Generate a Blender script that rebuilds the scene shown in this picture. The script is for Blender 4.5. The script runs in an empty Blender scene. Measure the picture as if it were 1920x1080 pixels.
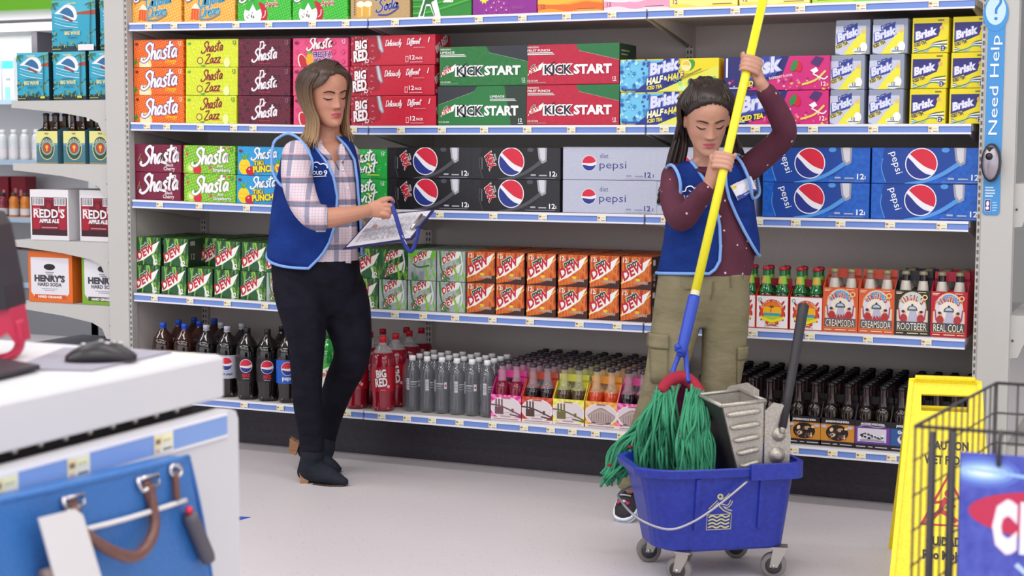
import bpy, bmesh, math, random
from math import sin, cos, pi, radians, sqrt, atan2, acos
from mathutils import Vector, Matrix, Euler
random.seed(7)
S = bpy.context.scene
COL = S.collection

# ---------------------------------------------------------------- camera, world, lights, exposure
FPX, PITCH, ROLL, YAW = 2907.05, .089, .0033, -.4158
CAM = Vector((3.1809, -5.7287, 1.3319))
FW = Vector((sin(YAW)*cos(PITCH), cos(YAW)*cos(PITCH), -sin(PITCH)))
_r = Vector((cos(YAW), -sin(YAW), 0)); _u = _r.cross(FW)
RT = _r*cos(ROLL) + _u*sin(ROLL)
UP = -_r*sin(ROLL) + _u*cos(ROLL)
cd = bpy.data.cameras.new('camera'); cam = bpy.data.objects.new('camera', cd); COL.objects.link(cam)
cam.matrix_world = Matrix(((RT.x, UP.x, -FW.x, CAM.x), (RT.y, UP.y, -FW.y, CAM.y), (RT.z, UP.z, -FW.z, CAM.z), (0, 0, 0, 1)))
cd.sensor_width = 36; cd.lens = FPX/1920*36; cd.clip_start = .05; cd.clip_end = 100
cd.dof.use_dof = True; cd.dof.focus_distance = 5.9; cd.dof.aperture_fstop = 4.6
S.camera = cam
W = bpy.data.worlds.new('world'); S.world = W; W.use_nodes = True
W.node_tree.nodes['Background'].inputs[0].default_value = (.93, .94, 1, 1)
W.node_tree.nodes['Background'].inputs[1].default_value = 1.6
def area(name, loc, sx, sy, power, col=(1, .975, .96), rot=(0, 0, 0)):
    l = bpy.data.lights.new(name, 'AREA'); l.shape = 'RECTANGLE'; l.size = sx; l.size_y = sy; l.energy = power; l.color = col
    o = bpy.data.objects.new(name, l); o.location = loc; o.rotation_euler = rot; COL.objects.link(o); return o
for i, y in enumerate((-1.5, -3.4, -5.4, -7.6)):
    for j, x in enumerate((-4.4, -1.0, 2.4, 5.8)):
        area('ceiling_lamp', (x, y, 3.55), 2.6, .32, (33, 42, 48, 50)[i])
for x in (-6.2, -3.2, 0, 3): area('ceiling_lamp', (x, 2.6, 3.55), 2.4, .32, 36)
S.view_settings.view_transform = 'Standard'; S.view_settings.look = 'None'
S.view_settings.exposure = -0.12; S.view_settings.gamma = 1; S.view_settings.use_curve_mapping = False

# ---------------------------------------------------------------- materials
def lin(c):
    if isinstance(c, str):
        c = c.lstrip('#'); c = [int(c[i:i+2], 16)/255 for i in (0, 2, 4)]
    return tuple((v/12.92 if v <= .04045 else ((v+.055)/1.055)**2.4) for v in c[:3]) + (1,)
_M = {}
def mat(c, rough=.5, metal=0, coat=0, trans=0, alpha=1, spec=.5, emit=0):
    k = (c, rough, metal, coat, trans, alpha, spec, emit)
    if k in _M: return _M[k]
    m = bpy.data.materials.new('paint_' + str(c).lstrip('#')); m.use_nodes = True
    b = m.node_tree.nodes['Principled BSDF']; I = b.inputs
    I['Base Color'].default_value = lin(c); I['Roughness'].default_value = rough; I['Metallic'].default_value = metal
    I['Coat Weight'].default_value = coat; I['Transmission Weight'].default_value = trans; I['Alpha'].default_value = alpha
    I['Specular IOR Level'].default_value = spec
    if emit: I['Emission Color'].default_value = lin(c); I['Emission Strength'].default_value = emit
    _M[k] = m; return m
class N:
    """tiny node-graph helper around a principled material"""
    def __init__(s, name, rough=.5, **kw):
        s.m = bpy.data.materials.new(name); s.m.use_nodes = True; s.t = s.m.node_tree
        s.b = s.t.nodes['Principled BSDF']; s.b.inputs['Roughness'].default_value = rough
        for k, v in kw.items(): s.b.inputs[k.replace('_', ' ')].default_value = v
    def n(s, typ, **kw):
        x = s.t.nodes.new(typ)
        for k, v in kw.items(): setattr(x, k, v)
        return x
    def link(s, a, b): s.t.links.new(a, b)
    def coord(s, scale=(1, 1, 1), rot=(0, 0, 0), loc=(0, 0, 0)):
        tc = s.n('ShaderNodeTexCoord'); mp = s.n('ShaderNodeMapping')
        mp.inputs['Scale'].default_value = scale; mp.inputs['Rotation'].default_value = rot; mp.inputs['Location'].default_value = loc
        s.link(tc.outputs['Object'], mp.inputs['Vector']); return mp.outputs['Vector']
    def math(s, op, a, b=None):
        x = s.n('ShaderNodeMath', operation=op)
        for i, v in enumerate((a, b)):
            if v is None: continue
            if isinstance(v, (int, float)): x.inputs[i].default_value = v
            else: s.link(v, x.inputs[i])
        return x.outputs[0]
    def ramp(s, fac, stops, interp='LINEAR'):
        r = s.n('ShaderNodeValToRGB'); r.color_ramp.interpolation = interp
        e = r.color_ramp.elements
        while len(e) < len(stops): e.new(.5)
        for el, (p, c) in zip(e, stops): el.position = p; el.color = lin(c)
        s.link(fac, r.inputs[0]); return r.outputs[0]
    def mix(s, fac, a, b):
        x = s.n('ShaderNodeMix', data_type='RGBA')
        if isinstance(fac, (int, float)): x.inputs[0].default_value = fac
        else: s.link(fac, x.inputs[0])
        for i, v in ((6, a), (7, b)):
            if isinstance(v, str): x.inputs[i].default_value = lin(v)
            else: s.link(v, x.inputs[i])
        return x.outputs[2]
    def noise(s, vec, scale, detail=2, rough=.5):
        x = s.n('ShaderNodeTexNoise'); x.inputs['Scale'].default_value = scale; x.inputs['Detail'].default_value = detail
        x.inputs['Roughness'].default_value = rough; s.link(vec, x.inputs['Vector']); return x.outputs['Fac']
    def vor(s, vec, scale, rand=0., out='Distance'):
        x = s.n('ShaderNodeTexVoronoi'); x.inputs['Scale'].default_value = scale; x.inputs['Randomness'].default_value = rand
        s.link(vec, x.inputs['Vector']); return x.outputs[out]
    def col(s, c): s.link(c, s.b.inputs['Base Color']); return s
    def bump(s, h, st=.3, dist=.01):
        x = s.n('ShaderNodeBump'); x.inputs['Strength'].default_value = st; x.inputs['Distance'].default_value = dist
        s.link(h, x.inputs['Height']); s.link(x.outputs[0], s.b.inputs['Normal']); return s
def dots_mat(name, base, dot, scale, size, dot2=None, size2=.2, rough=.45, squash=1):
    g = N(name, rough); v = g.coord((1, 0, 1*squash), (0, radians(20), 0))
    f = g.math('LESS_THAN', g.vor(v, scale, .12), size)
    c = g.mix(f, base, dot)
    if dot2:
        f2 = g.math('LESS_THAN', g.vor(v, scale*.37, .8), size2); c = g.mix(f2, c, dot2)
    return g.col(c).m
def noise_mat(name, stops, scale=(8, 8, 8), rough=.5, rot=(0, 0, 0), detail=3, nscale=1, **kw):
    g = N(name, rough, **kw); return g.col(g.ramp(g.noise(g.coord(scale, rot), nscale, detail), stops)).m

# ---------------------------------------------------------------- mesh builder
def tag(o, label=None, cat=None, group=None, kind=None):
    if label: o['label'] = label
    if cat: o['category'] = cat
    if group: o['group'] = group
    if kind: o['kind'] = kind
    return o
def empty(name, loc=(0, 0, 0), rz=0, label=None, cat=None, group=None):
    o = bpy.data.objects.new(name, None); o.location = loc; o.rotation_euler = (0, 0, rz); o.empty_display_size = .05
    COL.objects.link(o); return tag(o, label, cat, group)
def cr(pts, n=6, closed=False):
    """Catmull-Rom through points of any dimension"""
    P = [tuple(p) for p in pts]; out = []; L = len(P)
    if L < 3 and not closed:
        return [tuple(a+(b-a)*k/n for a, b in zip(P[0], P[1])) for k in range(n+1)]
    for i in range(L if closed else L-1):
        p0, p1, p2, p3 = (P[(i-1) % L], P[i], P[(i+1) % L], P[(i+2) % L]) if closed else (P[max(i-1, 0)], P[i], P[i+1], P[min(i+2, L-1)])
        for k in range(n):
            t = k/n
            out.append(tuple(.5*(2*b+(c-a)*t+(2*a-5*b+4*c-d)*t*t+(3*b-a-3*c+d)*t**3) for a, b, c, d in zip(p0, p1, p2, p3)))
    if not closed: out.append(P[-1])
    return out
class MB:
    def __init__(s): s.v = []; s.f = []; s.mi = []; s.mats = []; s.sm = []
    def m(s, mt):
        if mt not in s.mats: s.mats.append(mt)
        return s.mats.index(mt)
    def add(s, vs, fs, mt, smooth=False):
        b = len(s.v); i = s.m(mt); s.v += [tuple(v) for v in vs]
        for f in fs: s.f.append(tuple(b+k for k in f)); s.mi.append(i); s.sm.append(smooth)
        return s
    def box(s, c, d, mt, bev=0, rot=None, taper=1):
        x, y, z = d[0]/2, d[1]/2, d[2]/2
        if bev <= 0:
            vs = [(-x, -y, -z), (x, -y, -z), (x, y, -z), (-x, y, -z), (-x*taper, -y*taper, z), (x*taper, -y*taper, z), (x*taper, y*taper, z), (-x*taper, y*taper, z)]
            fs = [(3, 2, 1, 0), (4, 5, 6, 7), (0, 1, 5, 4), (1, 2, 6, 5), (2, 3, 7, 6), (3, 0, 4, 7)]
        else:
            bm = bmesh.new(); bmesh.ops.create_cube(bm, size=1)
            for v in bm.verts:
                t = taper if v.co.z > 0 else 1
                v.co = (v.co.x*2*x*t, v.co.y*2*y*t, v.co.z*2*z)
            bmesh.ops.bevel(bm, geom=list(bm.edges), offset=bev, segments=2, profile=.5, affect='EDGES')
            bm.verts.index_update(); vs = [tuple(v.co) for v in bm.verts]; fs = [tuple(v.index for v in f.verts) for f in bm.faces]; bm.free()
        M = rot if rot is not None else Matrix.Identity(3)
        c = Vector(c); return s.add([M @ Vector(v) + c for v in vs], fs, mt)
    def prism(s, pts, axis, a, b, mt, smooth=False):
        """2-D outline extruded along axis ('x','y','z') from a to b"""
        def P(p, t): return {'x': (t, p[0], p[1]), 'y': (p[0], t, p[1]), 'z': (p[0], p[1], t)}[axis]
        n = len(pts); vs = [P(p, a) for p in pts] + [P(p, b) for p in pts]
        fs = [tuple(range(n))[::-1], tuple(range(n, 2*n))]
        s.add(vs, fs, mt); return s.add(vs, [(i, (i+1) % n, n+(i+1) % n, n+i) for i in range(n)], mt, smooth)
    def lathe(s, prof, mt, seg=20, c=(0, 0, 0), smooth=True, cap=True, ang=(0, 2*pi), axis=None):
        full = abs(ang[1]-ang[0]-2*pi) < 1e-6; k = seg if full else seg+1
        vs = []; fs = []; Mx = axis or Matrix.Identity(3); c = Vector(c)
        for r, z in prof:
            for i in range(k):
                a = ang[0]+(ang[1]-ang[0])*i/seg; vs.append(Mx @ Vector((r*cos(a), r*sin(a), z)) + c)
        for j in range(len(prof)-1):
            for i in range(seg):
                a, b = j*k+i, j*k+(i+1) % k; fs.append((a, b, b+k, a+k))
        if cap and full: fs += [tuple(range(k))[::-1], tuple(range((len(prof)-1)*k, len(prof)*k))]
        return s.add(vs, fs, mt, smooth)
    def tube(s, pts, rad, mt, seg=8, n=0, smooth=True, flat=1, cap=True, up=None):
        """swept tube; rad a number or one per point; flat squashes the second axis"""
        P = [Vector(p) for p in pts]; Rr = [rad]*len(P) if isinstance(rad, (int, float)) else list(rad)
        if n:
            q = cr([(*p, r) for p, r in zip(P, Rr)], n); P = [Vector(x[:3]) for x in q]; Rr = [max(x[3], 1e-4) for x in q]
        vs = []; fs = []; prev = None
        for i, p in enumerate(P):
            t = (P[min(i+1, len(P)-1)] - P[max(i-1, 0)]).normalized()
            if prev is None:
                a = Vector(up) if up else (Vector((0, 0, 1)) if abs(t.z) < .9 else Vector((1, 0, 0)))
                e1 = (a - t*a.dot(t)).normalized()
            else:
                e1 = (prev - t*prev.dot(t)); e1 = e1.normalized() if e1.length > 1e-6 else prev
            prev = e1; e2 = t.cross(e1)
            for k in range(seg):
                an = 2*pi*k/seg; vs.append(p + e1*(Rr[i]*flat*cos(an)) + e2*(Rr[i]*sin(an)))
        for i in range(len(P)-1):
            for k in range(seg):
                a, b = i*seg+k, i*seg+(k+1) % seg; fs.append((a, b, b+seg, a+seg))
        if cap: fs += [tuple(range(seg))[::-1], tuple(range((len(P)-1)*seg, len(P)*seg))]
        return s.add(vs, fs, mt, smooth)
    def loft(s, rings, mt, smooth=True, cap=True):
        k = len(rings[0]); vs = [v for r in rings for v in r]; fs = []
        for j in range(len(rings)-1):
            for i in range(k):
                a, b = j*k+i, j*k+(i+1) % k; fs.append((a, b, b+k, a+k))
        if cap: fs += [tuple(range(k))[::-1], tuple(range((len(rings)-1)*k, len(rings)*k))]
        return s.add(vs, fs, mt, smooth)
    def ball(s, c, r, mt, seg=12, rings=8, M=None):
        vs = []; fs = []; r = (r, r, r) if isinstance(r, (int, float)) else r; c = Vector(c); M = M or Matrix.Identity(3)
        for j in range(rings+1):
            t = pi*j/rings
            for i in range(seg):
                a = 2*pi*i/seg; vs.append(M @ Vector((r[0]*sin(t)*cos(a), r[1]*sin(t)*sin(a), r[2]*cos(t))) + c)
        for j in range(rings):
            for i in range(seg):
                a, b = j*seg+i, j*seg+(i+1) % seg; fs.append((a+seg, b+seg, b, a))
        return s.add(vs, fs, mt, smooth=True)
    def mesh(s, name):
        me = bpy.data.meshes.new(name); me.from_pydata(s.v, [], s.f)
        for m in s.mats: me.materials.append(m)
        me.polygons.foreach_set('material_index', s.mi); me.polygons.foreach_set('use_smooth', s.sm); me.validate(); me.update(); return me
    def build(s, name, parent=None, loc=None, label=None, cat=None, group=None, kind=None):
        o = bpy.data.objects.new(name, s.mesh(name)); COL.objects.link(o)
        if parent is not None: o.parent = parent
        if loc is not None: o.location = loc
        return tag(o, label, cat, group, kind)
def copy_tree(o, parent=None):
    c = o.copy(); COL.objects.link(c)
    if parent is not None: c.parent = parent
    for ch in list(o.children): copy_tree(ch, c)
    return c
class Proto:
    """first use hands out the thing itself, later uses copies of it and of its parts"""
    def __init__(s, o): s.o = o; s.used = False
    def get(s):
        if not s.used: s.used = True; return s.o
        return copy_tree(s.o)

# ---------------------------------------------------------------- flat print on real faces
_T = {}
def text2d(txt, bold=0.0, res=2):
    k = (txt, bold, res)
    if k in _T: return _T[k]
    cu = bpy.data.curves.new('t', 'FONT'); cu.body = txt; cu.size = 1; cu.offset = bold; cu.resolution_u = res; cu.fill_mode = 'FRONT'
    o = bpy.data.objects.new('t', cu); COL.objects.link(o); dg = bpy.context.evaluated_depsgraph_get(); dg.update()
    me = o.evaluated_get(dg).to_mesh(); vs = [(v.co.x, v.co.y) for v in me.vertices]; fs = [tuple(p.vertices) for p in me.polygons]
    o.evaluated_get(dg).to_mesh_clear(); bpy.data.objects.remove(o); bpy.data.curves.remove(cu)
    x0 = min(v[0] for v in vs); x1 = max(v[0] for v in vs)
    vs = [((a-x0)/.7, b/.7) for a, b in vs]; _T[k] = (vs, fs, (x1-x0)/.7); return _T[k]
def clip(poly, w, h):
    for ax, lim, sg in ((0, 0, 1), (0, w, -1), (1, 0, 1), (1, h, -1)):
        out = []; L = len(poly)
        for i in range(L):
            a, b = poly[i-1], poly[i]; da, db = (a[ax]-lim)*sg, (b[ax]-lim)*sg
            if (da >= 0) != (db >= 0):
                t = da/(da-db); out.append((a[0]+(b[0]-a[0])*t, a[1]+(b[1]-a[1])*t))
            if db >= 0: out.append(b)
        poly = out
        if len(poly) < 3: return []
    return poly
class Print:
    """2-D drawing in millimetres, origin lower left of a w x h face; fn maps (u, v, lift) to 3-D"""
    def __init__(s, w, h, fn=None):
        s.w, s.h = w, h; s.mb = MB(); s.k = 0; s.strip = 0
        s.fn = fn or (lambda u, v, e: ((u-w/2)*.001, -e, v*.001))
    def _put(s, polys, c, rough=.45):
        mt = c if isinstance(c, bpy.types.Material) else mat(c, rough); s.k += 1; e = .0004 + .00007*s.k
        for p in polys:
            inside = all(0 <= a <= s.w and 0 <= b <= s.h for a, b in p)
            q = p if inside else clip(p, s.w, s.h)
            if s.strip and len(q) >= 3:
                a0 = min(a for a, b in q); a1 = max(a for a, b in q)
                if a1-a0 > s.strip:
                    k = int(math.ceil((a1-a0)/s.strip)); dx = (a1-a0)/k
                    for i in range(k):
                        o = a0+dx*i; t = clip([(a-o, b) for a, b in q], dx, s.h)
                        if len(t) >= 3: s.mb.add([s.fn(a+o, b, e) for a, b in t], [tuple(range(len(t)))], mt)
                    continue
            if len(q) >= 3: s.mb.add([s.fn(a, b, e) for a, b in q], [tuple(range(len(q)))], mt)
        return s
    def poly(s, pts, c): return s._put([pts], c)
    def rect(s, x, y, w, h, c): return s._put([[(x, y), (x+w, y), (x+w, y+h), (x, y+h)]], c)
    def ell(s, x, y, rx, c, ry=None, n=20, rot=0, a0=0, a1=2*pi):
        ry = ry or rx; pts = []
        for i in range(n + (0 if a1-a0 > 6.28 else 1)):
            a = a0+(a1-a0)*i/n; p, q = rx*cos(a), ry*sin(a); pts.append((x+p*cos(rot)-q*sin(rot), y+p*sin(rot)+q*cos(rot)))
        return s._put([pts], c)
    def ring(s, x, y, r0, r1, c, n=24):
        ps = [[(x+r*cos(2*pi*(i+d)/n), y+r*sin(2*pi*(i+d)/n)) for r, d in ((r0, 0), (r1, 0), (r1, 1), (r0, 1))] for i in range(n)]
        return s._put(ps, c)
    def text(s, t, x, y, h, c, w=None, shear=0, rot=0, bold=.02, out=None, ow=.06, anchor='l', res=2):
        """cap height h, baseline start (x, y); w squeezes to that width; out paints an outline first"""
        vs, fs, tw = text2d(t, bold, res); sx = (w/tw) if w else h; W = tw*sx
        dx = {'l': 0, 'c': -W/2, 'r': -W}[anchor]
        def put(vs, fs, c):
            pts = []
            for a, b in vs:
                p, q = a*sx+dx+b*h*shear, b*h; pts.append((x+p*cos(rot)-q*sin(rot), y+p*sin(rot)+q*cos(rot)))
            s._put([[pts[i] for i in f] for f in fs], c)
        if out:
            vo, fo, two = text2d(t, bold+ow, res); d = (two-tw)/2
            put([(a-d, b) for a, b in vo], fo, out)
        put(vs, fs, c); return s
    def stroke(s, pts, width, c, n=5, closed=False):
        q = cr(pts, n, closed) if n else list(pts); ps = []; L = len(q)
        ws = width if isinstance(width, (list, tuple)) else None
        def wd(i): return (ws[0]+(ws[1]-ws[0])*i/L if ws else width)/2
        nm = []
        for i in range(L):
            a, b = (q[i-1], q[(i+1) % L]) if closed else (q[max(i-1, 0)], q[min(i+1, L-1)])
            d = sqrt((b[0]-a[0])**2+(b[1]-a[1])**2) or 1; nm.append((-(b[1]-a[1])/d, (b[0]-a[0])/d))
        for i in range(L if closed else L-1):
            j = (i+1) % L; a, b = q[i], q[j]; wa, wb = wd(i), wd(j)
            ps.append([(a[0]+nm[i][0]*wa, a[1]+nm[i][1]*wa), (a[0]-nm[i][0]*wa, a[1]-nm[i][1]*wa), (b[0]-nm[j][0]*wb, b[1]-nm[j][1]*wb), (b[0]+nm[j][0]*wb, b[1]+nm[j][1]*wb)])
        return s._put(ps, c)
    def lines(s, x, y, w, h, n, c, seed=1):
        """a block of print too small to read"""
        rg = random.Random(seed)
        for i in range(n): s.rect(x, y+h*i/n, w*rg.uniform(.7, 1), h/n*.5, c)
        return s
    def script(s, word, x, y, h, c, out=None, wt=.13, ow=.12, shear=.25, rot=.14, sq=1):
        for col, k in (((out, wt+ow),) if out else ()) + ((c, wt),):
            x0 = 0
            for ch in word:
                st, adv = GL[ch]
                for line in st:
                    pts = []
                    for a, b in line:
                        p, q = ((a+x0)*sq+b*shear)*h, b*h; pts.append((x+p*cos(rot)-q*sin(rot), y+p*sin(rot)+q*cos(rot)))
                    s.stroke(pts, k*h, col, 4)
                x0 += adv
        return s
GL = {  # brush-script strokes, cap height 1
 'S': ([[(.72, .86), (.55, 1.04), (.3, .95), (.22, .74), (.4, .54), (.55, .34), (.42, .08), (.12, -.06), (-.12, .06), (-.05, .2)]], .72),
 'h': ([[(.05, 1.0), (.02, .5), (.0, .0)], [(.0, .2), (.12, .46), (.28, .5), (.3, .3), (.3, .06), (.42, .02)]], .46),
 'a': ([[(.34, .46), (.18, .52), (.02, .3), (.06, .04), (.2, .06), (.34, .36), (.36, .48), (.34, .1), (.46, .02)]], .5),
 's': ([[(.32, .44), (.2, .54), (.08, .42), (.18, .28), (.28, .14), (.16, -.02), (-.02, .04)]], .4),
 't': ([[(.14, 1.02), (.1, .4), (.1, .06), (.24, .02)], [(-.16, .68), (.42, .78)]], .38),
 'w': ([[(.0, .5), (.06, .06), (.2, .3), (.26, .06), (.42, .5), (.5, .46)]], .56),
 'i': ([[(.06, .5), (.04, .06), (.16, .02)], [(.08, .7), (.09, .76)]], .24),
 'T': ([[(-.1, .86), (.3, .98), (.72, .9)], [(.34, .95), (.26, .4), (.2, .0)]], .5),
 'Z': ([[(.0, .9), (.5, .96), (.3, .5), (.02, .04), (.56, .0)]], .6),
 'z': ([[(.0, .48), (.32, .5), (.16, .24), (.0, .02), (.36, .0)]], .42),
 'D': ([[(.1, .96), (.04, .0)], [(-.1, .9), (.4, .98), (.62, .6), (.46, .1), (-.04, .0)]], .7),
 'r': ([[(.02, .5), (.0, .0)], [(.01, .26), (.12, .48), (.28, .48)]], .3),
 'o': ([[(.2, .5), (.02, .3), (.1, .02), (.3, .1), (.32, .4), (.2, .5), (.4, .44)]], .44),
 'd': ([[(.3, .46), (.1, .5), (.0, .2), (.14, .02), (.3, .2)], [(.38, 1.0), (.32, .3), (.42, .02)]], .5),
 'C': ([[(.6, .84), (.4, 1.0), (.08, .7), (.06, .2), (.3, -.02), (.62, .18)]], .66),
 'l': ([[(.1, .1), (.24, .8), (.12, 1.0), (.06, .5), (.1, .06), (.22, .02)]], .26),
 'e': ([[(.02, .24), (.3, .36), (.2, .52), (.02, .3), (.1, .02), (.36, .1)]], .4),
 'u': ([[(.0, .5), (.02, .08), (.2, .06), (.34, .5), (.34, .08), (.46, .02)]], .5),
 'm': ([[(.0, .5), (.0, .0)], [(.0, .3), (.14, .5), (.22, .3), (.22, .0)], [(.22, .3), (.36, .5), (.46, .3), (.46, .04), (.56, .02)]], .6),
 'n': ([[(.0, .5), (.0, .0)], [(.0, .3), (.16, .5), (.28, .36), (.28, .06), (.4, .02)]], .44),
 'f': ([[(.4, .92), (.26, 1.0), (.14, .7), (.1, .0), (.02, -.3)], [(-.06, .48), (.34, .54)]], .34),
 'y': ([[(.0, .5), (.06, .12), (.28, .2), (.32, .5)], [(.32, .5), (.28, -.1), (.1, -.34), (-.06, -.2)]], .44),
 'v': ([[(.0, .5), (.12, .02), (.34, .5)]], .38),
 'c': ([[(.32, .4), (.16, .5), (.0, .24), (.12, .0), (.34, .1)]], .38),
 'p': ([[(.06, .5), (.0, -.36)], [(.04, .36), (.22, .52), (.34, .26), (.2, .0), (.02, .08)]], .44),
 ' ': ([], .3),
}
# ---------------------------------------------------------------- the setting
def at(px, py, Y=0.):
    """the point of the upright plane y = Y that was measured at this spot of the photograph"""
    d = FW + RT*((px-960)/FPX) - UP*((py-540)/FPX); return CAM + d*((Y-CAM.y)/d.y)
def dp(px, py, D):
    """the point measured at this spot, D metres in front of the lens"""
    return CAM + (FW + RT*((px-960)/FPX) - UP*((py-540)/FPX))*D
def floor_mat():
    g = N('speckled_vinyl', .38); v = g.coord()
    a = g.ramp(g.noise(v, 260, 2, .7), [(.3, '#a8a2a6'), (.42, '#cdc7cc'), (.6, '#d8d2d5'), (.75, '#e4dfdf')])
    b = g.ramp(g.noise(v, 1.2, 3), [(.3, '#c2bcc3'), (.7, '#cdc8c8')])
    c = g.mix(.4, a, b)
    d = g.math('LESS_THAN', g.vor(v, 42, 1.), .09); return g.col(g.mix(d, c, '#8a8084')).m
FLOOR = floor_mat()
MB().box((0, -1, -.05), (26, 24, .1), FLOOR).build('floor', kind='structure')
MB().box((0, -1, 3.75), (26, 24, .1), mat('#c9c9c6', .9)).build('ceiling', kind='structure')
MB().box((0, 8.6, 1.85), (26, .1, 3.7), mat('#c4c6c4', .8)).build('wall_back', kind='structure')
MB().box((-12.6, -1, 1.85), (.1, 24, 3.7), mat('#c4c6c4', .8)).build('wall_left', kind='structure')

# ---------------------------------------------------------------- aisle shelving
ENAMEL = noise_mat('grey_enamel', [(.3, '#d2c9c4'), (.7, '#dad2cd')], nscale=30, rough=.6)
WHITE = noise_mat('white_enamel', [(.3, '#b4b3b1'), (.55, '#bdbcb9'), (.7, '#c4c3c0')], nscale=140, rough=.55)
DECK = mat('#d0cac6', .5); DARK = mat('#17141c', .6); SLOT = mat('#1d1a1d', .9)
BLUE = mat('#6d8bd0', .35); LIP = mat('#e3e2ea', .3); KICK = noise_mat('dark_kick_plate', [(.35, '#241f2b'), (.65, '#2e2835')], nscale=9, rough=.5)
ZS = (1.8706, 1.4286, 1.0817, .6584, .234); DEL = .0164; SW = 1.22
TAGS = {
 (0, 0): (277, 325, 379, 441.5, 503, 585, 647.5), (1, 0): (740, 818, 897, 979, 1062, 1147), (2, 0): (1272.5, 1378, 1500, 1614, 1750),
 (0, 1): (275, 312, 375, 437.5, 474, 662), (1, 1): (751, 828, 907, 988, 1070.5, 1164), (2, 1): (1245, 1416, 1524, 1637, 1750),
 (0, 2): (299, 373, 462), (1, 2): (744, 824, 924.5, 1017, 1127.5), (2, 2): (1247, 1422, 1492, 1576, 1669, 1766),
 (0, 3): (289.5, 356, 426, 496), (1, 3): (740, 793, 853, 923, 993, 1086, 1157), (2, 3): (1412, 1519, 1628, 1738),
 (0, 4): (457.5, 525, 651), (1, 4): (715, 762.5, 810, 861, 923, 982, 1032, 1073, 1116, 1165), (2, 4): (1489, 1562, 1615, 1673)}
YTAG = (28, 243, 405, 600, 800)
def tag_mesh():
    m = MB(); m.box((0, 0, 0), (.036, .0012, .024), mat('#e9e6d8', .4))
    p = Print(36, 24, lambda u, v, e: ((u-18)*.001, -.0006-e, (v-12)*.001))
    p.rect(1, 8, 12, 15, '#efdca8').rect(2.5, 12, 9, 6, '#7d6a52').rect(14, 12, 20, 10, '#eee9bb').rect(16, 3, 17, 2.5, '#6d6a7c').rect(16, 14, 15, 2, '#b9b392').rect(2, 2, 8, 4, '#d9a28c')
    b = len(m.v); m.add(p.mb.v, p.mb.f, mat('#e9e6d8', .4)); k = len(m.f)-len(p.mb.f)
    for i, mi in enumerate(p.mb.mi): m.mi[k+i] = m.m(p.mb.mats[mi])
    return m.mesh('price_tag')
TAGM = tag_mesh()
def rail_mb(L, y=0, tilt=.006):
    m = MB()
    for z0, z1, mt, o in ((-.0085, .0005, LIP, .004), (-.030, -.0085, BLUE, 0), (-.0365, -.030, LIP, .003)):
        m.prism([(y-.012-o-tilt*(-z0*10), z0), (y, z0), (y, z1), (y-.012-o-tilt*(-z1*10), z1)], 'x', -L+.004, -.004, mt)
    return m
for si in range(3):
    X1 = si*SW
    sec = empty('shelving_section', (X1, 0, 0), label=('grey shelving section at the left end of the soda aisle', 'middle grey shelving section holding energy drink and diet cola cartons', 'grey shelving section at the right end holding iced tea cartons')[si], cat='shelving', group='shelving sections of the soda aisle')
    m = MB()
    for z0, z1 in ((.2, .66), (.665, 1.08), (1.085, 1.43), (1.435, 1.87), (1.875, 2.3)): m.box((-SW/2, .575, (z0+z1)/2), (SW-.01, .03, z1-z0), ENAMEL)
    m.build('back_panel', sec)
    MB().box((-SW/2, .16, .1), (SW, .02, .2), KICK).build('kick_plate', sec)
    for x in ((-SW, 0) if si == 0 else (0,)):
        m = MB(); m.box((x, .55, 1.2), (.034, .03, 2.2), ENAMEL)
        for k in range(84):
            z = .24+k*.0254
            m.box((x-.007, .5345, z), (.0045, .002, .014), SLOT); m.box((x+.007, .5345, z), (.0045, .002, .014), SLOT)
        m.build('slotted_upright', sec, loc=None)
    for k in range(5):
        yb = -.0545 if k == 4 else 0
        m = MB(); m.box((-SW/2, (.555+yb)/2, -.012), (SW-.008, .555-yb, .024), DECK)
        if k < 4:
            for x in (-SW+.014, -.014): m.prism([(.02, -.024), (.545, -.024), (.545, -.115), (.46, -.10), (.02, -.036)], 'x', x-.002, x+.002, ENAMEL)
        sh = m.build('shelf', sec, (0, 0, ZS[k]))
        if si == 0 and k < 4: sh.rotation_euler = (0, DEL, 0)
        rail_mb(SW, yb).build('price_rail', sh)
        for px in TAGS[(si, k)]:
            p = at(px, YTAG[k], yb-.02)
            o = bpy.data.objects.new('price_tag', TAGM); COL.objects.link(o); o.parent = sh; o.location = (p.x-X1, yb-.0165, -.0185); o.rotation_euler = (radians(-3), 0, random.uniform(-.02, .02))

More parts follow.
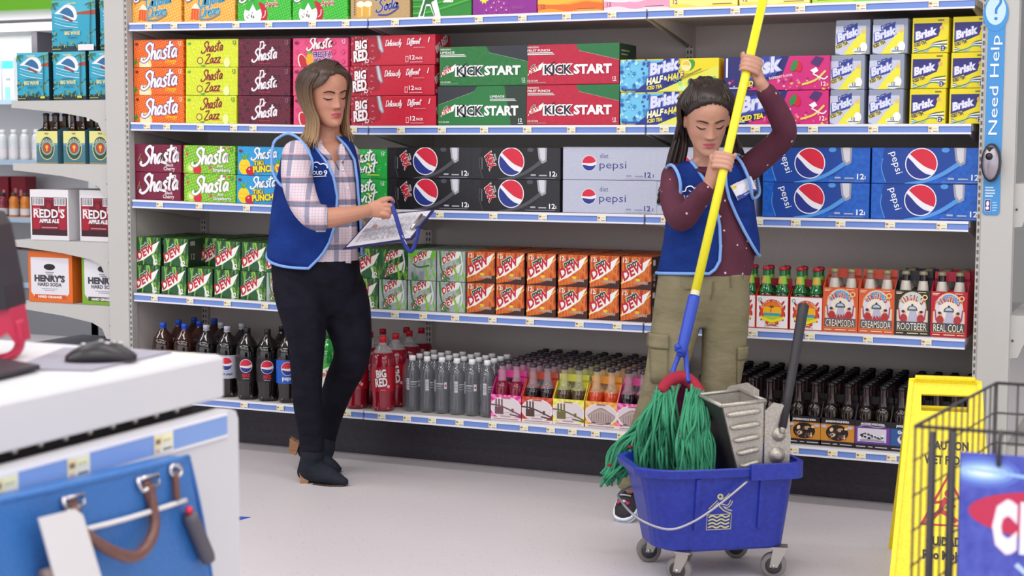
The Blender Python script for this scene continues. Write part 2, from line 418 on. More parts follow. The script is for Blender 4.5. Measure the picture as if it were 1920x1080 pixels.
# ---------------------------------------------------------------- end caps
def endcap(xs, sgn, shelves, label, tipx):
    """xs: x-range of the post that faces the aisle; sgn: side on which the shelves stick out"""
    e = empty('endcap_shelving', ((xs[0]+xs[1])/2, 0, 0), label=label, cat='shelving'); ox = e.location.x
    w = xs[1]-xs[0]
    MB().box((0, -.005, 1.2), (w, .04, 2.4), WHITE, .004).build('post', e)
    m = MB()
    sx = sgn*(-w/2-.007)
    m.box((sx, .0, 1.2), (.013, .04, 2.4), WHITE)
    for k in range(92): m.box((sx, -.0205, .06+k*.0254), (.006, .003, .014), mat('#6a625c', .9))
    m.build('slotted_upright', e)
    MB().box((sgn*-.045, .5, 1.2), (.012, .9, 2.4), ENAMEL).build('back_panel', e)
    root = sgn*w/2*.9
    for zt in shelves:
        tip = tipx-ox; m = MB()
        m.box(((tip+root)/2, .33, zt-.012), (abs(tip-root), .64, .024), WHITE)
        sh = m.build('shelf', e)
        L = root-tip
        pts = [(tip, zt), (root, zt), (root, zt-.155), (root-L*.08, zt-.15), (root-L*.12, zt-.105), (root-L*.22, zt-.08), (root-L*.5, zt-.056), (root-L*.85, zt-.038), (tip, zt-.032)]
        if sgn > 0: pts = pts[::-1]
        for y in (.0, .64): MB().prism(pts, 'y', y, y+.012, WHITE).build('bracket', sh)
        bolt = MB(); bolt.lathe([(.004, 0), (.004, .004), (.002, .005)], mat('#59504c', .4, .8), 8, axis=Matrix(((1, 0, 0), (0, 0, -1), (0, 1, 0))), c=(root-L*.035, 0, zt-.09)); bolt.build('bolt', sh)
    return e
XL = (at(206, 300).x, at(243, 300).x)
endcap(XL, -1, (at(206, 187).z, at(207, 308).z, at(210, 455.5).z, at(213, 575).z, .28), 'white end cap shelving with curved brackets left of the soda aisle', at(24, 300).x)
XR = (at(1842, 300, -.02).x, at(1903, 300, -.02).x)
endcap(XR, 1, (at(1910, 345).z, at(1910, 592).z, .28), 'white end cap shelving right of the soda aisle behind the help sign', XR[1]+.42)
# ---------------------------------------------------------------- printed cartons
def carton(name, w, h, d, body, draw, side=None, parts=None):
    """folded card carton, front centre at the origin, depth along +y; sizes in mm"""
    W_, H_, D_ = w*.001, h*.001, d*.001
    m = MB(); m.box((0, D_/2, H_/2), (W_, D_, H_), body, .0022)
    o = m.build(name)
    p = Print(w, h); p.rect(2.4, 2.4, w-4.8, h-4.8, body); draw(p, w, h)
    p.mb.build('front_print', o)
    if side:
        q = Print(d, h, lambda u, v, e: (W_/2+e, u*.001, v*.001)); side(q, d, h); q.mb.build('side_print', o)
    if parts: parts(o, w, h, d)
    return o
def globe(p, x, y, r, rot=0., rim='#e8e8ee', rimw=.07, blue='#1d2f86', red='#d21f3c'):
    p.ell(x, y, r*(1+rimw), rim, n=28)
    def arc(a0, a1, n): return [(r*cos(a0+(a1-a0)*i/n), r*sin(a0+(a1-a0)*i/n)) for i in range(n+1)]
    def R(ps): return [(x+a*cos(rot)-b*sin(rot), y+a*sin(rot)+b*cos(rot)) for a, b in ps]
    top = arc(radians(-8), radians(158), 18); wave = cr([(-.927, .374), (-.35, .12), (.3, -.1), (.99, -.14)], 5)
    p.poly(R(top + [(a*r, b*r) for a, b in wave[1:-1]]), red)
    bot = arc(radians(172), radians(330), 18); wave2 = cr([(.866, -.5), (.45, -.52), (-.1, -.34), (-.6, -.06), (-.99, .139)], 5)
    p.poly(R(bot + [(a*r, b*r) for a, b in wave2[1:-1]]), blue)
def splash(p, w, h, cols, n, seed, rmin=3, rmax=12):
    g = random.Random(seed)
    for i in range(n):
        x, y, r = g.uniform(0, w), g.uniform(0, h), g.uniform(rmin, rmax)
        k = g.randint(5, 8); a0 = g.uniform(0, 6)
        p.poly([(x+r*(1 if j % 2 else g.uniform(.35, .7))*cos(a0+j*pi/k), y+r*(1 if j % 2 else g.uniform(.3, .7))*sin(a0+j*pi/k)) for j in range(2*k)], g.choice(cols))
SH_ORANGE = dots_mat('orange_dot_card', '#e2561c', '#f0942c', 95, .30, '#e86a22', .3)
SH_CREAM = dots_mat('peach_dot_card', '#eda23c', '#f6c968', 80, .34, '#e58a34', .25)
SH_ZAZZ = noise_mat('lime_wash_card', [(.3, '#c8d818'), (.55, '#d6e02c'), (.72, '#e6ee7a')], nscale=14, rough=.45)
SH_CHERRY = dots_mat('dark_cherry_dot_card', '#4c0f2a', '#8c1636', 110, .3, '#3a0c24', .35)
SH_PINK = noise_mat('pink_card', [(.3, '#dd3f72'), (.7, '#e4578a')], nscale=20, rough=.45)
SH_BLACK = noise_mat('black_cherry_card', [(.3, '#6d1234'), (.7, '#82193f')], nscale=20, rough=.45)
SH_KIWI = dots_mat('kiwi_dot_card', '#6bb42a', '#a8d63e', 80, .33, '#c8525a', .26)
SH_BLUE = noise_mat('pool_blue_card', [(.3, '#1f8fcc'), (.7, '#2fa3dc')], nscale=20, rough=.45)
SH_GREEN = noise_mat('twist_green_card', [(.3, '#17a03c'), (.65, '#22b84a'), (.8, '#58d070')], nscale=22, rough=.45)
SH_APPLE = dots_mat('apple_dot_card', '#2fae33', '#56cf3e', 90, .34, '#8ae05a', .24)
TAN = noise_mat('cream_soda_card', [(.3, '#b08f62'), (.7, '#c7a878')], nscale=25, rough=.5)
def shasta(p, w, h, x=52, y=30, sz=62, c='#efe9ee', out='#5a2838', wt=.15):
    p.script('Shasta', x, y, sz, c, out, wt, .1, .22, .10, .92)
def twelve(p, w, h, c): p.text('12', w-26, h-22, 14, c, w=18); p.rect(w-24, h-27, 14, 2, c); p.ell(19, h-20, 9, '#7a2030' if c != '#3d7a3a' else '#5fae4a', 6)
def d_orange(p, w, h):
    p.ell(64, 10, 34, '#f2d68a').ell(64, 10, 28, '#f7e6b8').ell(64, 10, 24, '#f0c060', a0=.2, a1=1.5).ell(64, 10, 24, '#f0c060', a0=1.7, a1=2.9)
    p.poly([(0, 16), (12, 40), (22, 20), (8, 8)], '#3f8a2c'); shasta(p, w, h, 50, 28, 70, out='#5b4a86'); twelve(p, w, h, '#f6d9b0')
    p.text('Orange', 172, 20, 15, '#f6c820', w=62).rect(190, 36, 40, 3, '#c23a18').rect(185, 12, 45, 3, '#f0a030')
def d_zazz(p, w, h):
    p.script('Shasta', 84, 62, 44, '#8a1f2c', None, .15, 0, .25, .1, .85).script('Zazz', 100, 14, 40, '#8a1f2c', None, .15, 0, .25, .1, 1.05)
    p.ring(74, 28, 12, 16, '#8a1f2c').ell(74, 28, 12, '#d8e05a').poly([(76, 6), (96, 0), (104, 10), (88, 9)], '#4aa838'); p.rect(140, 14, 55, 3, '#d9935a')
    twelve(p, w, h, '#3d7a3a'); p.ell(214, 20, 16, '#e4eea0', 22)
def d_dr(p, w, h):
    p.script('Dr', 108, 76, 32, '#eee4ea', None, .17, 0, .25, .06, 1).script('Shasta', 76, 24, 48, '#eee4ea', '#3a0c20', .16, .06, .25, .12, .88)
    p.rect(108, 14, 60, 3, '#c02038'); twelve(p, w, h, '#8f6a78')
def d_fiesta(p, w, h):
    for i in range(6):
        for j in range(3):
            x, y = 24+i*45, 22+j*40; p.poly([(x-12, y), (x, y+12), (x+12, y), (x, y-12)], '#c22d60').poly([(x-8, y), (x, y+8), (x+8, y), (x, y-8)], '#dd4a7c')
    p.ell(52, 18, 22, '#f0e0d0', 40, rot=.4).ell(54, 18, 18, '#c01e34', 36, rot=.4).ell(86, 30, 18, '#f0a428', 30).poly([(70, 55), (84, 74), (100, 56)], '#4aa83c')
    p.script('Shasta', 76, 72, 46, '#f0ece8', '#b02c5c', .15, .06, .25, .1, .9)
    p.text('FIESTA', 104, 40, 22, '#5a2a86', w=92, rot=.05, out='#efd8e6', bold=.03).text('PUNCH!', 108, 14, 20, '#5a2a86', w=84, rot=.05, out='#efd8e6', bold=.03); twelve(p, w, h, '#f0d0dc')
def d_black(p, w, h):
    p.stroke([(26, 48), (34, 66), (40, 82)], 2.5, '#6fae3a').stroke([(34, 66), (46, 52)], 2.5, '#6fae3a'); shasta(p, w, h, 48, 32, 76, out='#4a0c24', wt=.16)
    p.text('12', w-44, h-26, 18, '#f0e8ec', w=24).rect(w-42, h-31, 22, 2, '#f0e8ec'); p.text('Black', 180, 28, 13, '#eee0e6', w=42).text('Cherry', 168, 10, 16, '#eee0e6', w=62).rect(176, 46, 46, 2.5, '#c06a84')
def d_kiwi(p, w, h):
    p.ell(40, 24, 26, '#a6d63c').ell(40, 24, 16, '#d8eaa0', 14).ell(74, 18, 22, '#d02038', 24).ell(60, 46, 9, '#2f8a2c', 5)
    p.script('Shasta', 54, 36, 70, '#f2f0ee', '#6a8a3a', .16, .1, .22, .10, .9); twelve(p, w, h, '#3d7a3a')
    p.text('Kiwi', 182, 30, 12, '#f2e8e8', w=28).text('Strawberry', 156, 10, 17, '#f4eeee', w=96, out='#3d7a3a')
def pineapple(p, x, y, r=26, face=False):
    p.ell(x, y, r, '#f2cf1c', r*1.15)
    for i in range(5): a = 1.0+i*.3; p.poly([(x-6, y+r), (x+6, y+r), (x+r*1.5*cos(a), y+r+r*.9*sin(a)+6)], ('#3f9a34', '#72b838')[i % 2])
    for i in range(8): p.ell(x-r*.6+(i % 4)*r*.4, y-r*.4+(i//4)*r*.6, 2.2, '#d89a14', n=6)
def d_tiki(p, w, h):
    pineapple(p, 38, 36, 30); p.ell(70, 18, 24, '#c4122c', 20).ell(63, 26, 5, '#f0b0b8', 4); p.script('Shasta', 78, 68, 46, '#eef4f8', '#1a6aa8', .15, .06, .22, .1, .95)
    p.text('TiKi', 86, 42, 20, '#f4e41c', w=52, rot=.06, out='#8a5a10').text('PUNCH', 84, 12, 26, '#f4e41c', w=110, rot=.08, out='#8a5a10', bold=.04); pineapple(p, 214, 34, 18); p.ell(214, 34, 9, '#e0602c', 6); twelve(p, w, h, '#bfe0f0')
def d_twist(p, w, h):
    g = random.Random(3)
    for i in range(40): p.ell(g.uniform(0, w), g.uniform(0, h), g.uniform(1, 2.6), '#c6f0cc', n=7)
    p.script('Shasta', 84, 66, 48, '#f2f6f2', '#0d6a2c', .15, .06, .25, .1, .9).script('Twist', 112, 20, 50, '#f2f6f2', '#0d6a2c', .15, .06, .25, .1, 1); p.ell(182, 60, 5, '#f2d81c'); p.rect(172, 14, 60, 5, '#b8d84a'); twelve(p, w, h, '#d8f0d8')
def d_dream(p, w, h):
    p.poly([(36, 14), (40, 60), (82, 56), (80, 8)], '#df5320').rect(48, 14, 4, 40, '#f0863c').rect(62, 12, 4, 42, '#f0863c').rect(74, 12, 4, 42, '#f0863c').poly([(36, 60), (60, 84), (92, 58)], '#f2e6cc')
    p.script('California', 76, 66, 50, '#3d93b8', '#f2e2c0', .15, .07, .25, .16, .72).script('Dream', 84, 20, 46, '#3d93b8', '#f2e2c0', .15, .07, .25, .16, .95); p.stroke([(84, 12), (140, 14), (190, 36)], 5, '#3d93b8')
    p.script('Sh', 20, 96, 50, '#efe9ee', '#5b4a86')
def d_apple(p, w, h):
    p.ell(108, 30, 46, '#c21a34', 52).ell(78, 28, 46, '#f3eef0', 46).poly([(40, 50), (60, 44), (78, 74), (96, 44), (116, 52), (104, 90), (54, 90)], '#2fae33').ell(72, 22, 3, '#5a3020', 7).ell(82, 18, 3, '#5a3020', 7).stroke([(128, 14), (140, 26), (142, 46)], 4, '#f0dade')
    p.text('Apple', 142, 62, 22, '#c01c34', w=64, rot=.04, out='#e8f0dc'); p.script('Sh', 18, 84, 60, '#f0f0f0', '#3a5a3a')
    splash(p, w, 40, ['#1c7a24', '#7fe04a'], 14, 5, 2, 4)
def d_cream(p, w, h):
    for x in (48, 84): p.poly([(x-16, 10), (x-20, 56), (x+18, 62), (x+14, 8)], '#e0ac44').ell(x, 64, 20, '#f3ead6', 13).rect(x+4, 16, 6, 36, '#f0d890')
    p.script('Cream', 112, 78, 44, '#2d3f96', '#e8dcc4', .16, .07, .25, .14, .9).script('Soda', 128, 30, 46, '#2d3f96', '#e8dcc4', .16, .07, .25, .14, 1); p.stroke([(132, 18), (180, 18), (226, 44), (218, 56)], 6, '#2d3f96')
    for i in range(9): p.rect(18, 20+i*10, 5, 5, '#7a3a24')
def d_ruby(p, w, h):
    for i in range(12): p.stroke([(0, 10+i*9), (90, 16+i*9), (w, 60+i*10)], 5, ('#1d7a24', '#4cb83a', '#2a9430')[i % 3])
    p.poly([(24, 0), (66, 118), (128, 118), (112, 66), (130, 0), (100, 0), (80, 46), (62, 46), (52, 0)], '#f2f2ec').poly([(34, 6), (72, 110), (118, 110), (104, 70), (86, 60), (104, 6), (100, 6), (82, 54), (62, 54), (48, 6)], '#1c6a30').poly([(70, 74), (78, 98), (104, 98), (98, 80)], '#f2f2ec')
    p.text('2/', 140, 60, 60, '#e8ecdc', w=60, shear=.3)
def d_grape(p, w, h):
    p.poly([(52+22*cos(i*pi/8)*(1 if i % 2 else .6), 66+22*sin(i*pi/8)*(1 if i % 2 else .6)) for i in range(16)], '#e0e24a')
    for i, (x, y) in enumerate([(66, 16), (88, 26), (110, 14), (132, 24), (154, 14), (100, 44), (122, 48), (144, 40)]): p.ell(x, y, 15, '#a83aa4').ell(x, y, 12, '#8a2488').ell(x-4, y+5, 3.5, '#e4b0e0', n=8)
    p.text('Grape', 168, 76, 24, '#e8b23a', w=70, rot=.05).lines(176, 20, 60, 16, 3, '#a84aa6')
def d_sunset(c1, c2, c3, c4):
    def d(p, w, h):
        p.stroke([(0, 24), (60, 30), (130, 18), (200, 28), (w, 20)], 26, c1).stroke([(0, 48), (90, 42), (180, 56), (w, 50)], 20, c2).stroke([(70, 66), (120, 62), (170, 68)], 16, c3).stroke([(40, 84), (140, 92), (230, 86)], 22, c4)
        p.rect(170, 12, 76, 3, '#7a5a4a'); p.text('12', 14, 18, 16, '#8a4a5a', w=18)
    return d
def d_lime(p, w, h):
    p.ell(210, 20, 60, '#8ed23a').ell(210, 20, 50, '#c6ec8a', a0=.2, a1=1.4).ell(210, 20, 50, '#c6ec8a', a0=1.6, a1=2.9).lines(20, 12, 120, 14, 2, '#5a7a2a')
REDCAN = noise_mat('red_card', [(.3, '#b8122f'), (.7, '#c91c3a')], nscale=16, rough=.42)
def d_bigred(p, w, h):
    p.poly([(0, h), (0, 30), (30, 0), (70, 0), (140, 26), (152, h)], '#a30f2c').poly([(122, h), (132, 70), (146, 52), (158, 56), (152, 80), (140, h)], '#8c8c96').poly([(128, h), (137, 72), (147, 58), (152, 62), (146, 84), (136, h)], '#c8c8d0')
    g = random.Random(4)
    for i in range(34):
        a = g.uniform(0, 6.28); r = g.uniform(46, 66); p.stroke([(50+r*cos(a), 62+r*sin(a)), (50+(r+9)*cos(a), 62+(r+9)*sin(a))], 2.2, '#e8a0ac', 0)
    p.text('BIG', 22, 66, 36, '#f2eef0', w=56, rot=.1, shear=.1, bold=.045, out='#7a0c24').text('RED', 14, 18, 42, '#f2eef0', w=68, rot=.14, shear=.1, bold=.045, out='#7a0c24').ell(78, 20, 9, '#e8d8dc').ell(78, 20, 5, '#a30f2c')
    p.script('Deliciously', 166, 80, 24, '#f4e8ec', None, .13, 0, .25, .03, .74).script('Different', 268, 84, 24, '#f4e8ec', None, .13, 0, .25, .03, .74).stroke([(368, 90), (374, 112)], 4, '#f4e8ec', 0)
    p.rect(262, 12, 14, 24, '#f0d8de').rect(264, 14, 10, 20, '#c91c3a').text('12', 282, 22, 18, '#f4eef0', w=24).text('PACK', 310, 22, 10, '#f4eef0', w=32).rect(282, 10, 62, 3, '#e0a0ac').rect(300, 70, 54, 2, '#e0a0ac')
def s_bigred(p, d, h):
    p.text('BIG RED', 12, 46, 30, '#e8dce0', w=120, rot=.5, bold=.03).rect(10, 10, 30, 16, '#d8a0ac'); p.rect(d-60, 10, 46, 22, '#1a0a10')
def dew(p, x, y, s, rot=0, c1='#e9efe6', flag='#c3142e', mtn='#20562e'):
    """small flag-shaped logo, s = width"""
    def q(a, b): return (x+s*(a*cos(rot)-b*sin(rot)), y+s*(a*sin(rot)+b*cos(rot)))
    p.poly([q(-.04, -.08), q(.1, .34), q(.42, .66), q(.6, .5), q(1.06, .78), q(.9, .3), q(.3, .1)], c1)
    p.text('mtn', *q(.2, .36), s*.19, mtn, w=s*.36, shear=.35, rot=rot+.5, bold=.045, out=c1, ow=.045)
    p.text('DEW', *q(.04, -.02), s*.3, flag, w=s*.86, shear=.3, rot=rot+.5, bold=.03)
def d_kick(base, second):
    def d(p, w, h):
        p.poly([(210, h), (228, 132), (w, 94), (w, h)], second)
        for i in range(26): a = i/25; p.ell(228+(w-228)*a, 132-38*a, 1.3, '#dfe6df', n=5)
        p.text('ENERGIZING', 6, 146, 6, '#dfe4df', w=48).text('LIMEADE' if base != 'f' else 'FRUIT PUNCH', 6, 132, 9, '#f0f0f0', w=64 if base != 'f' else 96).rect(6, 125, 110, 3.5, '#d8e0d8').rect(6, 119, 116, 3.5, '#d8e0d8')
        dew(p, 10, 42, 62); p.text('KICK', 80, 44, 34, '#1d1b30', w=118, bold=.03, out='#eef0ee', ow=.09).text('START', 204, 44, 34, '#f4f4f4', w=160, bold=.045).stroke([(112, 82), (122, 92)], 4, '#1d1b30', 0)
        p.text('16 FL OZ CANS', 6, 14, 6, '#e8ece8', w=46).rect(6, 8, 80, 2, '#9ab09a').text('12', w-26, 18, 12, '#f0f0f0', w=14).rect(w-26, 11, 16, 3, '#e0e0e0')
    return d
def d_kick_flip(p, w, h):
    p.poly([(0, h), (0, 84), (160, 136), (178, h)], '#2c2f38')
    for i in range(26): a = i/25; p.ell(160*a, 84+52*a, 1.3, '#dfe6df', n=5)
    p.poly([(300, h), (w, h), (w, 0), (330, 0)], '#27362e')
    p.text('LIMEADE', 236, 112, 9, '#f0f0f0', w=64).rect(236, 104, 110, 3.5, '#d8e0d8').rect(236, 98, 116, 3.5, '#d8e0d8')
    dew(p, 16, 40, 62); p.text('KICK', 88, 42, 36, '#1d1b30', w=116, bold=.03, out='#eef0ee', ow=.09).text('START', 210, 42, 36, '#f4f4f4', w=152, bold=.045); p.text('16 FL OZ CANS', 6, 12, 6, '#e8ece8', w=46).text('12', w-34, 14, 14, '#f0f0f0', w=16).rect(w-36, 6, 22, 4, '#e0e0e0')
def brisk(p, x, y, s, rot=.16, plate='#1f2d86', c='#d9dcf0', sub=None, subc='#f2e02a'):
    def q(a, b): return (x+s*(a*cos(rot)-b*sin(rot)), y+s*(a*sin(rot)+b*cos(rot)))
    if plate: p.poly([q(-.06, -.1), q(.04, .34), q(.5, .34), q(.58, .46), q(1.12, .52), q(.96, .12), q(.84, -.1)], plate)
    p.text('Brisk', *q(.02, .02), s*.33, c, w=s*.98, shear=.25, rot=rot, bold=.05, out='#6b78c4', ow=.05)
    if sub: p.text(sub, *q(-.06, -.26), s*.13, subc, w=s*.6, shear=.3, rot=rot+.05, bold=.05)
def d_half(p, w, h):
    p.poly([(0, 6), (0, h-4), (190, h-4), (120, 0)], '#6cc2e6'); splash(p, 120, h, ['#2a4fa6', '#3a86cc', '#a6e2f4'], 46, 8, 4, 12)
    p.poly([(60, 0), (120, 44), (250, 110), (250, 40), (150, 0)], '#1f2d86').poly([(150, 0), (330, 72), (w, 100), (w, 0)], '#dfe05a').poly([(250, h-4), (w, h-4), (w, 96), (300, 66), (236, 70)], '#ead81c')
    for i in range(12): g = random.Random(i); p.ell(g.uniform(200, 390), g.uniform(6, 54), g.uniform(6, 12), ('#9ad87a', '#c8eeb0', '#6ec06a')[i % 3])
    p.ell(284, 100, 24, '#3f9a34', 18, rot=.9).ell(270, 98, 20, '#f0e6a0', 22).ell(270, 98, 16, '#e2c24a', 18, a0=0, a1=3)
    brisk(p, 122, 62, 124, .2); p.text('HALF', 110, 26, 24, '#f4f0c0', w=66, shear=.3, rot=.18, bold=.05, out='#1f2d86').text('HALF', 196, 40, 24, '#e8dc50', w=62, shear=.3, rot=.18, bold=.05, out='#1f2d86').text('&', 180, 44, 16, '#f4f0c0').text('ICED TEA', 112, 8, 13, '#f2e02a', w=62, shear=.2, rot=.12, bold=.04).text('LEMONADE', 184, 24, 12, '#1f2d86', w=70, rot=.28, bold=.03).rect(10, 6, 64, 7, '#2a4fa6').stroke([(256, 52), (330, 86)], 5, '#8a8a4a', 0)
def d_rasp(p, w, h):
    p.poly([(0, 0), (0, h), (250, h), (226, 60), (90, 0)], '#22246e'); splash(p, w, 44, ['#e86aa8', '#a8145e', '#f4c0d8', '#e8c23a'], 40, 6, 3, 9)
    p.rect(8, 50, 8, 72, '#e8e6f0'); p.ell(284, 88, 14, '#d0183a', 22, rot=.3).ell(270, 90, 11, '#2f8a3c', 22, rot=-.4).poly([(330, 100), (350, 124), (380, 116), (360, 84)], '#4a2a6a').stroke([(300, 20), (350, 36), (388, 70)], 8, '#e8c860').stroke([(340, 60), (380, 40), (396, 50)], 5, '#f2e6ee').poly([(330, 72), (352, 84), (362, 70), (346, 60)], '#f0f0f4')
    splash(p, 0, 0, ['#fff'], 0, 1); brisk(p, 70, 44, 156, .2, '#2c3fa0'); p.text('ICED TEA', 68, 12, 18, '#f2e02a', w=92, shear=.25, rot=.14, bold=.05, out='#22246e').text('RASPBERRY FLAVOR', 176, 40, 9, '#f4d8e6', w=90, rot=.14); p.rect(8, 8, 80, 4, '#d8d0e8').text('12', w-30, 14, 16, '#f0e8f0', w=18)
def d_dbrisk(p, w, h):
    p.poly([(0, 8), (0, h-22), (w-14, h-22), (w-14, 4), (60, 0), (20, 0)], '#c3c8dc').poly([(30, 0), (60, 40), (w-14, 96), (w-14, 4), (60, 0)], '#e8e23a').ell(86, 12, 22, '#dfe6d8', 12).ell(104, 26, 14, '#f0f0ec', 18).ell(w-22, 84, 9, '#d8c08a')
    brisk(p, 8, 46, 82, .32, '#2b3a92'); p.text('DIET', 30, 86, 15, '#2b3a92', w=38, rot=.3, shear=.2, bold=.04); p.text('ICED', 6, 22, 12, '#2c2a4a', w=22, rot=.4, bold=.04, out='#e8d83a', ow=.1).text('TEA', 30, 32, 12, '#2c2a4a', w=20, rot=.4, bold=.04, out='#e8d83a', ow=.1).text('12', w-44, 14, 11, '#2b3a92', w=13).rect(w-56, 8, 40, 3, '#4a5a7a')
def d_brisk(p, w, h):
    p.poly([(6, 24), (6, h-20), (w-22, h-20), (w-36, 60)], '#2c2a72')
    for i, c in enumerate(('#1f5a3a', '#e8ecf0', '#3a3a86', '#e8ecf0', '#2a8a4a')): p.stroke([(8, 18-i*4), (50, 8+i*2-4), (76, 34-i*3), (w-4, 44-i*7)], 4, c)
    p.poly([(50, 34), (70, 50), (w-10, 66), (w-10, 46), (80, 40)], '#ead81c').ell(w-24, 88, 8, '#d8b06a').ell(w-20, 16, 10, '#2c2a72')
    brisk(p, 12, 46, 78, .26, None, '#e6e4f4'); p.text('ICED TEA', 10, 22, 11, '#2c2a4a', w=44, rot=.3, bold=.05, out='#e8d83a', ow=.12).text('12', w-28, 10, 11, '#f0f0f0', w=13).rect(w-38, h-13, 22, 5, '#6a6a3a')
def can12(bg, dark, light, name, namec, logo):
    def d(p, w, h):
        p.poly([(44, h), (34, 60), (52, 0), (w*.34, 0), (270, 26), (312, 62), (322, h)], dark).stroke([(40, 92), (36, 54), (52, 4)], 3, light)
        p.stroke([(120, -2), (190, 10), (250, 34), (308, 72)], (9, 17), light).poly([(292, h), (298, 84), (314, 64), (332, 74), (334, h)], '#9a9aa4').poly([(300, h), (305, 88), (315, 74), (326, 82), (326, h)], '#cfcfd8').ell(262, h-8, 14, light, 9)
        globe(p, 178, 72, 54, -.32)
        if logo == 'max':
            p.text('MAX', 62, h-34, 30, '#c2182c', w=62, rot=-1.2, shear=-.3, bold=.06, out='#e0dfe4', ow=.05).text('PEPSI', 100, h-26, 7, '#d0d0d6', w=26, rot=-1.3).rect(46, 40, 4, 48, '#77777f')
        else: p.text('pepsi', 66, h-18, 26, '#f2f4fa', w=82, rot=-1.28, bold=.0)
        p.text('12', w-46, 14, 20, '#f2f2f6', w=26).rect(w-18, 14, 3, 12, '#f2f2f6').rect(w-128, 16, 22, 6, '#b0b4c4').rect(w-92, 15, 34, 5, '#b0b4c4').rect(w-150, 6, 130, 2, '#8a90a8')
    return d
def d_diet(p, w, h):
    globe(p, 112, 66, 29, .35); p.text('diet', 158, 86, 20, '#2b3880', w=36, bold=-.005).text('pepsi', 156, 46, 30, '#2b3880', w=112, bold=-.005)
    p.text('12', w-52, 12, 20, '#2b3880', w=26).rect(w-18, 12, 3, 12, '#2b3880').rect(w-128, 14, 22, 6, '#8a8fae').rect(w-92, 13, 34, 5, '#8a8fae').rect(w-130, 5, 112, 2, '#9a9fb8')
PMAX = noise_mat('black_cola_card', [(.3, '#17171c'), (.7, '#232329')], nscale=12, rough=.4)
PBLUE = noise_mat('royal_blue_card', [(.3, '#0f4fae'), (.7, '#1a66c8')], nscale=7, rough=.4)
PSILV = noise_mat('silver_grey_card', [(.3, '#adb1c6'), (.7, '#bfc2d3')], nscale=30, rough=.4)
DEWG = noise_mat('dew_green_card', [(.36, '#0f331d'), (.45, '#1c5c2c'), (.52, '#234f2e'), (.57, '#7fb43a'), (.61, '#1f5a30'), (.66, '#16402a')], scale=(34, 34, 10), rot=(0, .5, 0), nscale=1, rough=.42)
DIETG = noise_mat('diet_dew_card', [(.36, '#2f7a3a'), (.43, '#9aa3a2'), (.54, '#b6bcc0'), (.58, '#7cc03a'), (.63, '#8a9494')], scale=(30, 30, 8), rot=(0, .45, 0), nscale=1, rough=.42)
LIVE = noise_mat('orange_flame_card', [(.36, '#7c2a14'), (.46, '#c8541a'), (.54, '#e07c26'), (.62, '#a83c16')], scale=(40, 40, 10), rot=(0, .8, 0), nscale=1, rough=.42)
def d_dew(p, w, h):
    for x, c in ((26, '#6fae3a'), (84, '#8fc84a'), (104, '#2f6a34')): p.stroke([(x-10, h), (x, h*.6), (x+14, h*.3), (x+12, 0)], 7, c)
    p.stroke([(90, 46), (100, 20), (104, 0)], 9, '#e2e8d8'); bigdew(p, 4, 28, 124); p.text('12', w-40, 6, 22, '#f0f4f0', w=24)
def bigdew(p, x, y, s, mtn='#1f5a30'):
    p.poly([(x, y-16), (x+6, y+24), (x+30, y+40), (x+34, y+62), (x+62, y+74), (x+74, y+58), (x+s, y+84), (x+s-26, y+34), (x+34, y-6)], '#eef0ea')
    p.text('mtn', x+22, y+33, 26, mtn, w=50, shear=.3, rot=.5, bold=.045, out='#eef0ea', ow=.05); p.text('DEW', x+6, y-10, 34, '#c2152f', w=104, shear=.28, rot=.55, bold=.04)
def d_live(p, w, h):
    p.poly([(0, 0), (w, 0), (w, 34), (60, 10), (20, 4)], '#3a1818').stroke([(0, 20), (60, 52), (w, 108)], (8, 3), '#f4c25a', 3); bigdew(p, 6, 40, 118, '#1f4a3a'); p.text('12', 8, h-24, 18, '#f2e8e0', w=18).rect(28, h-24, 3, 10, '#f2e8e0').text('LIVEWIRE', 56, 20, 10, '#b9a48a', w=56, bold=.05).ell(70, 36, 10, '#f0c022', 6)
def s_dark(p, d, h): p.poly([(0, 0), (d, 0), (d, h), (0, h)], '#2a1216'); p.rect(16, h-34, 28, 22, '#d8d2cc').text('12', 16, 34, 26, '#c8b8b0', w=28); p.ell(30, 16, 8, '#a89a92')
def s_dew(p, d, h): p.poly([(0, 0), (d, 0), (d, h), (0, h)], '#1a2c20'); p.rect(14, h-30, 36, 20, '#9aa29a').text('12', 20, 34, 26, '#9aa69c', w=30); bigdew(p, 100, 40, 120)
def d_diet2(p, w, h):
    for yy in (14, 74): dew(p, 26, yy, 84)
    p.stroke([(14, h), (20, 60), (34, 30), (60, 10)], 7, '#2f7a3a').stroke([(76, 60), (88, 40), (92, 0)], 9, '#86c832').stroke([(108, h), (118, 70), (112, 30)], 6, '#e2e6e8')
def d_diet1(p, w, h):
    p.rect(0, h-30, w, 30, '#6fbf34'); dew(p, 28, 72, 84); p.stroke([(76, 60), (88, 40), (92, 0)], 9, '#86c832').stroke([(24, 70), (50, 56), (100, 64)], 7, '#2f7a3a').poly([(50, 4), (56, 40), (76, 36), (74, 0)], '#8a8f98')
PROTO = {}
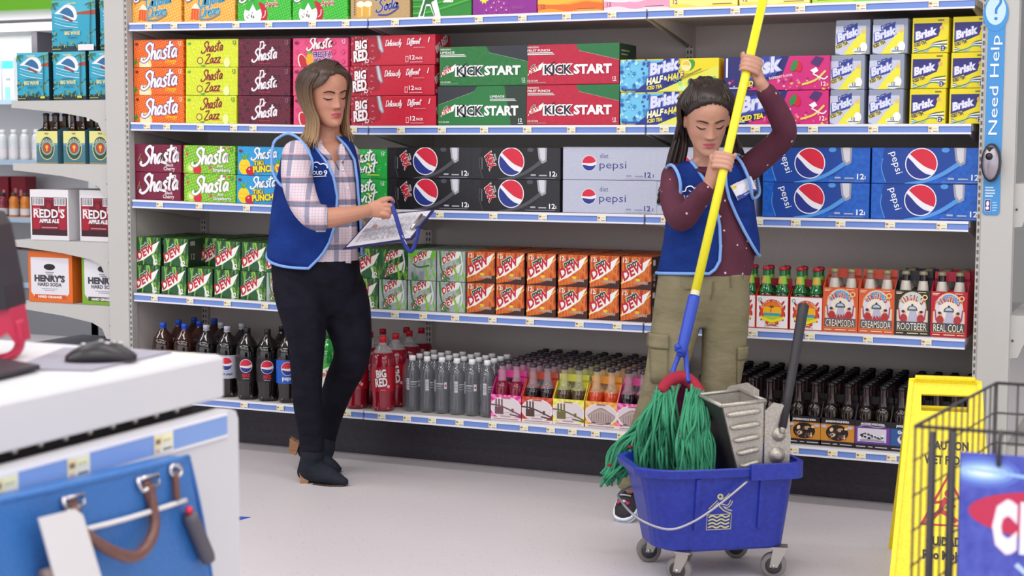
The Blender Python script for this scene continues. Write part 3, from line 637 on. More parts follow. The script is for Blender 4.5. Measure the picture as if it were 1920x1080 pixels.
def proto(k):
    if k in PROTO: return PROTO[k]
    sp = {
     'orange': ('soda_carton', 270, 122, 200, SH_ORANGE, d_orange), 'zazz': ('soda_carton', 270, 122, 200, SH_ZAZZ, d_zazz), 'dr': ('soda_carton', 264, 122, 200, SH_CHERRY, d_dr),
     'fiesta': ('soda_carton', 270, 122, 200, SH_PINK, d_fiesta), 'black': ('soda_carton', 262, 124, 200, SH_BLACK, d_black), 'kiwi': ('soda_carton', 272, 124, 200, SH_KIWI, d_kiwi),
     'tiki': ('soda_carton', 268, 124, 200, SH_BLUE, d_tiki), 'twist': ('soda_carton', 264, 124, 200, SH_GREEN, d_twist), 'dream': ('soda_carton', 266, 122, 200, SH_CREAM, d_dream),
     'apple': ('soda_carton', 270, 122, 200, SH_APPLE, d_apple), 'cream': ('soda_carton', 280, 122, 200, TAN, d_cream), 'ruby': ('soda_carton', 268, 122, 200, mat('#2a8a30', .45), d_ruby),
     'grape': ('soda_carton', 282, 122, 200, mat('#8d2390', .42), d_grape), 'sunset': ('soda_carton', 276, 122, 200, mat('#f0a030', .45), d_sunset('#e8702a', '#f4b83a', '#3a4f9a', '#e0402a')),
     'blush': ('soda_carton', 270, 122, 200, mat('#ecdce6', .45), d_sunset('#e8a0bc', '#f2e4ee', '#5a52a8', '#d85a94')), 'lemon': ('soda_carton', 268, 122, 200, mat('#f0dc50', .45), d_sunset('#f4e68a', '#f0c84a', '#e8903a', '#f2e05a')),
     'lemon2': ('soda_carton', 268, 122, 200, mat('#e8dc5a', .45), d_sunset('#f0ee9a', '#e0d84a', '#b8c83a', '#f2e87a')), 'lime': ('soda_carton', 274, 122, 200, mat('#b8dc4a', .45), d_lime),
     'bigred': ('soda_carton', 398, 124, 136, REDCAN, d_bigred, s_bigred), 'kicklime': ('energy_drink_carton', 396, 159, 200, noise_mat('kick_green_card', [(.3, '#1e6a32'), (.7, '#257a3a')], nscale=8), d_kick('l', '#2c2f38')),
     'kickflip': ('energy_drink_carton', 396, 159, 200, mat('#20763a', .45), d_kick_flip), 'kickfruit': ('energy_drink_carton', 394, 159, 200, noise_mat('kick_red_card', [(.3, '#b01638'), (.7, '#c01c40')], nscale=8), d_kick('f', '#22703e'), lambda p, d, h: p.rect(0, 0, d, h, '#1f3a28').rect(20, h-30, 100, 6, '#8aa08e').rect(20, h-44, 80, 5, '#8aa08e')),
     'half': ('iced_tea_carton', 398, 126, 136, mat('#e6d41a', .45), d_half), 'rasp': ('iced_tea_carton', 402, 126, 136, mat('#cf2378', .45), d_rasp),
     'dbrisk': ('iced_tea_carton', 126, 126, 396, mat('#8f97ae', .45), d_dbrisk), 'brisk': ('iced_tea_carton', 128, 126, 396, mat('#e4d31e', .45), d_brisk),
     'pmax': ('cola_carton', 392, 128, 136, PMAX, can12('', '#0d0d11', '#4a4a52', '', '', 'max')), 'diet': ('cola_carton', 396, 130, 136, PSILV, d_diet), 'pepsi': ('cola_carton', 400, 130, 136, PBLUE, can12('', '#0e3f96', '#4f94dc', '', '', 'pepsi')),
     'dew': ('citrus_soda_carton', 134, 126, 396, DEWG, d_dew, s_dew), 'diet2': ('citrus_soda_carton', 130, 126, 396, DIETG, d_diet2), 'dew2': ('citrus_soda_carton', 130, 126, 396, DEWG, d_diet2), 'diet1': ('citrus_soda_carton', 130, 126, 396, DIETG, d_diet1), 'live': ('citrus_soda_carton', 127, 127, 396, LIVE, d_live, s_dark)}[k]
    PROTO[k] = Proto(carton(*sp)); PROTO[k].h = sp[2]*.001; return PROTO[k]
POS = {1: ('only',), 2: ('lower', 'upper'), 3: ('bottom', 'middle', 'top')}
def put(k, px, py, shelf, level, y, label, rz=0., dx=0., h=None, group=None, cat='carton'):
    q = proto(k); o = q.get(); p = at(px, py, y); x = p.x+dx; z = ZS[shelf]+.0006+level*((h or q.h)+.0012)
    o.location = (x, y, z); o.rotation_euler = (0, 0, rz)
    if x < 0 and shelf < 4:
        o.rotation_euler = (0, DEL, rz); zz = z-ZS[shelf]; o.location = (x*cos(DEL)+zz*sin(DEL), y, ZS[shelf]-x*sin(DEL)+zz*cos(DEL))
    return tag(o, label, cat, group)
rnd = random.Random(11)
def stack(k, px, py, shelf, n, desc, y=.02, jit=.004, where=None, rz=None, group=None):
    for i in range(n):
        lab = desc + (', ' + POS[n][i] + (' one of its stack' if n == 3 else ' one of the pair') if n > 1 else '')
        put(k, px, py, shelf, i, y+rnd.uniform(0, jit), lab, rz=rnd.uniform(-.012, .012) if rz is None else rz, dx=rnd.uniform(-jit, jit), group=group)
# ---------------------------------------------------------------- stock on the aisle shelves
# top shelf
for k, a, b, py, lab in (
  ('dream', 249, 338, 42, 'peach dotted soda carton with ice cream float lettering, left end of top shelf'), ('dream', 342, 443, 41, 'peach dotted soda carton with ice cream float lettering, beside the green apple carton'),
  ('apple', 445, 545, 40, 'green soda carton with cut red apple, beside the peach float carton'), ('apple', 548, 651, 39, 'green soda carton with cut red apple, beside the tan cream soda carton'),
  ('cream', 654, 771, 36, 'tan cream soda carton with two frothy mugs and blue script'), ('ruby', 774, 883, 32, 'green soda carton with big white outlined letter on top shelf'),
  ('grape', 886, 1005, 28, 'purple soda carton with grape cluster and yellow star'), ('sunset', 1008, 1129, 24, 'orange sunset patterned soda carton on top shelf'),
  ('blush', 1132, 1254, 20, 'pale pink and white soda carton on top shelf'), ('lemon', 1257, 1380, 16, 'yellow soda carton with orange clouds behind the mop pole top, on top shelf'),
  ('lemon2', 1385, 1518, 12, 'pale yellow green soda carton on top shelf behind the mop pole'), ('lime', 1524, 1660, 7, 'light green lime soda carton at right end of top shelf')):
    put(k, (a+b)/2, py, 0, 0, .02, lab)
# second shelf
stack('orange', 297, 230, 1, 3, 'orange soda carton with white script lettering and orange slice')
stack('zazz', 396, 231, 1, 3, 'lime yellow soda carton with dark red script lettering')
stack('dr', 496, 232, 1, 3, 'dark cherry red soda carton with white script lettering')
stack('fiesta', 600, 233, 1, 3, 'pink fruit punch soda carton behind the woman with brown hair')
stack('bigred', 736, 234, 1, 3, 'long bright red soda carton with white block capitals')
put('kickflip', 903, 235, 1, 0, .02, 'green and charcoal energy drink carton with dark corner at left, lower of the pair')
put('kicklime', 906, 235, 1, 1, .02, 'green and charcoal energy drink carton with dark corner at right, upper of the pair')
stack('kickfruit', 1073, 236, 1, 2, 'crimson energy drink carton with green corner', jit=.002)
stack('half', 1254.5, 236, 1, 2, 'yellow and light blue lemonade iced tea carton')
stack('rasp', 1452.5, 234, 1, 2, 'magenta and navy raspberry iced tea carton behind the raised arm', jit=.002)
for i, n in enumerate(('bottom', 'middle', 'top')):
    put('dbrisk', 1587+(8 if i == 2 else 0), 232, 1, i, .03, n + ' grey diet iced tea carton of the stack beside the magenta cartons', rz=-.05)
    put('dbrisk', 1660+(5 if i == 2 else 0), 232, 1, i, .03, n + ' grey diet iced tea carton of the stack beside the yellow ones', rz=-.04)
    put('brisk', 1738+i, 231, 1, i, .03, n + ' yellow and navy iced tea carton of the stack beside the grey ones', rz=-.03)
    put('brisk', 1813+i*1.5, 231, 1, i, .03, n + ' yellow and navy iced tea carton of the stack beside the white post', rz=-.03)
# third shelf
stack('black', 294, 377, 2, 2, 'wine red soda carton with large white script lettering')
stack('kiwi', 393, 380, 2, 2, 'green and pink dotted soda carton with strawberry')
stack('tiki', 492, 384, 2, 2, 'bright blue soda carton with pineapples')
stack('twist', 672, 391, 2, 2, 'emerald green soda carton with white script behind the woman')
stack('pmax', 804, 394, 2, 2, 'black cola carton with round emblem, beside the emerald green one')
stack('pmax', 967, 398, 2, 2, 'black cola carton with round emblem, beside the silver one')
stack('diet', 1142, 403, 2, 2, 'silver diet cola carton fully in view left of the girl', jit=.002)
stack('diet', 1321, 406, 2, 2, 'silver diet cola carton mostly hidden behind the girl', jit=.002)
stack('pepsi', 1525, 409, 2, 2, 'bright blue cola carton with round emblem, nearest the girl', jit=.006)
stack('pepsi', 1737, 412, 2, 2, 'bright blue cola carton with round emblem, beside the white post', jit=.002)
# fourth shelf, two high and seen slightly from above
ND = ['at the left end', 'second from the left end', 'third from the left end', 'fourth from the left end', 'next to the woman at her back']
for i, px in enumerate((277, 326, 375, 425, 474.5)):
    put('dew', px, 556+i*4.5, 3, 0, .02, 'dark green citrus soda carton in the lower row, ' + ND[i], rz=rnd.uniform(-.02, .02))
    if i == 2: put('dew', px+27, 564, 3, 1, .15, 'dark green citrus soda carton pushed back in a gap of the upper row', rz=.0)
    else: put('dew', px+(2, 4, 0, 2, 2)[i], 556+i*4.5, 3, 1, .02, 'dark green citrus soda carton in the upper row, ' + ND[i], rz=rnd.uniform(-.02, .02))
put('diet2', 523, 577, 3, 0, .02, 'green and silver citrus soda carton in the lower row, at the back of the woman')
put('dew', 523, 577, 3, 1, .02, 'dark green citrus soda carton in the upper row, at the back of the woman')
for lv, row in ((0, 'lower'), (1, 'upper')):
    put('dew', 683+lv*4, 584, 3, lv, .02, 'dark green citrus soda carton in the %s row, right of the woman' % row)
put('diet2', 736, 587, 3, 0, .02, 'silver and green citrus soda carton in the lower row, nearest the woman')
put('dew2', 738, 587, 3, 1, .02, 'green citrus soda carton with two small logos, under the clipboard strap')
put('diet2', 790.5, 589, 3, 0, .02, 'silver and green citrus soda carton in the lower row, second beside the woman')
put('diet1', 791, 589, 3, 1, .02, 'silver citrus soda carton with plain green top band, in the upper row')
put('diet2', 845, 591, 3, 0, .02, 'silver and green citrus soda carton in the lower row, beside the orange ones')
put('diet2', 845.5, 591, 3, 1, .02, 'silver and green citrus soda carton in the upper row, beside the orange ones')
OR = ['beside the silver ones', 'second from the silver ones', 'third from the silver ones', 'third from the girl', 'second from the girl', 'nearest the girl']
for i, px in enumerate((901, 956, 1014, 1073, 1132, 1191.5)):
    for lv, row in ((0, 'lower'), (1, 'upper')): put('live', px+lv*.5, 594+i*3, 3, lv, .02, 'orange citrus soda carton in the %s row, %s' % (row, OR[i]), rz=rnd.uniform(-.02, .02))
# ---------------------------------------------------------------- bottles
CLEAR = mat('#dfe2e4', .08, alpha=.3, spec=.8); SHRINK = mat('#e6eaee', .1, alpha=.07, spec=.9)
def wrapf(r, z0, a0, h):
    """print wrapped round a bottle: u in mm along the circumference, a0 = angle of u = 0"""
    return lambda u, v, e: ((r+e)*cos(a0+u*.001/r), (r+e)*sin(a0+u*.001/r), z0+v*.001)
def big_bottle(liquid, top, cap, lab, draw):
    m = MB(); lq = mat(liquid, .07, coat=.6)
    prof = [(.03, .0), (.046, .004), (.051, .02), (.049, .045), (.053, .07), (.0545, .1), (.0545, .185), (.055, .2), (.052, .222), (.044, .246)]
    neck = [(.044, .246), (.03, .266), (.018, .28), (.0135, .29), (.0135, .3)]
    m.lathe(prof, lq, 20); m.lathe(neck, mat(top, .07, coat=.6) if top else CLEAR, 20, cap=False)
    for i in range(5): a = i*2*pi/5+.3; m.ball((.04*cos(a), .04*sin(a), .012), (.016, .016, .012), lq, 8, 5)
    o = m.build('soda_bottle')
    c = MB(); cm = mat(cap, .35); c.lathe([(.0155, .292), (.0158, .31), (.0145, .3125)], cm, 18); c.lathe([(.0165, .288), (.0165, .291)], cm, 18); c.build('cap', o)
    L = MB(); L.lathe([(.0556, .085), (.0556, .188)], mat(lab, .3), 24, cap=False); lo = L.build('label', o)
    p = Print(170, 103, wrapf(.0558, .085, radians(-90)-.085/.0558, 103)); p.strip = 5; draw(p); p.mb.build('label_print', lo)
    return o
def l_tea(p): p.rect(0, 94, 170, 9, '#e8d81c').poly([(100, 20), (170, 60), (170, 90), (120, 90)], '#e8d81c'); brisk(p, 36, 48, 74, .15, None)
def l_diet(p): globe(p, 85, 66, 28, .35); p.text('diet pepsi', 60, 16, 12, '#2b3880', w=54)
def l_max(p): globe(p, 85, 66, 28, .35); p.text('MAX', 68, 16, 16, '#c2182c', w=38, bold=.06).rect(70, 8, 30, 3, '#9a9aa2')
def l_pepsi(p): globe(p, 85, 66, 28, .35); p.text('pepsi', 60, 16, 18, '#f0f2fa', w=50)
def l_red(p): p.text('BIG', 58, 58, 32, '#f0e8ea', w=46, rot=.12, bold=.04, out='#7a0c24').text('RED', 54, 20, 34, '#f0e8ea', w=56, rot=.12, bold=.04, out='#7a0c24').ell(112, 22, 7, '#e0b0b8').rect(76, 6, 24, 3, '#d08a94')
def l_green(p): p.poly([(0, 0), (170, 0), (170, 60), (90, 90), (0, 50)], '#e6ecd8'); p.text('mtn DEW', 50, 40, 18, '#c3142e', w=70, rot=.4, bold=.05)
BB = {'tea': Proto(big_bottle('#2c120c', '#3a1a12', '#1f4fc0', '#22267e', l_tea)), 'diet': Proto(big_bottle('#120a0c', '#1a1114', '#b4b6c2', '#b9bccb', l_diet)),
      'max': Proto(big_bottle('#0f090b', '#171013', '#1b1b20', '#121216', l_max)), 'pepsi': Proto(big_bottle('#120a0c', '#1a1114', '#1b2a6a', '#1656b8', l_pepsi)),
      'red': Proto(big_bottle('#8a0f26', '', '#d2182c', '#a81428', l_red)), 'green': Proto(big_bottle('#1f8a34', '#2a9a40', '#1c5a2a', '#3fae3a', l_green))}
DECKZ = ZS[4]+.0006
def column(k, px, Y0, labs):
    X = at(px, 690, Y0).x
    for i, lab in enumerate(labs):
        o = BB[k].get(); o.location = (X+rnd.uniform(-.002, .002), Y0+i*.118, DECKZ); o.scale = (.95, .95, 1); o.rotation_euler = (0, 0, .42+rnd.uniform(-.1, .1)); tag(o, lab, 'bottle')
column('tea', 307, .02, ('iced tea bottle with navy label, first in the bottom shelf row from the left', 'iced tea bottle with blue cap, second row behind the first one', 'iced tea bottle with dark blue cap, third row, left one'))
column('tea', 347, .02, ('iced tea bottle with navy label beside the silver labelled cola', 'iced tea bottle with blue cap, second row, beside the silver cap', 'iced tea bottle with dark blue cap, third row, right one'))
column('diet', 388, .02, ('cola bottle with silver label beside the iced tea bottle', 'cola bottle with silver cap in the second row, left one'))
column('diet', 427, .02, ('cola bottle with silver label cut by the counter corner', 'cola bottle with silver cap in the second row, right one'))
column('max', 465, .0, ('black labelled cola bottle with round emblem, left of two',))
column('max', 502, .0, ('black labelled cola bottle with round emblem, right of two', 'dark capped cola bottle in the second row behind the black labels'))
column('pepsi', 540, .0, ('blue labelled cola bottle half hidden by the dark jeans',))
column('green', 618, .0, ('green citrus soda bottle seen between the legs', 'green citrus soda bottle in the second row behind the legs'))
column('red', 668, -.01, ('red soda bottle half hidden behind the far leg', 'red soda bottle, second row, behind the half hidden one', 'red soda bottle, third row, behind the half hidden one'))
column('red', 718, -.02, ('red soda bottle with white block capitals and bright red cap', 'red soda bottle directly behind the one with white capitals', 'red soda bottle in the third row, with dark red cap', 'red soda bottle in the last row, left of the loose one'))
column('red', 762, .32, ('loose red soda bottle behind the wrapped case of small bottles',))
# shrink-wrapped case of small grey bottles
CS = empty('shrink_wrapped_bottle_case', (at(835, 770, -.02).x, 0, DECKZ), label='shrink wrapped case of small dark cola bottles with white caps', cat='bottle case')
def small_bottle():
    m = MB(); m.lathe([(.022, 0), (.0295, .004), (.032, .02), (.0325, .035), (.029, .058), (.0315, .08), (.0322, .15), (.031, .17), (.022, .195), (.0135, .208), (.0125, .222)], mat('#3c3f48', .08, coat=.8), 16)
    o = m.build('bottle', CS); c = MB(); c.lathe([(.0145, .214), (.0145, .232), (.013, .2345)], mat('#f2f2f6', .35), 14); c.build('cap', o)
    p = Print(90, 60, wrapf(.0319, .085, -2.4, 60)); p.strip = 5; p.rect(20, 8, 14, 48, '#cfd0d6')
    for k in range(7): p.rect(21, 10+k*6.5, 12, 2.5, '#4a4a52')
    p.rect(40, 40, 30, 4, '#b9bac2').rect(40, 30, 24, 4, '#8a8b95').rect(40, 20, 28, 3, '#8a8b95').rect(74, 20, 12, 28, '#d6d6dc').ell(80, 34, 5, '#c2243a'); p.mb.build('label_print', o)
    return o
sb = small_bottle()
for r in range(4):
    for c in range(6):
        o = sb if r == c == 0 else copy_tree(sb, CS)
        o.location = ((c-2.5)*.0695, .02+r*.066, 0); o.rotation_euler = (0, 0, rnd.uniform(-.9, .7))
m = MB(); q = [(-.210, -.014), (.210, -.014), (.210, .252), (-.210, .252)]
def rr(h, z): return [(x*h, .119+(y-.119)*h, z) for x, y in ((-.2, -.013), (.2, -.013), (.209, -.004), (.209, .242), (.2, .251), (-.2, .251), (-.209, .242), (-.209, -.004))]
m.loft([rr(1, .004), rr(1.0, .15), rr(.99, .19), rr(.93, .222)], SHRINK, True, False); m.build('shrink_wrap', CS)
# glass bottles
def glass_bottle(liq, glass, capc, level, neck=None, lab=None, r=.0305, ht=.23):
    m = MB(); lm = mat(liq, .06, coat=.5); s = ht/.23
    body = [(.026, 0), (r, .005), (r, .115*s), (r*.93, .135*s), (r*.62, .155*s), (.0155, .172*s), (.0135, .2*s), (.0135, .222*s)]
    a = [p for p in body if p[1] <= level]; b = [p for p in body if p[1] > level]
    gm = mat(glass, .06, coat=.5) if neck == 'solid' else mat(glass, .06, alpha=.38, spec=.8)
    m.lathe(a, lm, 12); m.lathe([a[-1]] + b, gm, 12, cap=False); o = m.build('glass_bottle')
    c = MB(); c.lathe([(.0148, .217*s), (.0162, .2185*s), (.0152, .226*s), (.0118, .231*s)], mat(capc, .35, .2), 14); c.build('cap', o)
    if lab:
        z0, z1, r0, r1, col, col2 = lab; L = MB(); L.lathe([(r0, z0), (r1, z1)], mat(col, .35, .1 if col2 is None else 0), 14, cap=False); lo = L.build('neck_label', o)
        if col2: P_ = MB(); P_.lathe([(r0+.0004, z0+.004), (r1+.0004, z1-.004)], mat(col2, .4), 6, cap=False, ang=(-2.5, -1.2)); P_.build('neck_print', lo)
    return Proto(o)
GB = {'pink': glass_bottle('#7a1430', '#c8a0b4', '#3c3640', .16), 'dark': glass_bottle('#1e0f16', '#b0a0a8', '#3c3640', .15), 'olive': glass_bottle('#4a3420', '#c8c69a', '#3c3640', .15), 'amber': glass_bottle('#c23c16', '#e2c4a0', '#3c3640', .15),
      'ginger': glass_bottle('#0f3a20', '#1c6a34', '#a8202a', .15, 'solid', (.165, .196, .0178, .0145, '#7fc23a', '#d8a04a')), 'cream': glass_bottle('#5a2a1c', '#a8948a', '#8f8460', .15, None, (.155, .196, .0225, .015, '#c6bfb4', None)),
      'root': glass_bottle('#160c0c', '#171317', '#8a8266', .15, 'solid', (.155, .196, .0225, .015, '#c6bfb4', None)), 'brown': glass_bottle('#1c0e0c', '#26161a', '#15131a', .17, 'solid')}
def carrier(name, w, h1, h2, dep, body, draw, inner, top=None):
    m = MB(); W_, a, b, d = w*.001, h1*.001, h2*.001, dep*.001
    m.box((0, .0012, a/2), (W_, .0024, a), body); m.box((0, d-.0012, a/2), (W_, .0024, a), body); m.box((0, d/2, .0012), (W_-.001, d-.004, .002), inner)
    sd = [(0, 0), (0, a), (d*.38, b*.86), (d*.62, b*.86), (d, a), (d, 0)]
    for x in (-W_/2, W_/2-.0022): m.prism([(y, z) for y, z in sd], 'x', x, x+.0022, body)
    o = m.build(name)
    dv = MB(); t = b-a*.0
    dv.box((0, d/2, b*.36), (W_-.006, .003, b*.72), inner); dv.box((-W_*.36, d/2, b*.8), (W_*.24, .003, b*.2), inner); dv.box((W_*.36, d/2, b*.8), (W_*.24, .003, b*.2), inner); dv.box((0, d/2, b*.93), (W_-.006, .003, b*.15), inner); dv.build('handle_divider', o)
    p = Print(w, h1); p.rect(.5, .5, w-1, h1-1, body); draw(p, w, h1); p.mb.build('front_print', o)
    return Proto(o)
def arc_text(p, t, cx, cy, r, h, c, span, bold=.03, out=None):
    n = len(t)
    for i, ch in enumerate(t):
        a = pi/2+span/2-span*(i+.5)/n
        if ch != ' ': p.text(ch, cx+r*cos(a), cy+r*sin(a), h, c, w=None if ch in "I'" else span*r/n*.9, rot=a-pi/2, bold=bold, anchor='c', out=out)
def d_bridge(c1, c2, ink, dome=False):
    def d(p, w, h):
        for i in range(16):
            a = pi*i/16*2; b = a+.2; p.poly([(w/2, h*.5), (w/2+140*cos(a), h*.5+140*sin(a)), (w/2+140*cos(b), h*.5+140*sin(b))], c2)
        p.rect(0, 0, w, 12, '#e6dcdc').ell(w/2, h*.5, w*.52, '#e9dfe2', h*.44).ell(w/2, h*.5, w*.49, '#d9ced2', h*.41)
        if dome:
            p.poly(cr([(8, 46), (34, 66), (w/2, 80), (w-34, 66), (w-8, 46), (w-36, 20), (36, 20), (8, 46)], 4), '#9a8584').poly(cr([(12, 44), (36, 62), (w/2, 74), (w-36, 62), (w-12, 44), (w-40, 24), (40, 24), (12, 44)], 4), '#b39f9c')
            for i in range(9): p.rect(26+i*10, 24, 3, 40-abs(i-4)*3, '#8a7472')
            p.stroke([(26, 20), (w/2, 15), (w-26, 20)], 6, '#5a4444')
        else:
            for x in (20, 33, 46): p.rect(x, 30, 7, 56, ink)
            p.rect(18, 24, 38, 30, ink).stroke([(0, 62), (50, 56), (w, 24)], 6, ink).rect(w-42, 34, 10, 16, ink).stroke([(w-50, 26), (w, 18)], 6, ink).stroke([(56, 30), (w-46, 34)], 3, '#b8a8ac')
        p.rect(46, 88, 42, 9, c1).rect(50, 90, 34, 4, '#8a5a64').rect(42, 14, 46, 5, '#b59aa0').rect(12, 4, w-24, 3.5, '#a88c94')
    return d
def d_reed(p, w, h):
    p.rect(0, 0, w, h, '#c2301e').rect(3, 3, w-6, h-6, '#ece6dc').rect(6, 6, w-12, h-12, '#e9e4ea')
    for i, (x, y, r) in enumerate([(22, 96, .6), (16, 76, .2), (16, 54, -.1), (24, 38, -.5), (w-22, 98, -.6), (w-16, 80, -.2), (w-16, 56, .1), (w-24, 40, .5)]): p.ell(x, y, 4, '#c2282c', 11, rot=r)
    p.ring(w/2, h*.52, 36, 46, '#d0401e', 30).ell(w/2, h*.52, 36, '#f0b020').ell(w/2, h*.52, 36, '#e0761c', a0=.5, a1=2.64).ell(w/2, h*.52-4, 34, '#3f9ab0', a0=3.2, a1=6.2).ell(w/2, h*.52-8, 34, '#a8c83a', a0=3.4, a1=6.0)
    p.stroke([(w/2-6, h*.52-4), (w/2-2, h*.52+16)], 2.4, '#5a2a1c')
    for a in (0.2, 1.1, 2.0, 2.9): p.stroke([(w/2-2, h*.52+16), (w/2-2+10*cos(a), h*.52+16+7*sin(a))], 3, '#4a2a3a', 0)
    arc_text(p, 'EXTRA GINGER', w/2, h*.52, 38, 6, '#f4d0a8', 2.6); p.stroke([(20, 42), (40, 34), (w/2, 28), (w-40, 34), (w-20, 42)], 11, '#ecd81c'); p.stroke([(38, 24), (w/2, 16), (w-38, 24)], 11, '#d0401e'); p.text('BREW', w/2, 14, 7, '#f4d0a8', anchor='c', bold=.04)
    for x in (34, 46, 78, 90): p.stroke([(w/2, 18), (x, 8)], 1.6, '#3a5a3a', 0)
    p.ring(16, h-17, 5, 7.5, '#3aa8a0')
def d_virgil(base, line1, line2, rim, sky='#5a9ad0', orange=False):
    def d(p, w, h):
        for q, c in ((0, rim), (3, '#d9d4e0')):
            pts = [(8+q, 16+q), (w-8-q, 16+q), (w-8-q, 92), (w-14-q, 96)] + [(w/2+(w/2-14-q)*cos(a), 104+(58-q)*sin(a)) for a in [i*pi/12 for i in range(13)]] + [(14+q, 96), (8+q, 92)]
            p.poly(pts, c)
        p.ell(w/2, 112, 40, sky, 44, a0=.1, a1=3.04).ell(w/2, 98, 34, '#e9dfd0', 34); p.poly([(46, 44), (56, 92), (78, 92), (90, 44)], '#b9b6cc')
        arc_text(p, "VIRGIL'S", w/2, 90, 40, 19, '#b8301c', 1.9, .04, '#eaddc8')
        p.ell(w/2, 96, 18, '#3a5a6a', 14, a0=0, a1=pi).ell(w/2, 97, 13, '#b9c2d0', 10, a0=0, a1=pi).ell(w/2, 112, 4, '#3a2a3a').rect(w/2-18, 92, 36, 5, '#4a5a5a')
        for x, s in ((34, 1), (w-34, -1)): p.ell(x, 62, 13, '#b03434', 17).ell(x+s*2, 84, 6, '#d8a08a', 7).ell(x-s*2, 88, 6, '#4a2a2a', 5).stroke([(x-s*18, 100), (x-s*14, 60)], 4, '#a83a4a', 0)
        if orange: p.text('ORANGE', w/2, 48, 17, '#b83030', w=86, anchor='c', bold=.06)
        p.rect(8, 19, w-16, 32, '#6a5a62' if orange else '#4a4a52'); p.text(line1, w/2, 21, 26, '#f0ead8', w=w-24, anchor='c', bold=.0, out='#2a1a1c', ow=.05)
        p.lines(6, h-14, 26, 10, 2, '#e8d8b8').lines(w-44, h-8, 38, 5, 1, '#e8d8b8').ring(w-20, h-24, 6, 10, '#e8cf8a').rect(8, 7, 26, 3, '#e8d8b8').rect(48, 7, 40, 3, '#e8d8b8').rect(w-34, 7, 26, 3, '#e8d8b8')
    return d
def d_jack(base, edge, kind):
    def d(p, w, h):
        p.rect(0, 0, w, h, '#1b1820').text('JACKSON HOLE SODA', w/2, h-15, 7, '#e6e2e6', w=88, anchor='c', bold=.05)
        p.rect(0, 20, w, h-42, edge).rect(3, 22, w-6, h-46, base)
        if kind == 0:
            p.ell(w/2, 52, 42, '#1c1414', 30); g = random.Random(5)
            for i in range(16): p.ell(w/2+g.uniform(-34, 34), 52+g.uniform(-22, 22), g.uniform(3, 9), ('#c09a78', '#8a5c44', '#e2c8a8', '#5a3a2c')[i % 4], g.uniform(2, 7), rot=g.uniform(0, 3), n=9)
            p.stroke([(w/2-18, 36), (w/2-10, 42), (w/2-16, 50), (w/2-24, 44), (w/2-18, 36)], 3, '#d8bca0').ell(16, h-32, 11, '#b9b4c4', 6).ell(w-16, h-32, 11, '#b9b4c4', 6); arc_text(p, 'BUCKIN', w/2, 40, 38, 8, '#2a1a14', 1.0)
        elif kind == 1:
            p.rect(10, 28, w-24, h-56, '#cfcad8'); g = random.Random(8)
            for i in range(30): p.ell(18+g.uniform(0, w-42), 44+g.uniform(-6, 14), g.uniform(3, 7), ('#1c1a22', '#e6e4ea', '#4a4656')[i % 3], g.uniform(2, 6), n=8)
            p.stroke([(14, 82), (40, 90), (80, 84), (w-18, 90)], 5, '#8a86a0').stroke([(20, 32), (60, 36), (w-20, 32)], 6, '#9a96ae')
        else:
            p.text('Grand', 26, h-40, 12, '#e8e6ee', w=40, bold=.04); p.ell(60, 44, 34, '#d8d4dc', 20).ell(50, 50, 16, '#6a3a34', 12).ell(78, 36, 12, '#f0eef2', 12)
        p.rect(6, 8, 34, 3.5, '#b9b4bc').rect(50, 8, 16, 3.5, '#b9b4bc').rect(76, 8, w-86, 3.5, '#b9b4bc')
    return d
CK = lambda c: mat(c, .5)
CR = {'pink': carrier('bottle_carrier', 134, 104, 196, 128, CK('#d42a86'), d_bridge('#e86aa8', '#f07ab8', '#6a4650'), CK('#d8388c')), 'rust': carrier('bottle_carrier', 134, 104, 196, 128, CK('#d8562c'), d_bridge('#d87a6a', '#b83a24', '#4a3230'), CK('#b8462c')),
      'yellow': carrier('bottle_carrier', 134, 104, 196, 128, CK('#e2dc3c'), d_bridge('#d8d060', '#eee87a', '#6a6434'), CK('#d2d046')), 'gold': carrier('bottle_carrier', 134, 104, 196, 128, CK('#e89a34'), d_bridge('#d8a08a', '#f0b85a', '#6a4a44', True), CK('#e0962c')),
      'pink2': carrier('bottle_carrier', 134, 104, 196, 128, CK('#d23a8c'), d_bridge('#e87ab0', '#f084bc', '#4a3644', True), CK('#d8488c')),
      'reed': carrier('bottle_carrier', 125, 126, 186, 128, CK('#b3261c'), d_reed, CK('#a01e34')), 'cream': carrier('bottle_carrier', 131, 166, 232, 130, CK('#d85a30'), d_virgil('', 'CREAMSODA', '', '#e8b45a', orange=True), CK('#c84a34')),
      'root': carrier('bottle_carrier', 129, 166, 232, 130, CK('#2a2622'), d_virgil('', 'ROOTBEER', '', '#b8a850', '#b0d0dc'), CK('#24222c')), 'cola': carrier('bottle_carrier', 129, 166, 232, 130, CK('#b81734'), d_virgil('', 'REAL COLA', '', '#e8b45a'), CK('#b01c3c')),
      'ochre': carrier('bottle_carrier', 129, 106, 186, 130, CK('#1b1820'), d_jack('#c8862c', '#b87626', 0), CK('#191519')), 'violet': carrier('bottle_carrier', 129, 106, 186, 130, CK('#1b1820'), d_jack('#6a3a94', '#5a2e84', 1), CK('#191519')),
      'navy': carrier('bottle_carrier', 129, 106, 186, 130, CK('#1b1820'), d_jack('#2c5490', '#24467c', 2), CK('#191519'))}
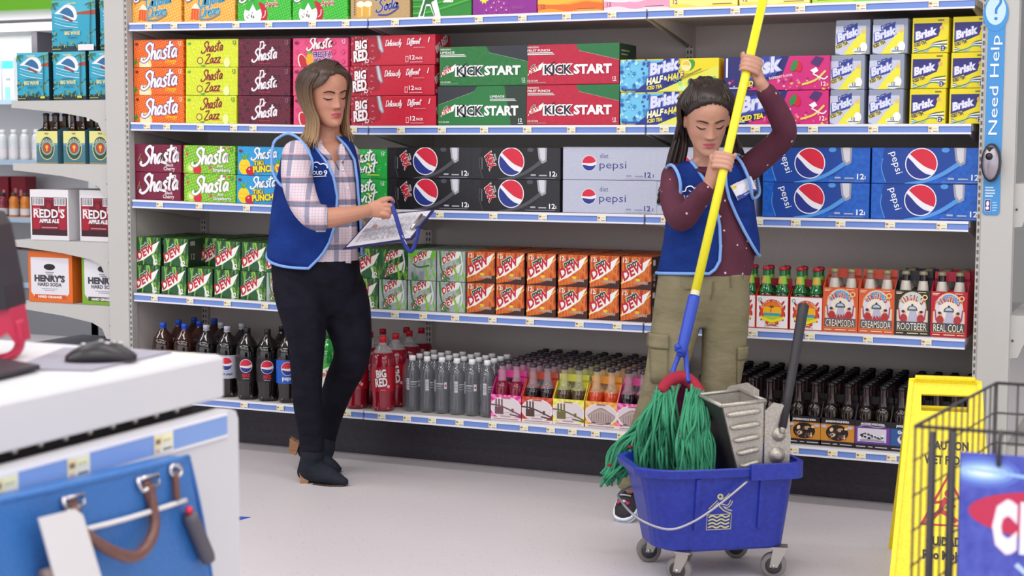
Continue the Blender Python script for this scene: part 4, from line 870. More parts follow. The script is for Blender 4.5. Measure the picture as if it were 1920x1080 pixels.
def four_pack(ck, bk, px, py, Y, z, desc, bdesc, rows, back, group):
    """a carrier with its four bottles, then more carriers behind it"""
    x = at(px, py, Y).x
    for r in range(rows):
        y = Y+r*.1325
        o = CR[ck].get(); o.location = (x+rnd.uniform(-.001, .001), y, z)
        tag(o, desc if r == 0 else 'carrier standing in the rows behind ' + back, 'bottle carrier', None if r == 0 else group)
        for i in range(2):
            for j in range(2):
                b = GB[bk].get(); b.location = (x+(j-.5)*.063, y+.033+i*.0635, z+.0035); b.rotation_euler = (0, 0, rnd.uniform(-.3, .3))
                if r == 0: tag(b, ('front ', 'rear ')[i] + ('left ', 'right ')[j] + bdesc, 'bottle', 'bottles in the front carriers')
                else: tag(b, 'dark capped bottle in the rows behind ' + back, 'bottle', 'bottles behind ' + back)
for ck, bk, px, cn in (('pink', 'pink', 949, 'pink carrier with a bridge'), ('rust', 'dark', 1007, 'rust red carrier with a bridge'), ('yellow', 'olive', 1066, 'yellow carrier with a bridge'), ('gold', 'amber', 1127, 'golden carrier with a domed hall'), ('pink2', 'dark', 1187, 'pink carrier beside the girl')):
    four_pack(ck, bk, px, 788, -.03, DECKZ, cn + ' picture, bottom shelf', {'pink': 'red', 'dark': 'dark purple', 'olive': 'olive brown', 'amber': 'orange'}[bk] + ' soda bottle in the ' + cn.replace(' picture', ''), 4, 'the bright carriers on the bottom shelf', 'carriers behind the bright ones')
for ck, px, cn in (('reed', 1386, 'white carrier half hidden by the girl'), ('reed', 1447, 'white sunset carrier fully in view'), ('reed', 1510.5, 'white carrier behind the black lever')):
    four_pack(ck, 'ginger', px, 612, .02, ZS[3]+.0006, cn + ', red bordered', 'green ginger bottle in the ' + cn, 1, 'the white ginger carriers', 'carriers behind the white ginger ones')
for ck, bk, px, cn in (('cream', 'cream', 1575, 'orange carrier beside the white one'), ('cream', 'cream', 1642, 'orange carrier beside the black one'), ('root', 'root', 1709.5, 'black root beer carrier'), ('cola', 'root', 1778, 'crimson cola carrier')):
    four_pack(ck, bk, px, 625, .02, ZS[3]+.0006, cn + ' with arched picture', 'bottle in the ' + cn, 1 if ck == 'cream' else 2, 'the arched picture carriers', 'carriers behind the arched picture ones')
for ck, px, cn in (('ochre', 1326, 'ochre carrier behind the mop strands'), ('ochre', 1388, 'ochre carrier behind the steel wringer'), ('ochre', 1452, 'ochre carrier behind the wringer lever'), ('ochre', 1507, 'ochre picture carrier right of the lever'), ('ochre', 1569, 'ochre picture carrier beside the purple one'), ('violet', 1635, 'purple picture carrier'), ('navy', 1702, 'navy picture carrier beside the yellow sign'), ('navy', 1768, 'navy picture carrier behind the yellow sign')):
    four_pack(ck, 'brown', px, 838, -.03, DECKZ, 'black edged ' + cn, 'dark brown bottle in the ' + cn, 4, 'the black picture carriers', 'carriers behind the black picture ones')

# ---------------------------------------------------------------- stock of the left end cap
KRAFT = mat('#7a5c48', .7)
def d_wave(p, w, h):
    p.rect(0, 0, w, h, '#1f3a44').poly([(0, 26), (w, 20), (w, h), (0, h)], '#2f9fbe').rect(0, h*.76, w, h*.24, '#4ab0c8')
    p.poly(cr([(14, h*.74), (50, h*.84), (88, h*.92), (128, h*.86), (146, h*.7), (132, h*.6), (96, h*.66), (60, h*.72), (14, h*.74)], 4), '#e9e6ea').poly(cr([(44, h*.76), (84, h*.86), (118, h*.78), (126, h*.66), (96, h*.69), (60, h*.74), (44, h*.76)], 4), '#2c6a9a')
    for i in range(4): p.stroke([(16, h*(.68-i*.06)), (70, h*(.62-i*.06)), (150, h*(.56-i*.05))], 3, ('#d8e4ea', '#7ac0d4', '#d8e4ea', '#5ab0c8')[i])
    p.stroke([(64, h*.68), (120, h*.58)], 9, '#8a3a3a').poly([(140, h*.72), (w, h*.7), (w, h*.8), (150, h*.76)], '#a84a34')
    g = random.Random(2)
    for i in range(60):
        x = g.uniform(0, w); y = g.uniform(18, 40) if 40 < x < w-50 else g.uniform(20, 100)*(.5+abs(x-w/2)/w); p.ell(x, y, g.uniform(3, 9), ('#2f5a34', '#8a9a3c', '#b8b04a', '#1c4038')[i % 4], g.uniform(2, 4), rot=g.uniform(0, 3), n=6)
    for i in range(16): a = g.uniform(2.6, 6.6); p.stroke([(8 if i % 2 else w-24, h-14), ((8 if i % 2 else w-24)+34*cos(a), h-14+30*sin(a))], 4, ('#4a7a4a', '#2c5a40', '#8a9a4a')[i % 3], 0)
    p.stroke([(w-22, h-14), (w-28, 70), (w-24, 20)], 4, '#2c4a40'); p.text('BIG WAVE', w/2-4, 74, 16, '#d8d29a', w=88, anchor='c', bold=.05).text('GOLDEN ALE', w/2-4, 58, 7, '#1f4a6a', w=54, anchor='c').rect(50, 96, 70, 3, '#1f5a6a').text('Liquid Aloha', w/2-4, h-18, 8, '#e8e2a8', w=48, anchor='c')
    p.rect(4, 8, 50, 4, '#a8a850').rect(w-46, 10, 26, 10, '#d8d04a')
def d_fire(p, w, h):
    p.rect(0, 0, w, h, '#4a7a8a').rect(0, h*.62, w, h*.38, '#dcd88a').rect(0, h*.56, w, h*.07, '#5a9ab8').rect(0, 0, w, 5, '#a88a4a')
    for i in range(6): p.stroke([(0, 12+i*9), (w*.5, 9+i*9), (w, 13+i*9)], 1.6, '#3a6878')
    p.ell(w/2, h*.48, w*.36, '#dcd88a', h*.37).ell(w/2, h*.48, w*.33, '#2c4a40', h*.345).ring(w/2, h*.48, w*.2, w*.26, '#8aa89a').ell(w/2, h*.48, w*.18, '#b8402c').ell(w/2, h*.51, w*.07, '#e8b43a').rect(w/2-3, h*.38, 6, h*.12, '#e8b43a')
    arc_text(p, 'FIRECRACKER', w/2, h*.48, w*.27, 10, '#c8d8c4', 2.8); p.text('PALE', w/2, h*.9, 7, '#4a5a3a', anchor='c')
def d_redd(p, w, h):
    p.rect(0, 0, w, h, '#e0dee2').rect(8, 22, w-16, h-58, '#2a1420').rect(12, 26, w-24, h-66, '#a3142c').poly([(40, 26), (w-40, 26), (w-64, 80), (w-60, h-46), (60, h-46), (64, 80)], '#6c1024').rect(12, 26, w-24, 24, '#3a1420')
    for x in (14, w-82):
        p.rect(x, h-74, 68, 36, '#e4e2e6')
        for k in range(11): p.rect(x+4+k*5.6, h-70, 2 if k % 3 else 3.4, 30, '#3a3a42')
    p.text("REDD'S", w/2, 106, 38, '#ece8ec', w=w-42, anchor='c', bold=.03).text('APPLE ALE', w/2, 82, 17, '#ece8ec', w=w*.52, anchor='c', bold=.05).rect(w*.3, 56, w*.42, 6, '#c87a84').rect(20, h-92, 40, 5, '#d0a0a8').rect(w-58, h-94, 40, 5, '#d0a0a8')
    p.ell(w/2, 160, 16, '#8a1830').stroke([(w/2+56, 148), (w/2+60, 158)], 4, '#e0dce0', 0)
def d_henry(base, strip, name):
    def d(p, w, h):
        p.rect(0, 0, w, h, base).rect(14, 18, w-34, h-46, '#dcdae2').poly([(14, 18), (14, 46), (40, 18)], base).poly([(w-20, 18), (w-20, 46), (w-46, 18)], base).rect(34, 16, w-70, 20, strip)
        p.ell(w/2-4, h-72, 34, '#1c1418', 15).rect(w/2-30, h-100, 52, 5, '#8a8a92').rect(w/2-22, h-108, 36, 5, '#8a8a92')
        p.text("HENRY'S", w/2-4, 98, 28, '#3a3a44', w=w-78, anchor='c', bold=.06).text('HARD SODA', w/2-4, 76, 16, '#4a4a54', w=w-116, anchor='c', bold=.04).rect(w*.3, 62, w*.36, 3, '#9a9aa4').rect(w*.36, 54, w*.24, 3, '#9a9aa4').text(name, w/2-4, 20, 11, '#f0e4d8', w=w-118, anchor='c', bold=.05)
    return d
def d_belg(p, w, h):
    p.rect(0, 0, w, h, '#3c64b0').rect(0, 0, w, h*.5, '#232050').rect(0, h*.5, w, 10, '#8a90a8').rect(0, h-10, w, 10, '#3a3450'); p.text('BELGIAN WHITE', w*.46, h*.68, 18, '#c8d4ec', w=w*.48, anchor='c', bold=.03).rect(w*.2, h*.58, w*.5, 5, '#a8b8dc').rect(w-70, h*.62, 40, 24, '#c8c8d0').text('24', 14, h*.3, 15, '#d0d0dc', w=22, bold=.05).rect(40, h*.32, 26, 8, '#a8a8b8').ell(w*.46, h*.14, 46, '#15101c', 14)
    for k in range(7): p.rect(w-66+k*5, h*.64, 2, 16, '#3a3a44')
def endstock(o, x0, x1, py, z, y=.03, rz=0, label=None, group=None, cat='carton'):
    o.location = ((at(x0, py, y).x+at(x1, py, y).x)/2, y, z); o.rotation_euler = (0, 0, rz); return tag(o, label, cat, group)
zs_ = [at(206, 187).z, at(207, 308).z, at(210, 455.5).z, at(213, 575).z]
WV = Proto(carton('beer_carton', 186, 222, 160, mat('#1f3a44', .45), d_wave))
endstock(WV.get(), 30, 96, 183, zs_[0]+.001, label='teal beer carton with breaking wave picture, left one of the row')
endstock(WV.get(), 98, 165, 184, zs_[0]+.001, label='teal beer carton with breaking wave picture, second from left in the row')
endstock(WV.get(), 166, 233, 184, zs_[0]+.001, label='teal beer carton with breaking wave picture, cut off by the white post')
for x0, x1, ww, lab in ((95, 184, 250, 'teal beer carton with wave picture stacked on top of the others, with white sticker'), (186, 239, 140, 'teal beer carton with wave picture stacked on top, behind the white post')):
    endstock(carton('beer_carton', ww, 232, 160, mat('#1f3a44', .45), lambda p, w, h: (d_wave(p, 250, h), p.rect(152, 2, 90, 28, '#e0e0e4') if w > 200 else 0)), x0, x1, 92, zs_[0]+.2245, label=lab)
FC = carrier('beer_carrier', 124, 150, 196, 128, CK('#4a7a8a'), d_fire, KRAFT)
bb = glass_bottle('#2a140c', '#2c150e', '#2a2430', .17, 'solid', r=.031)
for x0, x1, lab in ((66, 112, 'cream and blue beer carrier with round emblem, left one'), (117, 163, 'cream and blue beer carrier with round emblem, middle one'), (166, 212, 'cream and blue beer carrier with round emblem, beside the post')):
    o = endstock(FC.get(), x0, x1, 305, zs_[1]+.001, label=lab, cat='bottle carrier')
    for i in range(2):
        for j in range(2): b = bb.get(); b.location = (o.location.x+(j-.5)*.06, .03+.034+i*.062, zs_[1]+.0045); tag(b, ('front ', 'rear ')[i]+('left ', 'right ')[j]+'brown bottle in the '+lab.replace('cream and blue ', '').replace(' with round emblem', ''), 'bottle', 'brown bottles in the beer carriers')
RD = Proto(carton('ale_case', 224, 236, 300, mat('#dcdade', .6), d_redd))
endstock(RD.get(), 52, 136, 450, zs_[2]+.001, label='white and dark red apple ale case, wholly in view')
endstock(RD.get(), 143, 228, 455, zs_[2]+.001, rz=-.07, y=.045, label='white and dark red apple ale case, cut off by the white post')
endstock(carton('hard_soda_case', 258, 238, 240, mat('#dd6a20', .5), d_henry('#dd6a20', '#cf5222', 'HARD ORANGE')), 48, 144, 567, zs_[3]+.001, label='orange and white hard soda case with oval hand hole')
endstock(carton('hard_soda_case', 226, 238, 240, mat('#7aa830', .5), lambda p, w, h: d_henry('#7aa830', '#3a4444', 'HARD GINGER ALE')(p, 258, h)), 150, 234, 572, zs_[3]+.001, label='green and white hard soda case beside the orange one')
BW = Proto(carton('beer_case', 248, 126, 400, mat('#4a4660', .5), d_belg))
endstock(BW.get(), 44, 136, 645, .282, label='blue and navy white beer case, left one above the counter edge')
endstock(BW.get(), 139, 231, 650, .282, label='blue and navy white beer case, right one beside the post')
# ---------------------------------------------------------------- help sign with call box on the right post
hs = empty('help_sign', (at(1860, 200, -.03).x, -.027, at(1860, 200, -.03).z), label='tall blue help sign on the white post', cat='sign')
sx0, sx1 = at(1845, 300, -.03).x-hs.location.x, at(1877, 300, -.03).x-hs.location.x
zt, zb = at(1860, 20, -.03).z-hs.location.z, at(1860, 403, -.03).z-hs.location.z
mx = (sx0+sx1)/2; m = MB(); PB = mat('#3f8fd0', .35)
rz_ = .006; W2 = (sx1-sx0)/2
m.prism([(mx-W2, zb+.008), (mx-W2+.008, zb), (mx+W2-.008, zb), (mx+W2, zb+.008), (mx+W2, zt), (mx-W2, zt)], 'y', -.002, .0, PB)
m.prism([(mx-.004+.043*cos(i*pi/12), zt-.01+.062*sin(i*pi/12)) for i in range(24)], 'y', -.0035, -.0005, PB); m.build('board', hs)
p = Print(200, 900, lambda u, v, e: ((u-100)*.001+mx, -.0036-e, v*.001+zt-.6))
p.ell(96, 600, 34, '#bfdcf4', 50).stroke([(82, 640), (100, 650), (112, 630), (98, 606), (97, 588)], 9, '#2f7fc4').ell(97, 572, 6, '#2f7fc4')
def up(p, t, x, y, h, w, c='#eef4fa'): p.text(t, x, y, h, c, w=w, rot=pi/2, bold=.0)
p.mb.build('question_mark_print', hs)
p = Print(200, 900, lambda u, v, e: ((u-100)*.001+mx, -.0036-e, v*.001+zt-.6)); up(p, 'Need Help', 112, 168, 30, 346); p.mb.build('sign_lettering', hs)
p = Print(60, 120, lambda u, v, e: ((u-30)*.001+mx, -.0022-e, v*.001+zb)); p.lines(8, 64, 36, 40, 4, '#c8e0f2').rect(8, 12, 20, 42, '#e6e4f0').rect(9, 13, 18, 40, '#4a2a6a').ell(17, 24, 6, '#e6e4f0').ell(18, 40, 5, '#e6e4f0', 9).lines(34, 14, 18, 36, 4, '#9cc8ea'); p.mb.build('small_print', hs)
cb = empty('call_box', (at(1858, 305, -.05).x, -.0302, at(1858, 305, -.05).z), label='silver oval call box with black button on the blue help sign', cat='call box')
def oval(sx, sz, y, k=20): return [(sx*cos(2*pi*i/k), y, sz*sin(2*pi*i/k)) for i in range(k)]
m = MB(); m.loft([oval(.034, .068, 0), oval(.034, .068, -.02), oval(.030, .064, -.03)], mat('#2c2a30', .4)); m.build('rear_shell', cb)
m = MB(); m.loft([oval(.028, .062, -.029), oval(.027, .058, -.036), oval(.02, .05, -.042)], mat('#a8a2ac', .3, .6)); m.build('front_plate', cb)
m = MB(); m.loft([[(x-.004, y, z+.022) for x, y, z in oval(.0125, .0125, yy, 16)] for yy in (-.041, -.046)], mat('#18161a', .4)); m.prism([(-.018, .055), (.012, .055), (-.004, .038)], 'y', -.0445, -.041, mat('#18161a', .4)); m.build('button', cb)
# ---------------------------------------------------------------- far cooler seen past the left end cap
def atz(px, py, z):
    d = FW + RT*((px-960)/FPX) - UP*((py-540)/FPX); return CAM + d*((z-CAM.z)/d.z)
def atx(px, py, x):
    d = FW + RT*((px-960)/FPX) - UP*((py-540)/FPX); return CAM + d*((x-CAM.x)/d.x)
CY = 3.0
co = empty('drinks_cooler', (-4.9, CY, 0), label='white open drinks cooler far behind the left end cap', cat='cooler')
WHT = mat('#dfe2e6', .4)
m = MB(); m.box((0, .5, 1.2), (2.4, .04, 2.4), mat('#e8eaee', .5)); m.box((-1.2, .25, 1.2), (.05, .5, 2.4), WHT); m.box((1.02, .25, 1.2), (.06, .5, 2.4), WHT); m.box((0, .25, .3), (2.4, .5, .6), mat('#8a8c94', .5)); m.build('cabinet', co)
zz = lambda y: at(50, y, CY).z
MB().box((0, -.05, (zz(26)+zz(-60))/2), (2.4, .5, zz(-60)-zz(26)), mat('#6cb52a', .6, emit=.3)).build('lit_header', co, label='glowing lime green header panel')
m = MB(); m.box((0, -.02, (zz(26)+zz(42))/2), (2.4, .4, zz(26)-zz(42)), mat('#a9a7ac', .5)); m.box((0, .0, (zz(42)+zz(47))/2), (2.4, .36, zz(42)-zz(47)), mat('#2a242c', .6)); m.box((0, .02, (zz(47)+zz(62))/2), (2.4, .36, zz(47)-zz(62)), mat('#b4b2b8', .5)); m.build('canopy', co)
for k, y in enumerate((186, 300, 408, 530)):
    m = MB(); m.box((0, .24, zz(y)-.012), (2.25, .5, .024), WHT); sh = m.build('shelf', co)
    m = MB(); m.box((0, -.018, zz(y)-.018), (2.25, .012, .034), mat('#b4cbe4', .4)); m.build('price_rail', sh)
area('cooler_fill_light', (-4.9, CY-.35, 2.12), 2.2, .1, 13, (1, 1, 1), (radians(62), 0, 0))  # unseen light added in front of the cooler to brighten its white interior
MB().box((.62, .06, zz(80)), (.05, .3, zz(52)-zz(112)), mat('#3a3640', .5)).build('upright', co)
def juice(col, cap):
    m = MB(); m.lathe([(.03, 0), (.036, .006), (.036, .07), (.033, .1), (.036, .115), (.028, .14), (.018, .15)], mat(col, .15, coat=.5), 14); o = m.build('juice_bottle')
    c = MB(); c.lathe([(.021, .148), (.021, .17), (.018, .172)], mat(cap, .4), 12); c.build('cap', o)
    L = MB(); L.lathe([(.0364, .015), (.0364, .06)], mat('#e4dfe4', .4), 14, cap=False); L.build('label', o); return Proto(o)
JB = [juice('#8a2438', '#3a2c34'), juice('#e0862c', '#5a4438'), juice('#e8c232', '#d8b22c'), juice('#a82840', '#3a2c34'), juice('#d8dde2', '#e8eaee')]
jn = ['dark red', 'orange', 'yellow', 'crimson', 'clear']
wh = ['far', 'second', 'third', 'fourth', 'fifth', 'sixth']
for k, y in enumerate((300, 408, 530)):
    for i, px in enumerate((-24, 6, 27, 48, 70, 92)):
        q = (4, (3, 0, 1, 2, 2, 1)[i], 3)[k]
        if k == 1: q = (3, 0, 1, 1, 2, 2)[i]
        o = JB[q].get(); P_ = at(px, y, CY+.06); o.location = (P_.x, CY+.06, zz(y)+.001); o.scale = (1, 1, (1.25, 1.0, 1.1)[k])
        tag(o, '%s juice bottle on the %s cooler shelf, %s from the left' % (jn[q], ('upper', 'middle', 'lower')[k], ('first', 'second', 'third', 'fourth', 'fifth', 'sixth')[i]), 'bottle', 'juice bottles in the far cooler')
def d_white(p, w, h): p.rect(0, h*.72, w, h*.2, '#3ab4d8').rect(w*.2, 0, w*.5, h*.3, '#8ad0e2').text('ee', w*.3, h*.44, 30, '#4a5a6a', w=44)
def d_red(p, w, h): p.rect(0, h*.3, w, 12, '#3a2430').rect(w*.2, h*.5, 26, 30, '#c8888a').rect(w*.6, h*.5, 22, 24, '#d8a0a0')
for i, (px, y, w, h, c, d, lab) in enumerate(((-10, 186, 120, 300, '#e6eaee', d_white, 'tall white and cyan carton in the cooler, left one'), (16, 186, 100, 300, '#e4e8ec', d_white, 'tall white and cyan carton in the cooler, right one'),
  (-2, 470, 150, 100, '#7c1e30', d_red, 'dark red carton low in the cooler, left one'), (40, 470, 150, 100, '#8a2436', d_red, 'dark red carton low in the cooler, right one'))):
    o = carton('drinks_carton', w, h, 150, mat(c, .5), d); y2 = y; P_ = at(px, y, CY+.02); o.location = (P_.x, CY+.02, (zz(186) if i < 2 else zz(530))+.001 if i < 2 else zz(530)+.19); tag(o, lab, 'carton')
    if i >= 2: o.location.z = zz(530)+.001; o.location.y = CY+.14; o.scale = (1, 1, 2.4)
for px, lab in ((2, 'left'), (34, 'right')):
    o = carton('drinks_carton', 130, 150, 120, mat('#8a2030', .5), d_red); P_ = at(px, 345, CY+.22); o.location = (P_.x, CY+.22, zz(408)+.001); o.scale = (1, 1, 1.9); tag(o, 'dark red carton behind the juice bottles, %s one' % lab, 'carton')

# ---------------------------------------------------------------- checkout counter
CX, CYE, CZ = 1.54, -3.323, .95
cn = empty('checkout_counter', (1.0, -4.2, 0), label='white checkout counter with thick rounded top at the left', cat='counter')
PLAS = mat('#cccbcf', .45)
def rrect(x0, x1, y0, y1, r, k=6):
    out = []
    for cx, cy, a in ((x1-r, y0+r, -pi/2), (x1-r, y1-r, 0), (x0+r, y1-r, pi/2), (x0+r, y0+r, pi)):
        out += [(cx+r*cos(a+pi/2*i/k), cy+r*sin(a+pi/2*i/k)) for i in range(k+1)]
    return out
m = MB()
def ringz(pts, z, ins=0): 
    cx = sum(p[0] for p in pts)/len(pts); cy = sum(p[1] for p in pts)/len(pts)
    return [(p[0]+(cx-p[0])*ins, p[1]+(cy-p[1])*ins, z) for p in pts]
R0 = rrect(.15-1, CX-1, -5.6+4.2, CYE+4.2, .02)
m.loft([ringz(R0, CZ-.079, .004), ringz(R0, CZ-.075), ringz(R0, CZ-.006), ringz(R0, CZ, .006)], PLAS, False); m.build('counter_top', cn)
m = MB(); m.box((-.15, -.28, .435), (1.3, 2.2, .87), mat('#2a2324', .7)); m.build('cabinet', cn)
m = MB(); m.prism([(-1.5, .0), (CYE+4.2+.003, .0), (CYE+4.2+.003, .83), (CYE+4.2-.004, .846), (CYE+4.2-.02, .852), (-1.5, .852)], 'x', CX-1-.012, CX-1+.02, PLAS); pn = m.build('front_panel', cn)
m = MB(); m.box((CX-1+.021, -.26, .826), (.004, 2.2, .034), mat('#7f9fd8', .35)); m.box((CX-1+.0215, -.26, .8455), (.005, 2.2, .005), LIP); m.box((CX-1+.0215, -.26, .806), (.005, 2.2, .005), LIP); m.build('price_rail', pn)
for px in (148, 308, 10):
    q = atx(px, 880, CX+.025); o = bpy.data.objects.new('price_tag', TAGM); COL.objects.link(o); o.parent = pn; o.location = (CX-1+.0245, q.y+4.2, .826); o.rotation_euler = (0, 0, pi/2); o.scale = (1.5, 1, 1.4)
m = MB()
for k in range(14): m.ball((CX-1-.03, CYE+4.2-.12-k*.06, .862), .006, mat('#cfcac4', .3, .5), 8, 5)
m.build('stud_row', cn, kind='stuff')
ms = empty('computer_mouse', atz(190, 676, CZ+.0045), label='black computer mouse on the grey mat on the counter', cat='mouse'); ms.rotation_euler = (0, 0, .62)
m = MB(); rings = []
for i in range(13):
    t = i/12; x = -.062+.124*t; hw = .034*sin(pi*min(max(t*.94+.03, 0), 1))**.45; hh = .036*sin(pi*min(max(t*.9+.05, 0), 1))**.7
    rings.append([(x, hw*cos(a), max(.001, hh*sin(a)) if sin(a) > 0 else .001) for a in [2*pi*k/16 for k in range(16)]])
m.loft(rings, mat('#1b191e', .35)); m.build('shell', ms)
m = MB()
for x, y in ((-.03, 0), (.0, 0.004), (.022, .008), (.034, .01), (.012, -.012)): m.ball((x, y, .0345-abs(x)*.16), (.006, .004, .003), mat('#c2bcc2', .3, .6), 8, 5)
m.build('button', ms, label='silver buttons along the back')
pd = MB(); A = [atz(*p, CZ) for p in ((322, 662), (172, 697), (20, 694), (120, 655))]
pd.prism([(v.x, v.y) for v in A][::-1], 'z', CZ+.0005, CZ+.004, noise_mat('grey_mat', [(.3, '#8e8b98'), (.7, '#a19eac')], nscale=200, rough=.9)); pd.build('mouse_mat', label='thin grey mouse mat on the white counter', cat='mat')
tr = MB(); A = [atz(*p, CZ) for p in ((75, 697), (-60, 730), (-180, 700), (0, 683))]
tr.prism([(v.x, v.y) for v in A][::-1], 'z', CZ+.005, CZ+.012, mat('#242028', .5)); tr.build('keyboard_tray', label='flat black tray corner at the counter edge', cat='tray')
sc = empty('barcode_scanner', atz(2, 672, CZ), label='red and black scanner stand at the left edge of the counter', cat='scanner'); sc.rotation_euler = (0, 0, YAW*-1*-1)
def sp_(px, py): 
    q = atz(2, 672, CZ); D = (q-CAM).dot(FW); v = dp(px, py, D)-q; return (v.dot(Vector((cos(YAW), -sin(YAW), 0))), v.z)
sc.rotation_euler = (0, 0, -YAW)
out = cr([sp_(*p) for p in ((-60, 578), (30, 575), (37, 590), (41, 640), (34, 662), (18, 674), (-60, 690))], 4)
hole = [sp_(*p) for p in ((-60, 640), (8, 634), (27, 622), (24, 645), (10, 658), (-60, 668))]
m = MB(); m.prism([sp_(*p) for p in ((-60, 578), (34, 574), (43, 640), (28, 618), (8, 632), (-60, 638))][::-1], 'y', -.04, .05, mat('#c2284c', .35)); 
m.tube([(a, .0, b) for a, b in [sp_(*p) for p in ((36, 600), (39, 636), (32, 658), (12, 670), (-30, 677), (-60, 680))]], .0085, mat('#c2284c', .35), 10, 5, flat=2.2, up=(0, 1, 0)); m.build('base', sc)
m = MB(); m.prism([sp_(*p) for p in ((-60, 579), (33, 575), (28, 530), (18, 470), (8, 420), (-4, 396), (-60, 380))][::-1], 'y', -.05, .06, mat('#1f1b22', .3)); m.build('scan_head', sc)

# ---------------------------------------------------------------- blue handbag hung on the counter front
BX = CX+.028
hb = empty('handbag', (BX, atx(200, 960, BX).y, .6), label='blue leather handbag with brown handle and blank white tag on the counter front', cat='handbag'); HO = hb.location
LEA = noise_mat('blue_leather', [(.35, '#2f64a8'), (.65, '#3a74b8')], nscale=30, rough=.38); BRN = noise_mat('brown_leather', [(.3, '#5c3a34'), (.7, '#7a524a')], nscale=60, rough=.35); STL = mat('#d8d4d6', .2, .85)
def bp(px, py, dx=.05): q = atx(px, py, BX+dx); return Vector((q.x-HO.x, q.y-HO.y, q.z-HO.z))
a, b, c, d = bp(353, 857), bp(400, 1110), bp(-120, 1230), bp(-95, 962)
m = MB(); rr_ = []
for x, s in ((.001, .985), (.012, 1), (.046, 1), (.055, .975)):
    cy = (a.y+d.y)/2; cz = (a.z+c.z)/2
    ring = []
    for u, v in ((a, b), (b, c), (c, d), (d, a)):
        for k in range(6): w_ = u+(v-u)*(k/6); ring.append((x, cy+(w_.y-cy)*s, cz+(w_.z-cz)*s))
    rr_.append(ring)
m.loft(rr_, LEA, False); m.build('body', hb)
m = MB(); m.tube([bp(-95, 960, .05), bp(100, 917, .052), bp(240, 885, .052), bp(352, 858, .05)], .006, LEA, 8, 4); m.tube([bp(353, 857, .05), bp(378, 970, .052), bp(400, 1110, .05)], .004, LEA, 8, 4); m.build('piping', hb)
m = MB(); m.tube([bp(134, 950, .062), bp(148, 985, .068), bp(175, 1012, .078), bp(215, 1036, .085), bp(250, 1044, .085), bp(275, 1025, .08), bp(290, 985, .072), bp(284, 930, .064), bp(280, 910, .062)], [.008, .008, .009, .010, .010, .010, .009, .008, .008], BRN, 10, 5); m.build('handle', hb)
for px, py in ((138, 940), (278, 903)):
    m = MB(); m.tube([bp(px-21, py-4, .06), bp(px+18, py-14, .06), bp(px+20, py+6, .062), bp(px-12, py+18, .062)], .0035, STL, 8, 0); m.tube([bp(px-12, py+18, .062), bp(px-21, py-4, .06)], .0035, STL, 8, 0); m.build('buckle', hb)
    m = MB(); m.tube([bp(px-4, py-2, .056), bp(px+4, py+26, .06), bp(px+8, py+52, .06)], [.012, .013, .009], BRN, 8, 4, flat=.4, up=(1, 0, 0)); m.build('handle_tab', hb)
m = MB(); m.tube([bp(138, 998, .064), bp(240, 972, .066), bp(348, 938, .064)], .0045, mat('#dad6d6', .3), 8, 3); m.build('white_strap', hb)
m = MB(); A = [bp(*p, .06) for p in ((42, 968), (112, 951), (126, 962), (168, 1100), (100, 1120), (82, 1112))]
m.prism([(v.y, v.z) for v in A], 'x', .088, .09, mat('#d9d7d8', .5)); m.build('blank_tag', hb)
m = MB(); m.tube([bp(82, 1082, .075), bp(130, 1068, .075), bp(160, 1075, .075), bp(170, 1120, .072)], .012, mat('#8a7672', .5), 8, 3); m.build('tag_strap', hb)
m = MB(); m.tube([bp(322, 873, .06), bp(334, 873, .062), bp(340, 884, .062), bp(332, 894, .062), bp(320, 886, .06), bp(322, 873, .06)], .0035, STL, 8, 4); m.build('ring', hb)
m = MB(); m.tube([bp(328, 884, .062), bp(330, 910, .064), bp(332, 936, .064)], .006, BRN, 8, 3); m.build('charm_strap', hb)
m = MB(); m.tube([bp(353, 952, .07), bp(356, 962, .07)], .006, mat('#d8304a', .4), 8, 2); m.tube([bp(355, 964, .07), bp(360, 975, .07), bp(388, 1042, .07), bp(391, 1050, .07)], [.0115, .0135, .0135, .012], mat('#55525c', .5), 14, 0); m.build('charm', hb)

# ---------------------------------------------------------------- wire bin with hanging card, at the right
NX, NY, FYR, RZ = 2.765, -3.12, -2.56, .875
wb = empty('wire_bin', (3.1, -2.84, 0), label='black wire display bin in the right foreground', cat='bin'); WIRE = mat('#2b272c', .45)
def wp(x, y, z): return (x-3.1, y+2.84, z)
x1 = 3.5
FX = NX+.065   # the far left corner stands a little to the right
def lx_(y): return NX+(FX-NX)*(y-NY)/(FYR-NY)
def wires(name, pts, r): m = MB(); m.tube([wp(*p) for p in pts], r, WIRE, 6, 0); return m.build(name, wb)
for z in (RZ, .30):
    m = MB(); m.tube([wp(NX, NY, z), wp(FX, FYR, z), wp(x1, FYR, z), wp(x1, NY, z), wp(NX, NY, z)], .0032, WIRE, 8, 0); m.build('rim', wb)
n = 13
for k in range(n+1): y = NY+(FYR-NY)*k/n; wires('wire', [(lx_(y), y, .02), (lx_(y), y, RZ)], .0017)
for k in range(1, 10): z = RZ-.06*k; wires('wire', [(NX-.002, NY, z), (FX-.002, FYR, z)], .0017); wires('wire', [(FX, FYR+.003, z), (x1, FYR+.003, z)], .002)
for k in range(1, 16): x = FX+(x1-FX)*k/16; wires('wire', [(x, FYR, .02), (x, FYR, RZ)], .002)
for x, y in ((FX, FYR), (x1, FYR), (x1, NY)): wires('corner_post', [(x, y, .0), (x, y, RZ)], .004)
wires('corner_post', [(NX, NY, .0), (NX, NY, RZ)], .0022)
for px in (1748, 1788):
    q = at(px, 820, NY); wires('holder_post', [(q.x, NY-.004, .1), (q.x, NY-.004, at(px, 808, NY).z)], .0062)
MB().box(wp((NX+x1)/2, (NY+FYR)/2, .31), (x1-NX, FYR-NY, .004), mat('#3a363c', .6)).build('floor_panel', wb)
